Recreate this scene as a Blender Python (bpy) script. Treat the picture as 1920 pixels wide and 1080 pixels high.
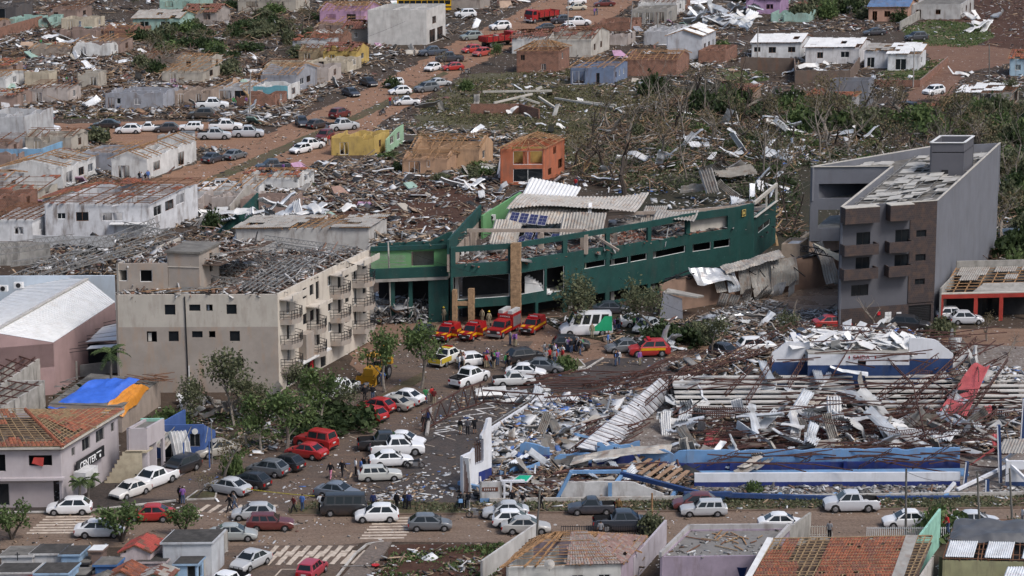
import bpy,bmesh,math,random
import numpy as np
from mathutils import Vector,Matrix,noise as mnoise
from mathutils.geometry import tessellate_polygon
sc=bpy.context.scene
for o in list(bpy.data.objects):bpy.data.objects.remove(o)
R_=math.radians
# ------- camera
CAM_F,CAM_T,CAM_H=5400.0,R_(13),78.4
cam_d=bpy.data.cameras.new('camera');cam=bpy.data.objects.new('camera',cam_d)
sc.collection.objects.link(cam);sc.camera=cam
cam.location=(0,0,CAM_H);cam.rotation_euler=(math.pi/2-CAM_T,0,0)
cam_d.sensor_width=36;cam_d.lens=36*CAM_F/1920;cam_d.clip_start=1;cam_d.clip_end=9000
# ------- light
SUN_EL,SUN_AZ=R_(52),R_(128)
w=bpy.data.worlds.new('World');sc.world=w;w.use_nodes=True
wn=w.node_tree;bg=wn.nodes['Background']
sky=wn.nodes.new('ShaderNodeTexSky');sky.sky_type='NISHITA';sky.sun_disc=False
sky.sun_elevation=SUN_EL;sky.sun_rotation=SUN_AZ;sky.air_density=1.0;sky.dust_density=3.0;sky.ozone_density=1.0
wn.links.new(sky.outputs[0],bg.inputs[0]);bg.inputs[1].default_value=0.125
sun_d=bpy.data.lights.new('sun','SUN');sun_d.energy=1.8;sun_d.angle=R_(18);sun_d.color=(1.0,0.975,0.95)
sun=bpy.data.objects.new('sun',sun_d);sc.collection.objects.link(sun)
sdir=Vector((math.sin(SUN_AZ)*math.cos(SUN_EL),math.cos(SUN_AZ)*math.cos(SUN_EL),math.sin(SUN_EL)))
sun.rotation_euler=sdir.to_track_quat('Z','Y').to_euler();sun.location=(60,100,200)
sc.view_settings.view_transform='Standard';sc.view_settings.look='None'
sc.view_settings.exposure=0.4;sc.view_settings.gamma=1.0
sc.cycles.max_bounces=4;sc.cycles.diffuse_bounces=2;sc.cycles.glossy_bounces=2
sc.cycles.transparent_max_bounces=6;sc.cycles.use_denoising=True;sc.cycles.use_adaptive_sampling=True;sc.cycles.adaptive_threshold=0.02
# ------- helpers
COL=sc.collection
def G(x,y,z=0.0):
 "a point of the photograph on the level z, in metres of the place"
 u=(x-960)/CAM_F;v=(y-540)/CAM_F
 dy=math.cos(CAM_T)-v*math.sin(CAM_T);dz=-math.sin(CAM_T)-v*math.cos(CAM_T)
 t=(z-CAM_H)/dz
 return Vector((u*t,dy*t,z))
def rot(a):return Vector((math.cos(R_(a)),math.sin(R_(a)),0))
A_,B_=2.0,70.0
EA,EB,UP=rot(A_),rot(B_),Vector((0,0,1))
def lin(c):return c/12.92 if c<=0.04045 else((c+0.055)/1.055)**2.4
def C(r,g,b):return(lin(r/255),lin(g/255),lin(b/255))
OFF={}
def link(o,parent=None):
 COL.objects.link(o)
 if parent is not None:o.parent=parent
 return o
def tag(o,label=None,cat=None,group=None,kind=None):
 if label:o['label']=label
 if cat:o['category']=cat
 if group:o['group']=group
 if kind:o['kind']=kind
 return o
def thing(name,label,cat,loc=(0,0,0),group=None,rz=0.0):
 o=bpy.data.objects.new(name,None);link(o);o.location=loc;o.rotation_euler=(0,0,rz)
 o.empty_display_size=0.3
 tag(o,label,cat,group);OFF[o.name]=Vector(loc);return o
class MB:
 def __init__(s):s.v=[];s.f=[];s.m=[]
 def add(s,vs,fs,m=0):
  n=len(s.v);s.v.extend([tuple(v) for v in vs]);s.f.extend([tuple(i+n for i in f) for f in fs]);s.m.extend([m]*len(fs));return s
 def obox(s,p,ex,ey,ez,m=0):
  p,ex,ey,ez=Vector(p),Vector(ex),Vector(ey),Vector(ez)
  vs=[p,p+ex,p+ex+ey,p+ey,p+ez,p+ex+ez,p+ex+ey+ez,p+ey+ez]
  fs=[(0,3,2,1),(4,5,6,7),(0,1,5,4),(1,2,6,5),(2,3,7,6),(3,0,4,7)]
  if ex.cross(ey).dot(ez)<0:fs=[tuple(reversed(f)) for f in fs]
  return s.add(vs,fs,m)
 def box(s,c,size,rz=0.0,m=0):
  c=Vector(c);ex=Vector((math.cos(rz),math.sin(rz),0))*size[0];ey=Vector((-math.sin(rz),math.cos(rz),0))*size[1];ez=UP*size[2]
  return s.obox(c-(ex+ey+ez)/2,ex,ey,ez,m)
 def beam(s,p,q,wd=0.1,h=None,m=0):
  p,q=Vector(p),Vector(q);h=h or wd;d=q-p
  if d.length<1e-4:return s
  d.normalize();side=d.cross(UP)
  if side.length<1e-3:side=Vector((1,0,0))
  side.normalize();up=side.cross(d)
  return s.obox(p-side*wd/2-up*h/2,q-p,side*wd,up*h,m)
 def tube(s,p,q,r0,r1=None,n=6,m=0,cap=True):
  p,q=Vector(p),Vector(q);r1=r0 if r1 is None else r1;d=(q-p)
  if d.length<1e-5:return s
  d.normalize();a=d.orthogonal().normalized();b=d.cross(a)
  vs=[]
  for(c,r) in((p,r0),(q,r1)):
   for i in range(n):
    t=2*math.pi*i/n;vs.append(c+a*(math.cos(t)*r)+b*(math.sin(t)*r))
  fs=[(i,(i+1)%n,n+(i+1)%n,n+i) for i in range(n)]
  if cap:fs+=[tuple(reversed(range(n))),tuple(range(n,2*n))]
  return s.add(vs,fs,m)
 def prism(s,poly,z0,z1,m=0):
  n=len(poly);ps=[Vector((p[0],p[1],0)) for p in poly]
  area=sum(ps[i].x*ps[(i+1)%n].y-ps[(i+1)%n].x*ps[i].y for i in range(n))
  if area<0:ps.reverse()
  vs=[p+UP*z0 for p in ps]+[p+UP*z1 for p in ps]
  tri=tessellate_polygon([ps]);fs=[]
  for t in tri:
   a,b,c=t;nz=(ps[b]-ps[a]).cross(ps[c]-ps[a]).z
   if nz<0:a,c=c,a
   fs.append((a+n,b+n,c+n));fs.append((c,b,a))
  fs+=[(i,(i+1)%n,n+(i+1)%n,n+i) for i in range(n)]
  return s.add(vs,fs,m)
 def quad(s,a,b,c,d,t=0.02,m=0):
  "a slab of thickness t below the face a b c d"
  a,b,c,d=map(Vector,(a,b,c,d));n=(b-a).cross(d-a)
  if n.length<1e-9:return s
  n=n.normalized()*t
  vs=[a,b,c,d,a-n,b-n,c-n,d-n]
  return s.add(vs,[(0,1,2,3),(7,6,5,4),(0,4,5,1),(1,5,6,2),(2,6,7,3),(3,7,4,0)],m)
 def mesh(s,name,off=None):
  me=bpy.data.meshes.new(name)
  vs=s.v if off is None else [(v[0]-off[0],v[1]-off[1],v[2]-off[2]) for v in s.v]
  me.from_pydata(vs,[],s.f);return me
 def build(s,name,mats,parent=None,smooth=False,kind=None,loc=None):
  "one mesh object; parts keep world coordinates less the place of their thing"
  off=OFF.get(parent.name) if parent is not None else(Vector(loc) if loc is not None else None)
  me=s.mesh(name,off)
  mats=mats if isinstance(mats,(list,tuple)) else [mats]
  for m in mats:me.materials.append(m)
  if len(mats)>1:me.polygons.foreach_set('material_index',s.m)
  if smooth:me.shade_smooth();me.set_sharp_from_angle(angle=R_(38))
  o=bpy.data.objects.new(name,me);link(o,parent)
  if parent is not None:OFF[o.name]=off
  elif loc is not None:o.location=loc
  if kind:o['kind']=kind
  return o
UNIT={}
def piece(name,p,q,wd,h,mat,parent,roll=0.0):
 "a straight timber or bar from p to q, sharing one mesh with its like"
 p,q=Vector(p),Vector(q);d=q-p;L=d.length
 if L<1e-3:return None
 if mat.name not in UNIT:
  mb=MB().obox((0,-.5,-.5),(1,0,0),(0,1,0),(0,0,1));me=mb.mesh(name);me.materials.append(mat);UNIT[mat.name]=me
 x=d/L;side=x.cross(UP)
 if side.length<1e-3:side=Vector((1,0,0))
 side.normalize();up=side.cross(x)
 if roll:side,up=side*math.cos(roll)+up*math.sin(roll),up*math.cos(roll)-side*math.sin(roll)
 off=OFF[parent.name] if parent is not None else Vector()
 pp=p-off
 M=Matrix(((x.x*L,-side.x*wd,up.x*h,pp.x),(x.y*L,-side.y*wd,up.y*h,pp.y),(x.z*L,-side.z*wd,up.z*h,pp.z),(0,0,0,1)))
 o=bpy.data.objects.new(name,UNIT[mat.name]);link(o,parent);o.matrix_basis=M
 if parent is not None:OFF[o.name]=off
 return o
KIDS={}
def kids_of(o):
 "children of a prototype, looked up once"
 if o.name not in KIDS:
  by={}
  for x in bpy.data.objects:
   if x.parent is not None:by.setdefault(x.parent.name,[]).append(x)
  def walk(q):
   KIDS[q.name]=by.get(q.name,[])
   for c in KIDS[q.name]:walk(c)
  walk(o)
 return KIDS[o.name]
def copy_tree(o,parent=None,color=None):
 c=o.copy();COL.objects.link(c);c.parent=parent
 if color is not None:c.color=color
 for ch in kids_of(o):copy_tree(ch,c,color)
 return c
 # ------- materials
MATS={}
def nodes_of(name):
 m=bpy.data.materials.new(name);m.use_nodes=True;nt=m.node_tree;b=nt.nodes['Principled BSDF']
 return m,nt,b
def N(nt,t,**kw):
 n=nt.nodes.new(t)
 for k,v in kw.items():setattr(n,k,v)
 return n
def noise_n(nt,vec,scale,detail=4.0,rough=0.6):
 n=N(nt,'ShaderNodeTexNoise');n.inputs['Scale'].default_value=scale;n.inputs['Detail'].default_value=detail;n.inputs['Roughness'].default_value=rough
 if vec is not None:nt.links.new(vec,n.inputs['Vector'])
 return n.outputs['Fac']
def ramp(nt,fac,lo,hi):
 r=N(nt,'ShaderNodeMapRange');r.inputs['From Min'].default_value=lo;r.inputs['From Max'].default_value=hi
 nt.links.new(fac,r.inputs['Value']);return r.outputs['Result']
def mixc(nt,fac,a,b,mode='MIX'):
 m=N(nt,'ShaderNodeMix',data_type='RGBA',blend_type=mode)
 if isinstance(fac,(int,float)):m.inputs['Factor'].default_value=fac
 else:nt.links.new(fac,m.inputs['Factor'])
 for k,v in(('A',a),('B',b)):
  sock=[i for i in m.inputs if i.name==k and i.type=='RGBA'][0]
  if isinstance(v,tuple):sock.default_value=(*v[:3],1)
  else:nt.links.new(v,sock)
 return [o for o in m.outputs if o.type=='RGBA'][0]
def pos(nt,sx=1,sy=1,sz=1,rz=0.0):
 g=N(nt,'ShaderNodeNewGeometry');mp=N(nt,'ShaderNodeMapping');nt.links.new(g.outputs['Position'],mp.inputs['Vector'])
 mp.inputs['Scale'].default_value=(sx,sy,sz);mp.inputs['Rotation'].default_value=(0,0,rz);return mp.outputs['Vector']
def bump(nt,b,h,strength=0.4,dist=0.05):
 bp=N(nt,'ShaderNodeBump');bp.inputs['Strength'].default_value=strength;bp.inputs['Distance'].default_value=dist
 nt.links.new(h,bp.inputs['Height']);nt.links.new(bp.outputs[0],b.inputs['Normal'])
def mul(c,k):return tuple(min(1,x*k) for x in c)
def M(name,col,rough=0.8,var=0.25,scale=1.2,stain=None,stain_amt=0.45,streak=True,metal=0.0,spots=None,spec=0.3):
 "a plain surface with uneven colour, streaky stains and optional chipped spots"
 if name in MATS:return MATS[name]
 m,nt,b=nodes_of(name);v=pos(nt)
 n1=noise_n(nt,v,scale,5)
 c=mixc(nt,ramp(nt,n1,0.3,0.7),mul(col,1-var),mul(col,1+var*0.6))
 if stain is not None:
  n2=noise_n(nt,pos(nt,1,1,0.22) if streak else v,1.1,6,0.65)
  f=ramp(nt,n2,0.50,0.74);k=N(nt,'ShaderNodeMath',operation='MULTIPLY');nt.links.new(f,k.inputs[0]);k.inputs[1].default_value=stain_amt
  cl=N(nt,'ShaderNodeClamp');nt.links.new(k.outputs[0],cl.inputs[0])
  c=mixc(nt,cl.outputs[0],c,stain)
 if spots is not None:
  f=ramp(nt,noise_n(nt,v,5.0,3,0.7),0.66,0.70);cl=N(nt,'ShaderNodeClamp');nt.links.new(f,cl.inputs[0])
  c=mixc(nt,cl.outputs[0],c,spots)
 nt.links.new(c,b.inputs['Base Color']);b.inputs['Roughness'].default_value=rough;b.inputs['Metallic'].default_value=metal
 b.inputs['Specular IOR Level'].default_value=spec
 bump(nt,b,noise_n(nt,v,9,4),0.25,0.03)
 MATS[name]=m;return m
def MO(name,rough=0.5,coat=0.0,metal=0.0,dirt=None,dirt_amt=0.0,var=0.12,spec=0.5):
 "surface whose colour is the object's own colour"
 if name in MATS:return MATS[name]
 m,nt,b=nodes_of(name);oi=N(nt,'ShaderNodeObjectInfo');c=oi.outputs['Color']
 tc=N(nt,'ShaderNodeTexCoord');n1=noise_n(nt,tc.outputs['Object'],2.5,4)
 if var:
  g=mixc(nt,ramp(nt,n1,0.3,0.7),(1-var,)*3,(1+var*.3,)*3);c=mixc(nt,1.0,c,g,'MULTIPLY')
 if dirt:
  sp=N(nt,'ShaderNodeSeparateXYZ');nt.links.new(tc.outputs['Object'],sp.inputs[0])
  lo=ramp(nt,sp.outputs['Z'],0.95,0.2);mm=N(nt,'ShaderNodeMath',operation='MULTIPLY');nt.links.new(lo,mm.inputs[0])
  nt.links.new(ramp(nt,n1,0.25,0.75),mm.inputs[1]);m2=N(nt,'ShaderNodeMath',operation='MULTIPLY',use_clamp=True);nt.links.new(mm.outputs[0],m2.inputs[0]);m2.inputs[1].default_value=dirt_amt
  c=mixc(nt,m2.outputs[0],c,dirt)
 nt.links.new(c,b.inputs['Base Color']);b.inputs['Roughness'].default_value=rough;b.inputs['Metallic'].default_value=metal
 b.inputs['Coat Weight'].default_value=coat;b.inputs['Coat Roughness'].default_value=0.08;b.inputs['Specular IOR Level'].default_value=spec
 MATS[name]=m;return m
def MA(name,rough=0.75,metal=0.0,nscale=2.0,var=0.25):
 "surface whose pieces carry their own colours (attribute tint)"
 if name in MATS:return MATS[name]
 m,nt,b=nodes_of(name);at=N(nt,'ShaderNodeAttribute',attribute_name='tint')
 n1=noise_n(nt,pos(nt),nscale,4)
 c=mixc(nt,1.0,at.outputs['Color'],mixc(nt,ramp(nt,n1,0.3,0.7),(1-var,)*3,(1.0,)*3),'MULTIPLY')
 nt.links.new(c,b.inputs['Base Color']);b.inputs['Roughness'].default_value=rough;b.inputs['Metallic'].default_value=metal
 MATS[name]=m;return m
DUST=(0.16,0.085,0.05)
GRIME=(0.06,0.05,0.042)
rnd=random.Random(7)
m_concrete=M('concrete',(0.30,0.285,0.26),0.9,0.3,0.8,GRIME,0.6)
m_slab=M('weathered_slab',(0.16,0.15,0.135),0.95,0.4,0.7,(0.04,0.035,0.03),0.7,False)
m_wood=M('raw_timber',(0.33,0.19,0.095),0.85,0.45,2.5,(0.13,0.08,0.05),0.6,False)
m_wood2=M('old_timber',(0.17,0.085,0.05),0.9,0.4,2.5)
m_wood3=M('pale_batten',(0.29,0.20,0.115),0.85,0.35,2.0)
m_brick=None
m_dark=M('painted_interior_shade',(0.02,0.02,0.022),0.9,0.3)  # near-black colour stands in for shade indoors and behind openings
m_rust=M('rusty_steel',(0.085,0.04,0.032),0.7,0.4,3.0,(0.05,0.03,0.025),0.6,False)
m_steel=M('grey_steel',(0.27,0.265,0.255),0.5,0.3,2.0,(0.1,0.06,0.04),0.5,False,metal=0.3)
m_black=M('black_metal',(0.018,0.018,0.02),0.5,0.2)
m_white=M('white_render',(0.68,0.66,0.63),0.85,0.12,0.8,(0.30,0.22,0.17),0.6)
m_whitepaint=M('white_paint',(0.64,0.64,0.63),0.6,0.12,1.2,(0.4,0.33,0.28),0.4)
m_earthfloor=M('rubble_floor',(0.085,0.058,0.044),0.95,0.5,1.6,(0.3,0.26,0.22),0.6,False)
def glass_mat(name,col=(0.012,0.015,0.018),rough=0.08):
 if name in MATS:return MATS[name]
 m,nt,b=nodes_of(name);b.inputs['Base Color'].default_value=(*col,1);b.inputs['Roughness'].default_value=rough;b.inputs['Specular IOR Level'].default_value=0.35
 MATS[name]=m;return m
m_glass=glass_mat('dark_glass')
m_cglass=glass_mat('car_glass',(0.012,0.016,0.019),0.06)
def corrugated(name,col,rough=0.45,metal=0.35,rustc=(0.22,0.12,0.07),amt=0.5,var=0.25):
 return M(name,col,rough,var,0.9,rustc,amt,False,metal=metal,spec=0.5)
m_zinc=corrugated('zinc_sheet',(0.48,0.49,0.50),0.42,0.45)
m_zincd=corrugated('dull_zinc_sheet',(0.33,0.31,0.28),0.6,0.25,(0.2,0.12,0.08),0.8)
m_zincw=corrugated('white_roof_sheet',(0.64,0.638,0.63),0.55,0.05,(0.35,0.28,0.22),0.3,0.1)
m_redsheet=corrugated('red_roof_sheet',(0.40,0.085,0.09),0.5,0.1,(0.2,0.06,0.06),0.4)
m_tile=M('clay_tile',(0.25,0.085,0.048),0.9,0.5,1.6,(0.07,0.04,0.032),0.9,False)
m_tile2=M('dark_clay_tile',(0.17,0.07,0.05),0.85,0.4,2.2,(0.09,0.06,0.05),0.7,False)
def brick_mat(name,c1,c2,mortar,s=1.0,rz=A_):
 if name in MATS:return MATS[name]
 m,nt,b=nodes_of(name);br=N(nt,'ShaderNodeTexBrick')
 g=N(nt,'ShaderNodeNewGeometry');sp=N(nt,'ShaderNodeSeparateXYZ');nt.links.new(g.outputs['Position'],sp.inputs[0])
 ad=N(nt,'ShaderNodeMath',operation='ADD');nt.links.new(sp.outputs['X'],ad.inputs[0]);nt.links.new(sp.outputs['Y'],ad.inputs[1])
 cb=N(nt,'ShaderNodeCombineXYZ');nt.links.new(ad.outputs[0],cb.inputs[0]);nt.links.new(sp.outputs['Z'],cb.inputs[1])
 nt.links.new(cb.outputs[0],br.inputs['Vector']);br.inputs['Scale'].default_value=1.0
 br.inputs['Brick Width'].default_value=0.3*s;br.inputs['Row Height'].default_value=0.2*s;br.inputs['Mortar Size'].default_value=0.02*s
 br.inputs['Color1'].default_value=(*c1,1);br.inputs['Color2'].default_value=(*c2,1);br.inputs['Mortar'].default_value=(*mortar,1)
 c=mixc(nt,ramp(nt,noise_n(nt,pos(nt),1.3,5),0.45,0.75),br.outputs['Color'],(0.09,0.055,0.04))
 nt.links.new(c,b.inputs['Base Color']);b.inputs['Roughness'].default_value=0.9
 bump(nt,b,br.outputs['Fac'],-0.4,0.02);MATS[name]=m;return m
m_brick=brick_mat('raw_brick',(0.24,0.095,0.055),(0.19,0.075,0.045),(0.22,0.17,0.14))
# ------- ground
def ground_mat(name,cols,scales=(0.06,0.5),speck=0.0,rough=0.95,track=None,specc=(0.5,0.48,0.45),wet=None):
 m,nt,b=nodes_of(name);v=pos(nt)
 if track:v=pos(nt,track[0],track[1],1,-R_(track[2]))
 n1=ramp(nt,noise_n(nt,v,scales[0],5,0.6),0.38,0.62);n2=ramp(nt,noise_n(nt,v,scales[1],6,0.7),0.35,0.68)
 c=mixc(nt,n1,cols[0],cols[1]);c=mixc(nt,n2,c,cols[2])
 v0=pos(nt);n3=noise_n(nt,v0,4.0,4,0.7)
 c=mixc(nt,1.0,c,mixc(nt,ramp(nt,n3,0.3,0.7),(0.6,)*3,(1.2,)*3),'MULTIPLY')
 if speck:
  for sc_,th in((1.3,0.22),(2.6,0.22)):
   vo=N(nt,'ShaderNodeTexVoronoi');vo.inputs['Scale'].default_value=sc_;nt.links.new(pos(nt,1,0.6,1,0.5*sc_),vo.inputs['Vector'])
   near=N(nt,'ShaderNodeMath',operation='LESS_THAN');nt.links.new(vo.outputs['Distance'],near.inputs[0]);near.inputs[1].default_value=th
   sx=N(nt,'ShaderNodeSeparateColor');nt.links.new(vo.outputs['Color'],sx.inputs[0])
   pick=N(nt,'ShaderNodeMath',operation='LESS_THAN');nt.links.new(sx.outputs[0],pick.inputs[0]);pick.inputs[1].default_value=speck
   mm=N(nt,'ShaderNodeMath',operation='MULTIPLY');nt.links.new(near.outputs[0],mm.inputs[0]);nt.links.new(pick.outputs[0],mm.inputs[1])
   tone=mixc(nt,sx.outputs[1],mul(specc,0.35),specc)
   c=mixc(nt,mm.outputs[0],c,tone)
 nt.links.new(c,b.inputs['Base Color']);b.inputs['Roughness'].default_value=rough;b.inputs['Specular IOR Level'].default_value=0.2
 if wet:
  r=mixc(nt,ramp(nt,noise_n(nt,v0,wet,4),0.48,0.56),(0.12,)*3,(0.8,)*3);nt.links.new(r,b.inputs['Roughness'])
 bump(nt,b,noise_n(nt,v0,2.2,6,0.7),0.6,0.12);MATS[name]=m;return m
EARTH=(0.085,0.045,0.032);EARTH_D=(0.048,0.030,0.024);OLIVE=(0.055,0.056,0.026)
g_base=ground_mat('littered_earth',[(0.055,0.034,0.025),(0.038,0.033,0.024),(0.085,0.062,0.046)],(0.05,0.6),0.28)
g_grass=ground_mat('rough_grass',[(0.095,0.085,0.05),(0.115,0.085,0.06),(0.075,0.072,0.038)],(0.09,0.8),0.10)
g_lawn=ground_mat('green_lawn',[(0.07,0.10,0.03),(0.055,0.085,0.025),(0.10,0.085,0.045)],(0.12,1.0),0.05)
g_red=ground_mat('bare_red_earth',[(0.07,0.03,0.02),(0.05,0.024,0.017),(0.085,0.046,0.03)],(0.09,0.7),0.16)
g_wood=ground_mat('forest_floor',[(0.035,0.032,0.021),(0.055,0.041,0.03),(0.03,0.032,0.017)],(0.1,0.8),0.12)
g_ave=ground_mat('dusty_road',[(0.25,0.138,0.085),(0.195,0.105,0.066),(0.28,0.168,0.11)],(0.16,0.7),0.05,0.9,(0.22,1.6,B_))
g_street=ground_mat('muddy_street',[(0.185,0.13,0.095),(0.145,0.1,0.074),(0.21,0.155,0.118)],(0.12,0.6),0.06,0.85,(0.25,1.3,A_))
g_streetC=ground_mat('red_dust_street',[(0.20,0.118,0.078),(0.15,0.088,0.06),(0.225,0.15,0.108)],(0.12,0.6),0.10,0.85,(0.25,1.3,A_))
g_asphalt=ground_mat('parking_asphalt',[(0.05,0.046,0.045),(0.066,0.058,0.054),(0.088,0.068,0.058)],(0.1,0.7),0.06,0.8)
g_lane=ground_mat('avenue_asphalt',[(0.125,0.09,0.07),(0.16,0.108,0.078),(0.09,0.072,0.06)],(0.1,0.6),0.06,0.85,(0.3,1.3,B_))
g_dirtroad=ground_mat('dirt_track',[(0.17,0.09,0.058),(0.13,0.068,0.046),(0.20,0.12,0.085)],(0.12,0.7),0.10,0.9)
g_yard=ground_mat('wet_concrete_yard',[(0.20,0.15,0.115),(0.16,0.11,0.082),(0.25,0.195,0.155)],(0.12,0.5),0.05,0.7,wet=0.25)
g_pave=ground_mat('stone_pavement',[(0.15,0.125,0.11),(0.12,0.10,0.088),(0.18,0.14,0.115)],(0.3,1.2),0.05)
g_walk=ground_mat('dark_pavement',[(0.055,0.047,0.043),(0.04,0.036,0.034),(0.07,0.055,0.048)],(0.3,1.2),0.03)
g_marketfloor=ground_mat('market_floor',[(0.17,0.135,0.115),(0.115,0.088,0.075),(0.24,0.215,0.195)],(0.2,1.0),0.35)
mbg=MB();SZ=4000
gv=[(-SZ,-600),(SZ,-600),(SZ,5000),(-SZ,5000)]
mbg.add([(x,y,0) for x,y in gv],[(0,1,2,3)]);tag(mbg.build('ground',g_base),kind='structure')
def jag(poly,amp,step=1.6,seed=1,closed=True):
 r=random.Random(seed);out=[]
 n=len(poly)
 for i in range(n if closed else n-1):
  a,b=Vector(poly[i]),Vector(poly[(i+1)%n]);d=b-a;k=max(1,int(d.length/step));nn=Vector((-d.y,d.x,0)).normalized()
  for j in range(k):out.append(a+d*(j/k)+nn*(r.uniform(-amp,amp) if(amp and(j or amp>.3)) else 0))
 return out
ROADS=[]
def sheet(name,pix,z,mat,amp=0.0,seed=1,world=False):
 poly=[Vector(p) for p in pix] if world else [G(*p) for p in pix]
 for p in poly:p.z=0
 if amp:poly=jag(poly,amp,1.4,seed)
 ps=[Vector((p.x,p.y,0)) for p in poly];n=len(ps)
 if name in('avenue','street','side_street','dirt_road','parking_lot'):ROADS.append([(p.x,p.y) for p in ps])
 fs=[]
 for t in tessellate_polygon([ps]):
  a,b,c=t
  if(ps[b]-ps[a]).cross(ps[c]-ps[a]).z<0:a,c=c,a
  fs.append((a,b,c))
 mb=MB();mb.add([(p.x,p.y,z) for p in ps],fs)
 return tag(mb.build(name,mat),kind='structure')
sheet('woodland_floor',[(1070,300),(1150,180),(1300,130),(1420,170),(1700,210),(1930,150),(1960,470),(1600,600),(1440,470),(1200,400)],0.004,g_wood,1.2,3)
sheet('field',[(800,190),(880,140),(1060,130),(1300,170),(1330,230),(1270,330),(1140,345),(1050,300),(950,260),(840,265),(760,250)],0.008,g_grass,1.2,4)
sheet('earth_lot',[(440,345),(560,315),(700,330),(850,330),(960,350),(900,385),(830,440),(700,430),(520,410)],0.008,g_red,1.0,5)
sheet('hillside_earth',[(1690,-10),(1935,-10),(1935,100),(1850,95),(1800,60),(1700,30)],0.008,g_red,1.0,6)
sheet('lawn',[(1690,55),(1740,38),(1850,45),(1865,70),(1820,90),(1720,86)],0.012,g_lawn,0.8,7)
sheet('lawn',[(1640,140),(1690,120),(1770,112),(1735,150),(1680,160)],0.012,g_lawn,0.6,8)
sheet('lawn',[(1340,130),(1420,120),(1440,150),(1370,160)],0.012,g_lawn,0.6,9)
sheet('lawn',[(100,205),(180,200),(240,222),(120,222)],0.010,g_lawn,0.5,10)
sheet('lawn',[(480,345),(560,330),(600,352),(560,385),(490,375)],0.012,g_lawn,0.7,11)
sheet('avenue',[(150,385),(265,345),(480,262),(600,205),(690,165),(780,120),(870,70),(960,30),(1030,-12),(1215,-12),(1150,32),(1080,62),(960,88),(880,130),(830,162),(760,202),(690,250),(610,300),(520,335),(400,372),(330,400)],0.016,g_ave,0.5,12)
sheet('side_street',[(-20,226),(130,232),(300,226),(420,232),(520,255),(500,285),(430,280),(300,280),(160,262),(-20,262)],0.012,g_ave,0.5,13)
sheet('dirt_road',[(1730,82),(1850,86),(1935,98),(1935,112),(1810,135),(1790,170),(1760,230),(1670,225),(1700,175),(1745,140),(1740,108)],0.016,g_dirtroad,0.6,14)
sheet('street',[(660,610),(720,590),(1000,596),(1130,590),(1240,605),(1300,628),(1935,615),(1935,672),(1250,672),(1130,700),(900,735),(760,735),(660,690)],0.016,g_streetC,0.4,15)
sheet('yard',[(1290,600),(1430,545),(1600,520),(1640,600),(1590,622),(1400,622)],0.02,g_yard,0.0,16)
sheet('avenue',[(355,1095),(430,1000),(405,1000),(330,940),(230,935),(420,835),(620,740),(700,690),(760,640),(1000,640),(930,740),(860,830),(700,1000),(660,1030),(620,1095)],0.020,g_lane,0.0,17)
sheet('parking_lot',[(660,945),(720,870),(800,800),(840,740),(1000,700),(1130,672),(1250,668),(1240,690),(1100,770),(930,890),(875,945)],0.024,g_asphalt,0.4,18)
sheet('street',[(-20,965),(330,962),(480,958),(900,962),(1935,953),(1935,1012),(1100,1020),(700,1016),(640,1022),(420,1024),(-20,1030)],0.028,g_street,0.0,19)
sheet('market_floor',[(870,942),(930,870),(1100,765),(1240,684),(1450,640),(1935,650),(1935,930),(1350,938)],0.030,g_marketfloor,0.3,20)
sheet('vacant_plot',[(690,1095),(738,1022),(1000,1018),(960,1095)],0.012,g_red,0.3,21)
m_kerb=M('kerb_stone',(0.42,0.40,0.37),0.9,0.3,1.5,DUST,0.7,False)
def pavement(name,pix,mat,h=0.13,seed=1,amp=0.0):
 poly=[G(*p) for p in pix]
 mb=MB();mb.prism([(p.x,p.y) for p in poly],0.0,h);return tag(mb.build(name,mat),kind='structure')
def kerb(pts,parent=None,w_=0.18,h=0.15,mat=None):
 mb=MB()
 ps=[G(*p) for p in pts]
 for a,b in zip(ps[:-1],ps[1:]):
  d=(b-a);n=Vector((-d.y,d.x,0)).normalized()*w_
  mb.obox(a,d,n,UP*h)
 o=mb.build('kerb',mat or m_kerb);return tag(o,kind='structure')
pavement('pavement',[(-20,962),(150,960),(330,938),(228,936),(420,834),(392,832),(180,900),(120,940),(-20,945)],g_walk,0.12)
kerb([(-20,963),(150,961),(330,940)]);kerb([(232,936),(330,884),(420,835),(520,788)])
pavement('pavement',[(640,1085),(700,1018),(735,1018),(690,1085)],g_pave,0.12)
kerb([(628,1090),(668,1040),(690,1022),(720,1017)])
pavement('pavement',[(350,1085),(420,1004),(438,1004),(392,1085)],g_pave,0.10)
g_verge=ground_mat('verge_grass',[(0.07,0.075,0.033),(0.12,0.075,0.05),(0.10,0.085,0.05)],(0.3,1.5),0.06)
pavement('grass_verge',[(540,965),(560,940),(640,944),(920,944),(1935,930),(1935,953),(1100,961),(900,963),(700,966)],g_verge,0.10)
kerb([(545,968),(700,967),(900,965),(1100,962),(1500,958),(1935,954)],mat=M('dirty_kerb',(0.15,0.105,0.08),0.9,0.4))
kerb([(918,944),(1350,938),(1935,931)],w_=0.2,h=0.45,mat=m_kerb)
sheet('median_strip',[(372,342),(520,277),(640,226),(740,180),(832,134),(842,138),(752,188),(652,234),(532,287),(386,350)],0.022,g_verge,0.25,22)
def island(pix,mat):pavement('traffic_island',pix,mat,0.12);kerb(pix+[pix[0]],w_=0.14,h=0.16)
island([(350,938),(372,922),(405,924),(402,936)],g_verge)
kerb([(1130,672),(1098,692),(1040,696),(1010,704)]);island([(1030,690),(1040,678),(1085,676),(1096,688),(1060,694)],g_verge)
pavement('planting_strip',[(560,835),(650,780),(760,715),(790,700),(800,708),(700,770),(600,832)],g_verge,0.10)
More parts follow.
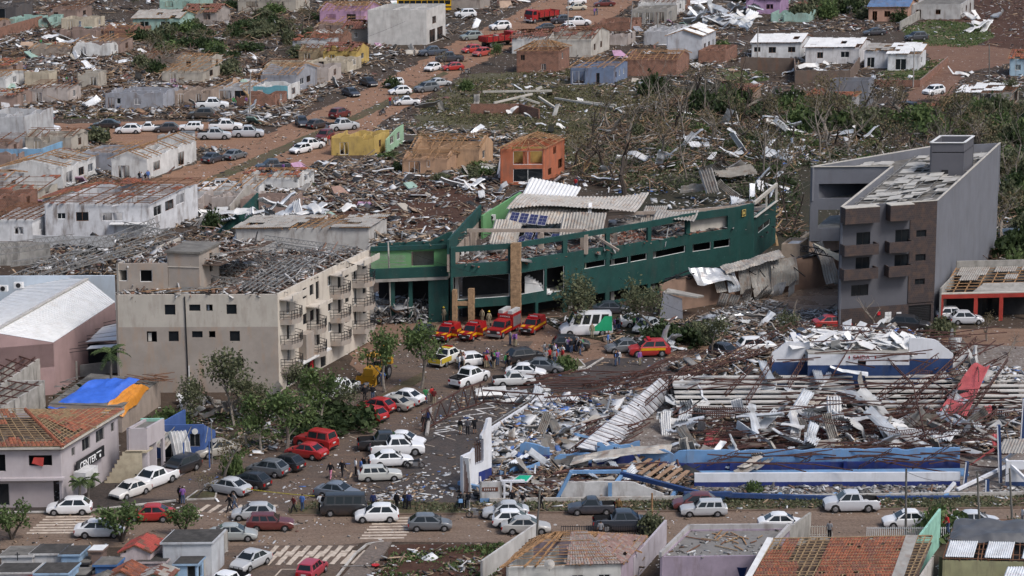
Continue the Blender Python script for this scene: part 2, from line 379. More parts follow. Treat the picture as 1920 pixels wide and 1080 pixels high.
pavement('planting_strip',[(1010,598),(1150,588),(1290,600),(1560,620),(1560,632),(1240,634),(1130,640),(1060,626)],g_wood,0.10)
m_paint=M('worn_road_paint',(0.50,0.42,0.34),0.8,0.3,2.0,(0.16,0.11,0.08),0.95,False)
m_paintw=M('white_road_paint',(0.62,0.60,0.57),0.8,0.25,2.0,(0.12,0.10,0.09),0.8,False)
def paint(name,lines,wd,z,mat,ext=0):
 for(a,b) in lines:
  p,q=G(*a),G(*b);d=q-p;n=Vector((-d.y,d.x,0)).normalized()*wd/2
  mb=MB();k=max(2,int(d.length/0.6));r=random.Random(int(a[0]*7+a[1]));vs=[]
  for i in range(k+1):
   c=p+d*i/k;e=1+r.uniform(-.12,.12);vs+=[c-n*e+UP*z,c+n*e+UP*z]
  mb.add(vs,[(2*i,2*i+2,2*i+3,2*i+1) for i in range(k)]);o=mb.build(name,mat);tag(o,kind='structure')
zpts=[(930,747.6),(949.5,753),(911,757),(931,763.6),(892,768),(911,775),(873,779.5),(890,786),(854,790),(871.5,795.5),(834,801),(853,807),(814,812),(833,819)]
paint('road_marking',list(zip(zpts[:-1],zpts[1:])),0.22,0.034,m_paintw)
bays=[((949.5,753),(970,759)),((931,763.6),(951,771)),((911,775),(932,782)),((890,786),(912,792)),((871.5,795.5),(893,803)),((853,807),(876,815)),((833,819),(854,826)),((911,757),(876,762)),((892,768),(858,773)),((873,779.5),(838,785)),((854,790),(818,796)),((834,801),(800,806)),((790,832),(815,838)),((700,805),(730,818)),((660,800),(690,803)),((655,818),(676,826))]
paint('bay_line',bays,0.09,0.034,m_paint)
for i in range(9):
 x0=500+i*20.3;y0=1060-0.3*i
 paint('crossing_stripe',[((x0,y0),(x0+24,y0-25))],0.45,0.036,m_paint)
for i in range(8):
 x0=506+i*20.0;paint('crossing_stripe',[((x0-4,1044),(x0+14,1024))],0.42,0.040,m_paint)
for i in range(8):
 y0=1010-i*5.4;x0=674+i*4.6;paint('crossing_stripe',[((x0,y0),(x0+84,y0-1.0))],0.42,0.036,m_paint)
for i in range(7):
 y0=1000-i*5.0;x0=50+i*6;paint('crossing_stripe',[((x0,y0),(x0+88,y0-1))],0.42,0.036,m_paint)
for i in range(7):
 x0=370+i*21;paint('crossing_stripe',[((x0,962),(x0+22,947))],0.42,0.036,m_paint)
paint('bay_line',[((528,1068),(575,1068)),((512,1085),(528,1068))],0.14,0.036,m_paint)
# ------- walls and frames
def wall_mb(p0,p1,z0,z1,t=0.2,openings=(),top=None,mb=None,m=0,inner=1):
 "a wall from p0 to p1 (outer face; thickness to the left of the direction times inner) with real openings; top(s) gives a broken top edge"
 p0,p1=Vector(p0),Vector(p1);p0.z=p1.z=0;d=p1-p0;L=d.length
 if L<1e-3:return mb or MB()
 d/=L;n=Vector((-d.y,d.x,0))*t*inner
 mb=mb or MB()
 ops=[(max(0.0,a),min(L,b),max(z0,c),min(z1,e)) for a,b,c,e in openings]
 xs={0.0,L};zs={z0,z1}
 for a,b,c,e in ops:xs|={a,b};zs|={c,e}
 if top is not None:xs|={L*i/max(2,int(L/0.45)) for i in range(max(2,int(L/0.45))+1)}
 xs=sorted(xs);zs=sorted(zs)
 def clean(v,keep):
  o=[v[0]]
  for x in v[1:]:
   if x-o[-1]>0.02:o.append(x)
  o[-1]=v[-1];return o
 xs=clean(xs,0);zs=clean(zs,0)
 nx,nz=len(xs)-1,len(zs)-1
 def solid(i,k):
  if i<0 or i>=nx or k<0 or k>=nz:return False
  mx,mz=(xs[i]+xs[i+1])/2,(zs[k]+zs[k+1])/2
  if top is not None and mz>top(mx):
   if zs[k]>=min(top(xs[i]),top(xs[i+1]))-0.02:return False
  return not any(a<mx<b and c<mz<e for a,b,c,e in ops)
 tops=[None if top is None else max(z0+0.05,min(z1,top(x))) for x in xs]
 def zt(i,k):
  "height of grid point"
  z=zs[k]
  if top is not None:z=min(z,tops[i])
  return z
 for i in range(nx):
  for k in range(nz):
   if not solid(i,k):continue
   a0,a1=p0+d*xs[i],p0+d*xs[i+1]
   za0,za1,zb0,zb1=zt(i,k),zt(i+1,k),zt(i,k+1),zt(i+1,k+1)
   if k==nz-1 or not solid(i,k+1):
    if top is not None:zb0,zb1=(tops[i] if not any(a<(xs[i]+xs[i+1])/2<b and c>=zs[k+1]-.01 for a,b,c,e in ops) else zb0),(tops[i+1] if not any(a<(xs[i]+xs[i+1])/2<b and c>=zs[k+1]-.01 for a,b,c,e in ops) else zb1)
    zb0=max(zb0,za0);zb1=max(zb1,za1)
   v=[a0+UP*za0,a1+UP*za1,a1+UP*zb1,a0+UP*zb0];v+=[q+n for q in v]
   fs=[(0,1,2,3),(5,4,7,6)]
   if k==nz-1 or not solid(i,k+1):fs.append((3,2,6,7))
   if k==0 or not solid(i,k-1):fs.append((4,5,1,0))
   if not solid(i-1,k):fs.append((4,0,3,7))
   if not solid(i+1,k):fs.append((1,5,6,2))
   if inner<0:fs=[tuple(reversed(f)) for f in fs]
   mb.add(v,fs,m)
 return mb
def ragged(z,amp,seed,freq=0.5,base=0.0):
 return lambda s:z-base-amp*max(0.0,mnoise.noise((s*freq,seed*7.31,0))+0.15*mnoise.noise((s*3.1,seed*3.7,1))+0.25)
def window_in(parent,p0,p1,op,t=0.2,frame=0.06,mat=None,glass=None,inner=1,name='window',mull=True,pane=True):
 "a window frame with its panes set in a wall opening"
 mat=mat or m_whitepaint
 p0,p1=Vector(p0),Vector(p1);p0.z=p1.z=0;d=(p1-p0).normalized();n=Vector((-d.y,d.x,0))*inner
 a,b,c,e=op;mb=MB();q=p0+n*t*0.45
 for(s0,s1,z0,z1) in((a,b,c,c+frame),(a,b,e-frame,e),(a,a+frame,c+frame,e-frame),(b-frame,b,c+frame,e-frame))+((((a+b)/2-frame/2,(a+b)/2+frame/2,c+frame,e-frame),) if mull else()):
  mb.obox(q+d*s0+UP*z0,d*(s1-s0),n*0.06,UP*(z1-z0))
 o=mb.build(name,mat,parent)
 if pane:
  g=MB().obox(q+n*0.02+d*(a+frame)+UP*(c+frame),d*(b-a-2*frame),n*0.015,UP*(e-c-2*frame));g.build('pane',glass or m_glass,o)
 return o
def corr_sheet(mb,o,ex,ey,nseg=10,amp=0.05,bend=None,rows=6,m=0,t=0.012):
 "a corrugated sheet: ribs run along ey; bend(u, v) gives lift"
 o,ex,ey=Vector(o),Vector(ex),Vector(ey);n=ex.cross(ey).normalized()
 cols=nseg*2;vs=[]
 for j in range(rows+1):
  for i in range(cols+1):
   u,v=i/cols,j/rows;h=amp*(1 if i%2 else -1)+(bend(u,v) if bend else 0)
   vs.append(o+ex*u+ey*v+n*h)
 W_=cols+1;fs=[(j*W_+i,j*W_+i+1,(j+1)*W_+i+1,(j+1)*W_+i) for j in range(rows) for i in range(cols)]
 return mb.add(vs,fs,m)
def truss_mb(p,q,depth=0.6,n=None,wd=0.07,up=UP):
 "chords and a zig-zag of braces of a light steel truss"
 p,q=Vector(p),Vector(q);d=q-p;L=d.length;n=n or max(3,int(L/(depth*1.1)));up=Vector(up).normalized()*depth
 lo,hi,br=MB(),MB(),MB();lo.beam(p,q,wd);hi.beam(p+up,q+up,wd)
 for i in range(n):
  a,b=p+d*(i/n),p+d*((i+.5)/n)+up;c=p+d*((i+1)/n)
  br.beam(a,b,wd*.6);br.beam(b,c,wd*.6)
 return lo,hi,br
def truss(label,p,q,depth=0.6,mat=None,group=None,parent=None,wd=0.07,up=UP,cat='truss'):
 mat=mat or m_rust
 t=parent or thing('roof_truss',label,cat,Vector(p),group)
 lo,hi,br=truss_mb(p,q,depth,None,wd,up)
 lo.build('chord',mat,t);hi.build('chord',mat,t);o=br.build('bracing',mat,t);o['kind']='stuff'
 return t
 # ---- rubble: many small fragments in one mesh, each with its own colour
def rubble_arrays(pts,sizes,rots,cols):
 "pts Nx3 centres, sizes Nx3, rots list of 3x3, cols Nx3"
 N_=len(pts)
 base=np.array([(-.5,-.5,-.5),(.5,-.5,-.5),(.5,.5,-.5),(-.5,.5,-.5),(-.5,-.5,.5),(.5,-.5,.5),(.5,.5,.5),(-.5,.5,.5)])
 f=np.array([(0,3,2,1),(4,5,6,7),(0,1,5,4),(1,2,6,5),(2,3,7,6),(3,0,4,7)])
 v=base[None]*sizes[:,None,:]
 rs=np.random.RandomState(N_%1000);v=v*(1+0.35*(rs.rand(N_,8,3)-.5))
 v=np.einsum('nij,nkj->nki',rots,v)+pts[:,None,:]
 F_=(f[None]+(np.arange(N_)*8)[:,None,None]).reshape(-1,4)
 return v.reshape(-1,3),F_,np.repeat(cols,24,axis=0)
def eulers(rx,ry,rz):
 cx,sx,cy,sy,cz,sz=np.cos(rx),np.sin(rx),np.cos(ry),np.sin(ry),np.cos(rz),np.sin(rz)
 Rm=np.empty((len(rx),3,3))
 Rm[:,0,0]=cz*cy;Rm[:,0,1]=cz*sy*sx-sz*cx;Rm[:,0,2]=cz*sy*cx+sz*sx
 Rm[:,1,0]=sz*cy;Rm[:,1,1]=sz*sy*sx+cz*cx;Rm[:,1,2]=sz*sy*cx-cz*sx
 Rm[:,2,0]=-sy;Rm[:,2,1]=cy*sx;Rm[:,2,2]=cy*cx
 return Rm
def mesh_np(name,v,f,cols=None,mat=None):
 me=bpy.data.meshes.new(name);me.vertices.add(len(v));me.vertices.foreach_set('co',np.asarray(v,dtype=np.float32).ravel())
 k=f.shape[1];me.loops.add(f.size);me.loops.foreach_set('vertex_index',f.astype(np.int32).ravel())
 me.polygons.add(len(f));me.polygons.foreach_set('loop_start',np.arange(0,f.size,k,dtype=np.int32))
 try:me.polygons.foreach_set('loop_total',np.full(len(f),k,dtype=np.int32))
 except Exception:pass
 me.update(calc_edges=True)
 if cols is not None:
  at=me.color_attributes.new('tint','FLOAT_COLOR','CORNER');c4=np.ones((len(cols),4),dtype=np.float32);c4[:,:3]=cols;at.data.foreach_set('color',c4.ravel())
 if mat:me.materials.append(mat)
 return me
m_rubble=MA('rubble_fragments',0.8)
PALETTES={'mixed':[((0.66,0.66,0.66),.2),((0.27,0.26,0.25),.17),((0.14,0.10,0.075),.18),((0.30,0.22,0.15),.12),((0.15,0.065,0.045),.08),((0.025,0.024,0.024),.24)],'white':[((0.68,0.68,0.68),.45),((0.45,0.44,0.43),.2),((0.20,0.17,0.14),.15),((0.24,0.14,0.08),.08),((0.08,0.16,0.40),.06),((0.03,0.03,0.03),.06)],'wood':[((0.26,0.165,0.095),.3),((0.16,0.095,0.06),.34),((0.09,0.055,0.038),.22),((0.36,0.25,0.15),.06),((0.42,0.40,0.37),.08)],'roof':[((0.17,0.11,0.08),.26),((0.28,0.25,0.22),.27),((0.55,0.54,0.53),.22),((0.06,0.05,0.045),.14),((0.22,0.12,0.08),.11)],'brick':[((0.27,0.10,0.06),.45),((0.18,0.075,0.05),.3),((0.25,0.2,0.17),.15),((0.4,0.36,0.32),.1)],'grey':[((0.26,0.25,0.24),.3),((0.4,0.4,0.4),.2),((0.12,0.11,0.1),.3),((0.2,0.12,0.08),.1),((0.55,0.55,0.54),.1)]}
def in_poly(P_,poly):
 x,y=P_[:,0],P_[:,1];r=np.zeros(len(P_),bool);n=len(poly)
 for i in range(n):
  x0,y0=poly[i][0],poly[i][1];x1,y1=poly[(i+1)%n][0],poly[(i+1)%n][1]
  c=((y0>y)!=(y1>y))&(x<(x1-x0)*(y-y0)/((y1-y0) or 1e-9)+x0);r^=c
 return r
def scatter(poly,n,rs,clump=0.25,thr=0.0):
 "n points in a polygon, thicker in clumps"
 P_=np.array([(p[0],p[1]) for p in poly]);lo,hi=P_.min(0),P_.max(0);out=[]
 got=0;tries=0
 while got<n and tries<60:
  tries+=1;q=rs.rand(n*2,2)*(hi-lo)+lo;q=q[in_poly(q,P_)]
  if clump:
   a=np.sin(q[:,0]*clump+1.3)+np.sin(q[:,1]*clump*0.9+0.4)+np.sin((q[:,0]+q[:,1])*clump*1.7+2.0)+np.sin((q[:,0]*0.7-q[:,1])*clump*2.9)
   q=q[(a/4+0.5)>rs.rand(len(q))*0.9+thr]
  out.append(q);got+=len(q)
 return np.concatenate(out)[:n]
def rubble(name,poly,n,pal='mixed',size=(0.3,1.0),z=(0.0,0.2),tilt=0.25,seed=1,parent=None,long=0.4,label=None,cat=None,clump=0.25,pixels=False,avoid=None,thr=0.0):
 rs=np.random.RandomState(seed);poly=[G(*p,(z[0] if z[0]>1 else 0)) for p in poly] if pixels else poly
 xy=scatter(poly,n,rs,clump,thr);N_=len(xy)
 if avoid:
  for a in avoid:
   xy=xy[~in_poly(xy,a)]
  N_=len(xy)
 s=size[0]+(size[1]-size[0])*rs.rand(N_)**2.2;s=np.where(rs.rand(N_)<.05,s*1.9,s)
 kind=rs.rand(N_);lng=kind<long
 dims=np.stack([s*rs.uniform(.8,1.5,N_),s*rs.uniform(.3,.9,N_),np.maximum(.025,s*rs.uniform(.03,.16,N_))],1)
 dims[lng]=np.stack([s*2.6,np.full(N_,.11)+.08*rs.rand(N_),np.full(N_,.06)+.04*rs.rand(N_)],1)[lng]
 zc=z[0]+(z[1]-z[0])*rs.rand(N_)**1.5+dims[:,2]/2
 rots=eulers(rs.normal(0,tilt,N_),rs.normal(0,tilt,N_),rs.rand(N_)*6.283)
 pc=PALETTES[pal];pr=np.array([p for _,p in pc]);idx=rs.choice(len(pc),N_,p=pr/pr.sum());cols=np.array([c for c,_ in pc])[idx]*rs.uniform(.65,1.15,(N_,1))
 if pal in('mixed','white'):
  wi=lng&(rs.rand(N_)<.6);cols[wi]=np.array((0.27,0.19,0.125))*rs.uniform(.35,1.5,(wi.sum(),1))
 pts=np.column_stack([xy,zc]);off=np.array(OFF[parent.name]) if parent is not None else np.zeros(3)
 v,f,c=rubble_arrays(pts-off,dims,rots,np.clip(cols,0,.85))
 me=mesh_np(name,v,f,c,m_rubble);o=bpy.data.objects.new(name,me);link(o,parent);o['kind']='stuff'
 if parent is not None:OFF[o.name]=OFF[parent.name]
 if label:o['label']=label
 if cat:o['category']=cat
 return o
def lettering(name,body,size,loc,rz,mat,parent,align='CENTER'):
 cu=bpy.data.curves.new(name,'FONT');cu.body=body;cu.size=size;cu.extrude=.012;cu.align_x=align;cu.resolution_u=3
 to=bpy.data.objects.new(name,cu);COL.objects.link(to);dg=bpy.context.evaluated_depsgraph_get();me=bpy.data.meshes.new_from_object(to.evaluated_get(dg));bpy.data.objects.remove(to)
 me.materials.clear();me.materials.append(mat);o=bpy.data.objects.new(name,me);link(o,parent);o.location=Vector(loc)-OFF[parent.name];o.rotation_euler=(math.pi/2,0,rz);return o
 # ------- beige apartment block
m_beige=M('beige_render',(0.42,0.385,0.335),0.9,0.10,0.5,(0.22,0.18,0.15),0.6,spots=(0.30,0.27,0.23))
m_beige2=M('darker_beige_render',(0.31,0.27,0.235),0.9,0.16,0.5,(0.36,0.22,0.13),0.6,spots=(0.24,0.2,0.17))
m_beigeside=M('pale_beige_render',(0.50,0.45,0.385),0.9,0.12,0.5,(0.25,0.2,0.165),0.7)
HB=10.5
def apartment_block():
 c0=G(216,553,HB);c1=G(520,552,HB);c2=G(692,468,HB)
 base=Vector((c1.x,c1.y,0));t=thing('apartment_block','beige four-storey apartment block with torn roof and corner balconies','building',base)
 d=(c1-c0);L=d.length;d/=L;e=(c2-c1);D=e.length;e/=D
 c3=c0+e*D*0.92
 k=L/304.0
 def s_(x):return(x-216)*k
 up_ops=[(s_(308),s_(328),8.35,9.45),(s_(354),s_(375),8.75,9.45),(s_(386),s_(398),8.75,9.45),(s_(424),s_(443),8.4,9.45)]
 mid_ops=[(s_(273),s_(292),5.45,6.6),(s_(314),s_(333),5.5,6.6),(s_(358),s_(378),5.9,6.6),(s_(390),s_(402),5.9,6.6),(s_(429),s_(448),5.5,6.6)]
 low_ops=[(s_(395),s_(408),3.0,3.75),(s_(434),s_(454),2.6,3.75),(s_(425),s_(468),0.6,1.15)]
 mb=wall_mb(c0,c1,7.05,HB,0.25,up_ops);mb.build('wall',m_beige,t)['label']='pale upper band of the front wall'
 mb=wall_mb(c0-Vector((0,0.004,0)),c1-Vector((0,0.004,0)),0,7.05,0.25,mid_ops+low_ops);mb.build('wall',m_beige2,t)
 for op in up_ops+mid_ops+low_ops:window_in(t,c0,c1,op,0.25,0.05,m_black,None,pane=rnd.random()<0.4,mull=False)
 rc=random.Random(2);mc=[M('curtain_%d'%k,c,.9,.3) for k,c in enumerate(((.5,.48,.44),(.2,.13,.1),(.22,.26,.32)))]
 for op in up_ops+mid_ops+low_ops:
  if rc.random()<.45:w_=(op[1]-op[0])*rc.uniform(.25,.6);MB().obox(Vector((c0.x,c0.y,op[2]))+d*(op[0]+rc.choice((0,op[1]-op[0]-w_)))+e*.3,d*w_,e*.04,UP*(op[3]-op[2])*rc.uniform(.5,1)).build('curtain',rc.choice(mc),t)
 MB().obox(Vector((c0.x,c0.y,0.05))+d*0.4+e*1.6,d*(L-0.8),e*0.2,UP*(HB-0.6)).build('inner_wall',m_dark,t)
 MB().beam(c0+d*s_(349)+Vector((0,-.05,-10.3)),c0+d*s_(346)+Vector((0,-.05,-0.2)),0.12).build('drainpipe',m_black,t)
 MB().beam(c0+d*s_(351)+Vector((0,-.12,-10.4)),c0+d*s_(351)+Vector((0,-.12,-7.6)),0.12).build('drainpipe',m_whitepaint,t)
 ops=[]
 for zf,h in((2.7,2.1),(5.0,2.1),(7.8,2.0)):
  for s in(0.09,0.40,0.64,0.82):ops.append((s*D,s*D+0.85,zf+0.05,zf+h))
  for s in(0.26,0.335,0.53,0.72,0.92):ops.append((s*D,s*D+1.0,zf+0.8,zf+1.95))
 ops+=[(D*.08,D*.2,0.05,2.1),(D*.26,D*.38,0.05,2.1),(D*.44,D*.50,0.05,2.1)]
 wall_mb(c1,c2,0,HB,0.25,ops).build('wall',m_beigeside,t)
 for i,op in enumerate(ops):window_in(t,c1,c2,op,0.25,0.06,m_black if i%3 else m_whitepaint,None,pane=True,mull=(i%2==0),name='window' if op[2]>1 and op[1]-op[0]!=.85 else 'door')
 wall_mb(c2,c3,0,HB,0.25).build('wall',m_beigeside,t);wall_mb(c3,c0,0,HB,0.25).build('wall',m_beige2,t)
 hu=13.4;f0=G(218,494,hu);f1=f0+d*s_(316)+d*1.0
 uo=[(s_(218),s_(236),hu-1.9,hu-0.7),(s_(260),s_(283),hu-2.0,hu-0.7)]
 wall_mb(f0,f0+d*s_(312),HB-0.6,hu,0.22,uo).build('wall',m_beige2,t)
 wall_mb(f0+e*14,f0,HB-0.6,hu,0.22).build('wall',m_beige,t)
 for op in uo:window_in(t,f0,f1,op,0.22,0.06,m_whitepaint,None,pane=False,mull=False)
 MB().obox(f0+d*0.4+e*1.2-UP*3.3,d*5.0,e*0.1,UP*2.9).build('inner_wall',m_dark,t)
 ht=14.6;q0=G(313,472,ht);q1=G(373,474,ht);q2=G(410,456,ht);q3=q0+(q2-q1)
 tw=MB()
 for a,b,op in((q0,q1,[]),(q1,q2,[(2.6,3.4,ht-2.6,ht-.6),(2.9,3.4,ht-4.4,ht-3.4)]),(q2,q3,[]),(q3,q0,[])):wall_mb(a,b,HB-.5,ht-.1,0.2,op,mb=tw)
 tw.build('stair_tower',m_beige2,t)
 ev=(q2-q1).normalized();cap=MB().obox(q0-d*.2-ev*.2-UP*.1,(q1-q0)+d*.4,(q2-q1)+ev*.4,UP*.22).build('tower_roof',m_slab,t)
 MB().obox(q0-d*.02-ev*.03-UP*1.6,(q1-q0),Vector((0,-.05,0)),UP*.08).build('ledge',m_beigeside,t)
 zr=HB-0.25
 MB().obox(Vector((c0.x,c0.y,zr-.15))+d*.3+e*.3,d*(L-.6),e*(D*.92-.4),UP*.15).build('roof_deck',m_earthfloor,t)
 MB().obox(f0+d*.3+e*.3-UP*0.35,d*(L*.62),e*13,UP*.1).build('roof_deck',m_earthfloor,t)
 poly=[c0+d*.3+e*.3,c1-d*.4+e*.2,c2-d*.4,c3+d*.2]
 rubble('roof_rubble',poly,2600,'roof',(0.25,0.9),(zr,zr+0.45),0.3,31,t,0.55,clump=0)
 rubble('roof_rubble',[f0+d*.4+e*.4,f0+d*L*.6+e*.4,f0+d*L*.6+e*12,f0+d*.4+e*12],700,'roof',(0.25,0.8),(hu-.25,hu+.1),0.3,32,t,0.6,clump=0)
 r=random.Random(5)
 for i in range(10):
  s=0.08+i*0.095;a=c1-d*(.6+r.random())+e*D*s;b=a-d*(8+4*r.random())+e*(1.5+3*r.random())
  a.z=HB+.1;b.z=HB+.35+.5*r.random();lo,hi,br=truss_mb(a,b,0.45,None,0.06);lo.build('purlin',m_steel,t);hi.build('purlin',m_steel,t)
  br.build('bracing',m_steel,t)['kind']='stuff'
 for i in range(7):
  s=0.1+0.12*i;a=c1-d*(1.0+1.6*i*.4)+e*D*.03;b=a+e*D*(.55+.3*r.random())-d*1.0;a.z=HB+.25;b.z=HB+.7;piece('purlin',a,b,.09,.09,m_steel,t)
 for i in range(9):
  a=c0+d*(1+r.random()*L*.4)+e*(0.6+1.5*r.random());b=a+d*(3+2*r.random())+e*(r.uniform(-1,1));a.z=HB+.1;b.z=HB+.3+.5*r.random();piece('purlin',a,b,.08,.08,r.choice([m_steel,m_wood]),t)
 for i in range(6):
  a=f0+d*(1+i*1.5)+e*(1+r.random()*5);b=a+d*4+e*r.uniform(-2,3);a.z=hu+.1;b.z=hu+.4;piece('purlin',a,b,.08,.08,m_steel,t)
 def balcony(s,zf,w_,out,bent=0.0,solid=False,rail=True):
  nrm=Vector((e.y,-e.x,0));a=Vector((c1.x,c1.y,zf))+e*s
  pts=[a,a+nrm*out*.75+e*.5,a+nrm*out+e*w_*.5,a+nrm*out*.75+e*(w_-.5),a+e*w_]
  b=MB().prism([(p.x,p.y) for p in pts],zf-.55,zf).build('balcony',m_beige2,t)
  if rail:
   for i in range(4):
    p,q=pts[i],pts[i+1]
    for zz in(0.3,.6,.95):piece('rail',Vector((p.x,p.y,zf+zz)),Vector((q.x,q.y,zf+zz)),.045,.05,m_black,b)
    for kk in range(3 if i in(1,2) else 2):
     g=p.lerp(q,kk/3);piece('post',Vector((g.x,g.y,zf)),Vector((g.x,g.y,zf+.97)),.05,.05,m_black,b)
 for zf in(2.45,5.0,7.65):
  balcony(0.5,zf,3.6,1.5)
  if zf<5.1:balcony(D*.30,zf+.1,3.2,1.4)
  balcony(D*.55,zf,3.6,1.5);balcony(D*.80,zf,3.9,1.7)
 nrm=Vector((e.y,-e.x,0))
 for s,w_ in((0.4,3.8),(D*.545,3.8),(D*.79,4.2)):
  a=Vector((c1.x,c1.y,HB-.15))+e*s;h=MB()
  h.obox(a-UP*.6,e*w_,nrm*1.6,UP*.12);h.obox(a+nrm*1.5-UP*.5,e*w_,nrm*.12,UP*.55);h.build('hood',m_beigeside,t)
 a=Vector((c1.x,c1.y,7.6))+e*D*.29;h=MB();h.obox(a,e*3.4,nrm*1.5,UP*.12);h.obox(a+nrm*1.5,e*3.4,nrm*.1,UP*.4);h.build('hood',m_beigeside,t)
 a=Vector((c1.x,c1.y,2.4))+e*(D*.21);MB().obox(a,e*2.0,nrm*.9,UP*2.7).build('bay',m_beige2,t)
 a=Vector((c1.x,c1.y,2.15))+e*1.0;MB().obox(a,e*D*.42,nrm*1.1,UP*.18).build('awning',m_whitepaint,t)
 MB().obox(Vector((c1.x,c1.y,.1))+e*D*.3+nrm*.3,e*.7,nrm*.05,UP*1.6).build('shop_panel',M('red_panel',(0.5,.02,.03),.5),t)
apartment_block()
# ------- grey building
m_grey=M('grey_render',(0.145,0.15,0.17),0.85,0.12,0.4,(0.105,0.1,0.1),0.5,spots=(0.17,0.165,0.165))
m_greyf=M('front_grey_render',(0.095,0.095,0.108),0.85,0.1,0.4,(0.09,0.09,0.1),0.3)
m_brown=brick_mat('brown_tile_cladding',(0.042,0.031,0.031),(0.034,0.026,0.027),(0.055,0.044,0.043),1.2)
m_coping=M('pale_coping',(0.44,0.41,0.36),.9,.2)
def grey_block():
 H_=14.2;f0=G(1577,388,H_);f1=G(1757,376,H_);r1=G(1875,268,H_)
 base=Vector((f0.x,f0.y,0));t=thing('grey_block','slate-grey building with brown tiled front and roof-top tank box','building',base)
 d=f1-f0;L=d.length;d/=L;e=r1-f1;D=e.length;e/=D;nr=Vector((d.y,-d.x,0))
 k=L/180.0
 def s_(x):return(x-1577)*k
 doors=[(s_(1607),s_(1633),8.95+.05,11.1),(s_(1607),s_(1633),6.25,8.2),(s_(1600),s_(1632),3.7,5.0),(s_(1680),s_(1706),8.95+.05,11.1),(s_(1680),s_(1706),6.25,8.2)]
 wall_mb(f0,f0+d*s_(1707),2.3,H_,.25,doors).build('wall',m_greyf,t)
 strip=[(s_(1719)-s_(1707),s_(1738)-s_(1707),10.1,10.9),(s_(1719)-s_(1707),s_(1738)-s_(1707),7.3,8.1),(s_(1719)-s_(1707),s_(1738)-s_(1707),4.5,5.2)]
 wall_mb(f0+d*s_(1707)+nr*.1,f1+nr*.1,2.4,H_,.3,strip).build('wall',m_brown,t)
 for op in strip:window_in(t,f0+d*s_(1707)+nr*.1,f1+nr*.1,op,.3,.06,m_black,mull=True)
 gar=[(s_(1709),s_(1752),0.05,2.1)]
 wall_mb(f0+nr*.05,f1+nr*.05,0,2.3,.3,gar).build('plinth_wall',m_brown,t)
 sh=MB()
 for i in range(10):sh.obox(f0-UP*H_+d*(s_(1709))-nr*.1+UP*(.1+i*.2),d*(s_(1752)-s_(1709)),nr*.03,UP*.15)
 sh.build('roller_shutter',m_black,t)
 for op in doors:window_in(t,f0,f1,op,.25,.07,m_black,None,pane=True,mull=True,name='door' if op[3]-op[2]>1.5 else 'window')
 for x0,x1 in((1577,1641),(1661,1706)):
  for z0,z1 in((5.9,7.15),(8.7,9.95)):
   b=MB();w_=s_(x1)-s_(x0);a=f0+d*s_(x0)-UP*(H_-z0)
   b.obox(a,d*w_,nr*1.25,UP*.15);b.obox(a+nr*1.13+UP*.15,d*w_,nr*.12,UP*(z1-z0-.15));b.obox(a+UP*.15,d*.12,nr*1.13,UP*(z1-z0-.15));b.obox(a+d*(w_-.12)+UP*.15,d*.12,nr*1.13,UP*(z1-z0-.15))
   b.build('balcony',m_brown,t)
  b=MB();a=f0+d*s_(x0)-UP*1.8;b.obox(a,d*(s_(x1)-s_(x0)),nr*1.25,UP*1.8);b.build('top_bay',m_brown,t)
  MB().obox(f0+d*s_(x0)-nr*.2+UP*.0,d*(s_(x1)-s_(x0)),nr*1.45,UP*.06).build('coping',m_coping,t)
 MB().obox(f0+d*s_(1706)-nr*.2,d*(L-s_(1706)),nr*.35,UP*.06).build('coping',m_coping,t)
 for i in range(2):
  for j in range(3):MB().obox(f0-UP*(H_-.35-j*.42)+d*(s_(1664)+i*.42)+nr*.06,d*.38,nr*.08,UP*.38).build('meter_box',m_whitepaint,t)
 MB().obox(f0-UP*(H_-.9)+d*(s_(1686))+nr*.06,d*.6,nr*.08,UP*.55).build('meter_box',m_whitepaint,t)
 MB().obox(f0-UP*(H_-1.3)+d*s_(1650)+nr*.06,d*.35,nr*.1,UP*.4).build('hydrant_box',M('red_panel',(0.5,.02,.03),.5),t)
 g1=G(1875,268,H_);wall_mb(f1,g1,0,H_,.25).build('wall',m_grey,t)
 MB().obox(f1+UP*.0-d*.15,e*D,d*.3,UP*.07).build('coping',m_coping,t)
 bA=G(1645,310,H_);pl=MB();wall_mb(f0+e*((bA-f0).dot(e)),f0,0,H_,.25,mb=pl);pl.build('wall',m_grey,t)
 dd=(bA-f0).dot(e);MB().obox(f0-d*.05,e*dd,d*.3,UP*.07).build('coping',m_coping,t)
 w0=G(1521,313,H_);w1=f0+e*dd
 Lw=(w1-w0).length;wo=[(1.0,Lw-1.6,10.3,12.1),(1.0,Lw-1.2,6.6,8.9)]
 wall_mb(w0,w1,5.0,H_,.3,wo+[(Lw-1.2,Lw-.3,10.3,12.1)]).build('wall',m_grey,t)
 wall_mb(w0-nr*-.0,w0+d*(Lw),3.6,5.0,.3).build('band',M('pinkish_render',(0.36,.26,.2),.9,.15,.6,GRIME,.5),t)
 MB().obox(w0-UP*(H_-0)+d*.0,d*.5,e*.5,UP*3.6).build('pillar',m_grey,t)
 for z in(6.35,10.0):MB().obox(Vector((w0.x,w0.y,z-.2))+e*.35+d*.3,d*(Lw-.3),e*9,UP*.2).build('floor_slab',m_concrete,t)
 rb0=G(1745,275,H_);wall_mb(w0,w0+(rb0-w0),10.0,H_,.25,inner=-1).build('wall',m_grey,t)
 wall_mb(g1,rb0,8,H_,.25).build('wall',m_grey,t)
 for a,b in((w0,rb0),(w0,w1)):MB().beam(a+UP*.03,b+UP*.03,.32,.07).build('coping',m_coping,t)
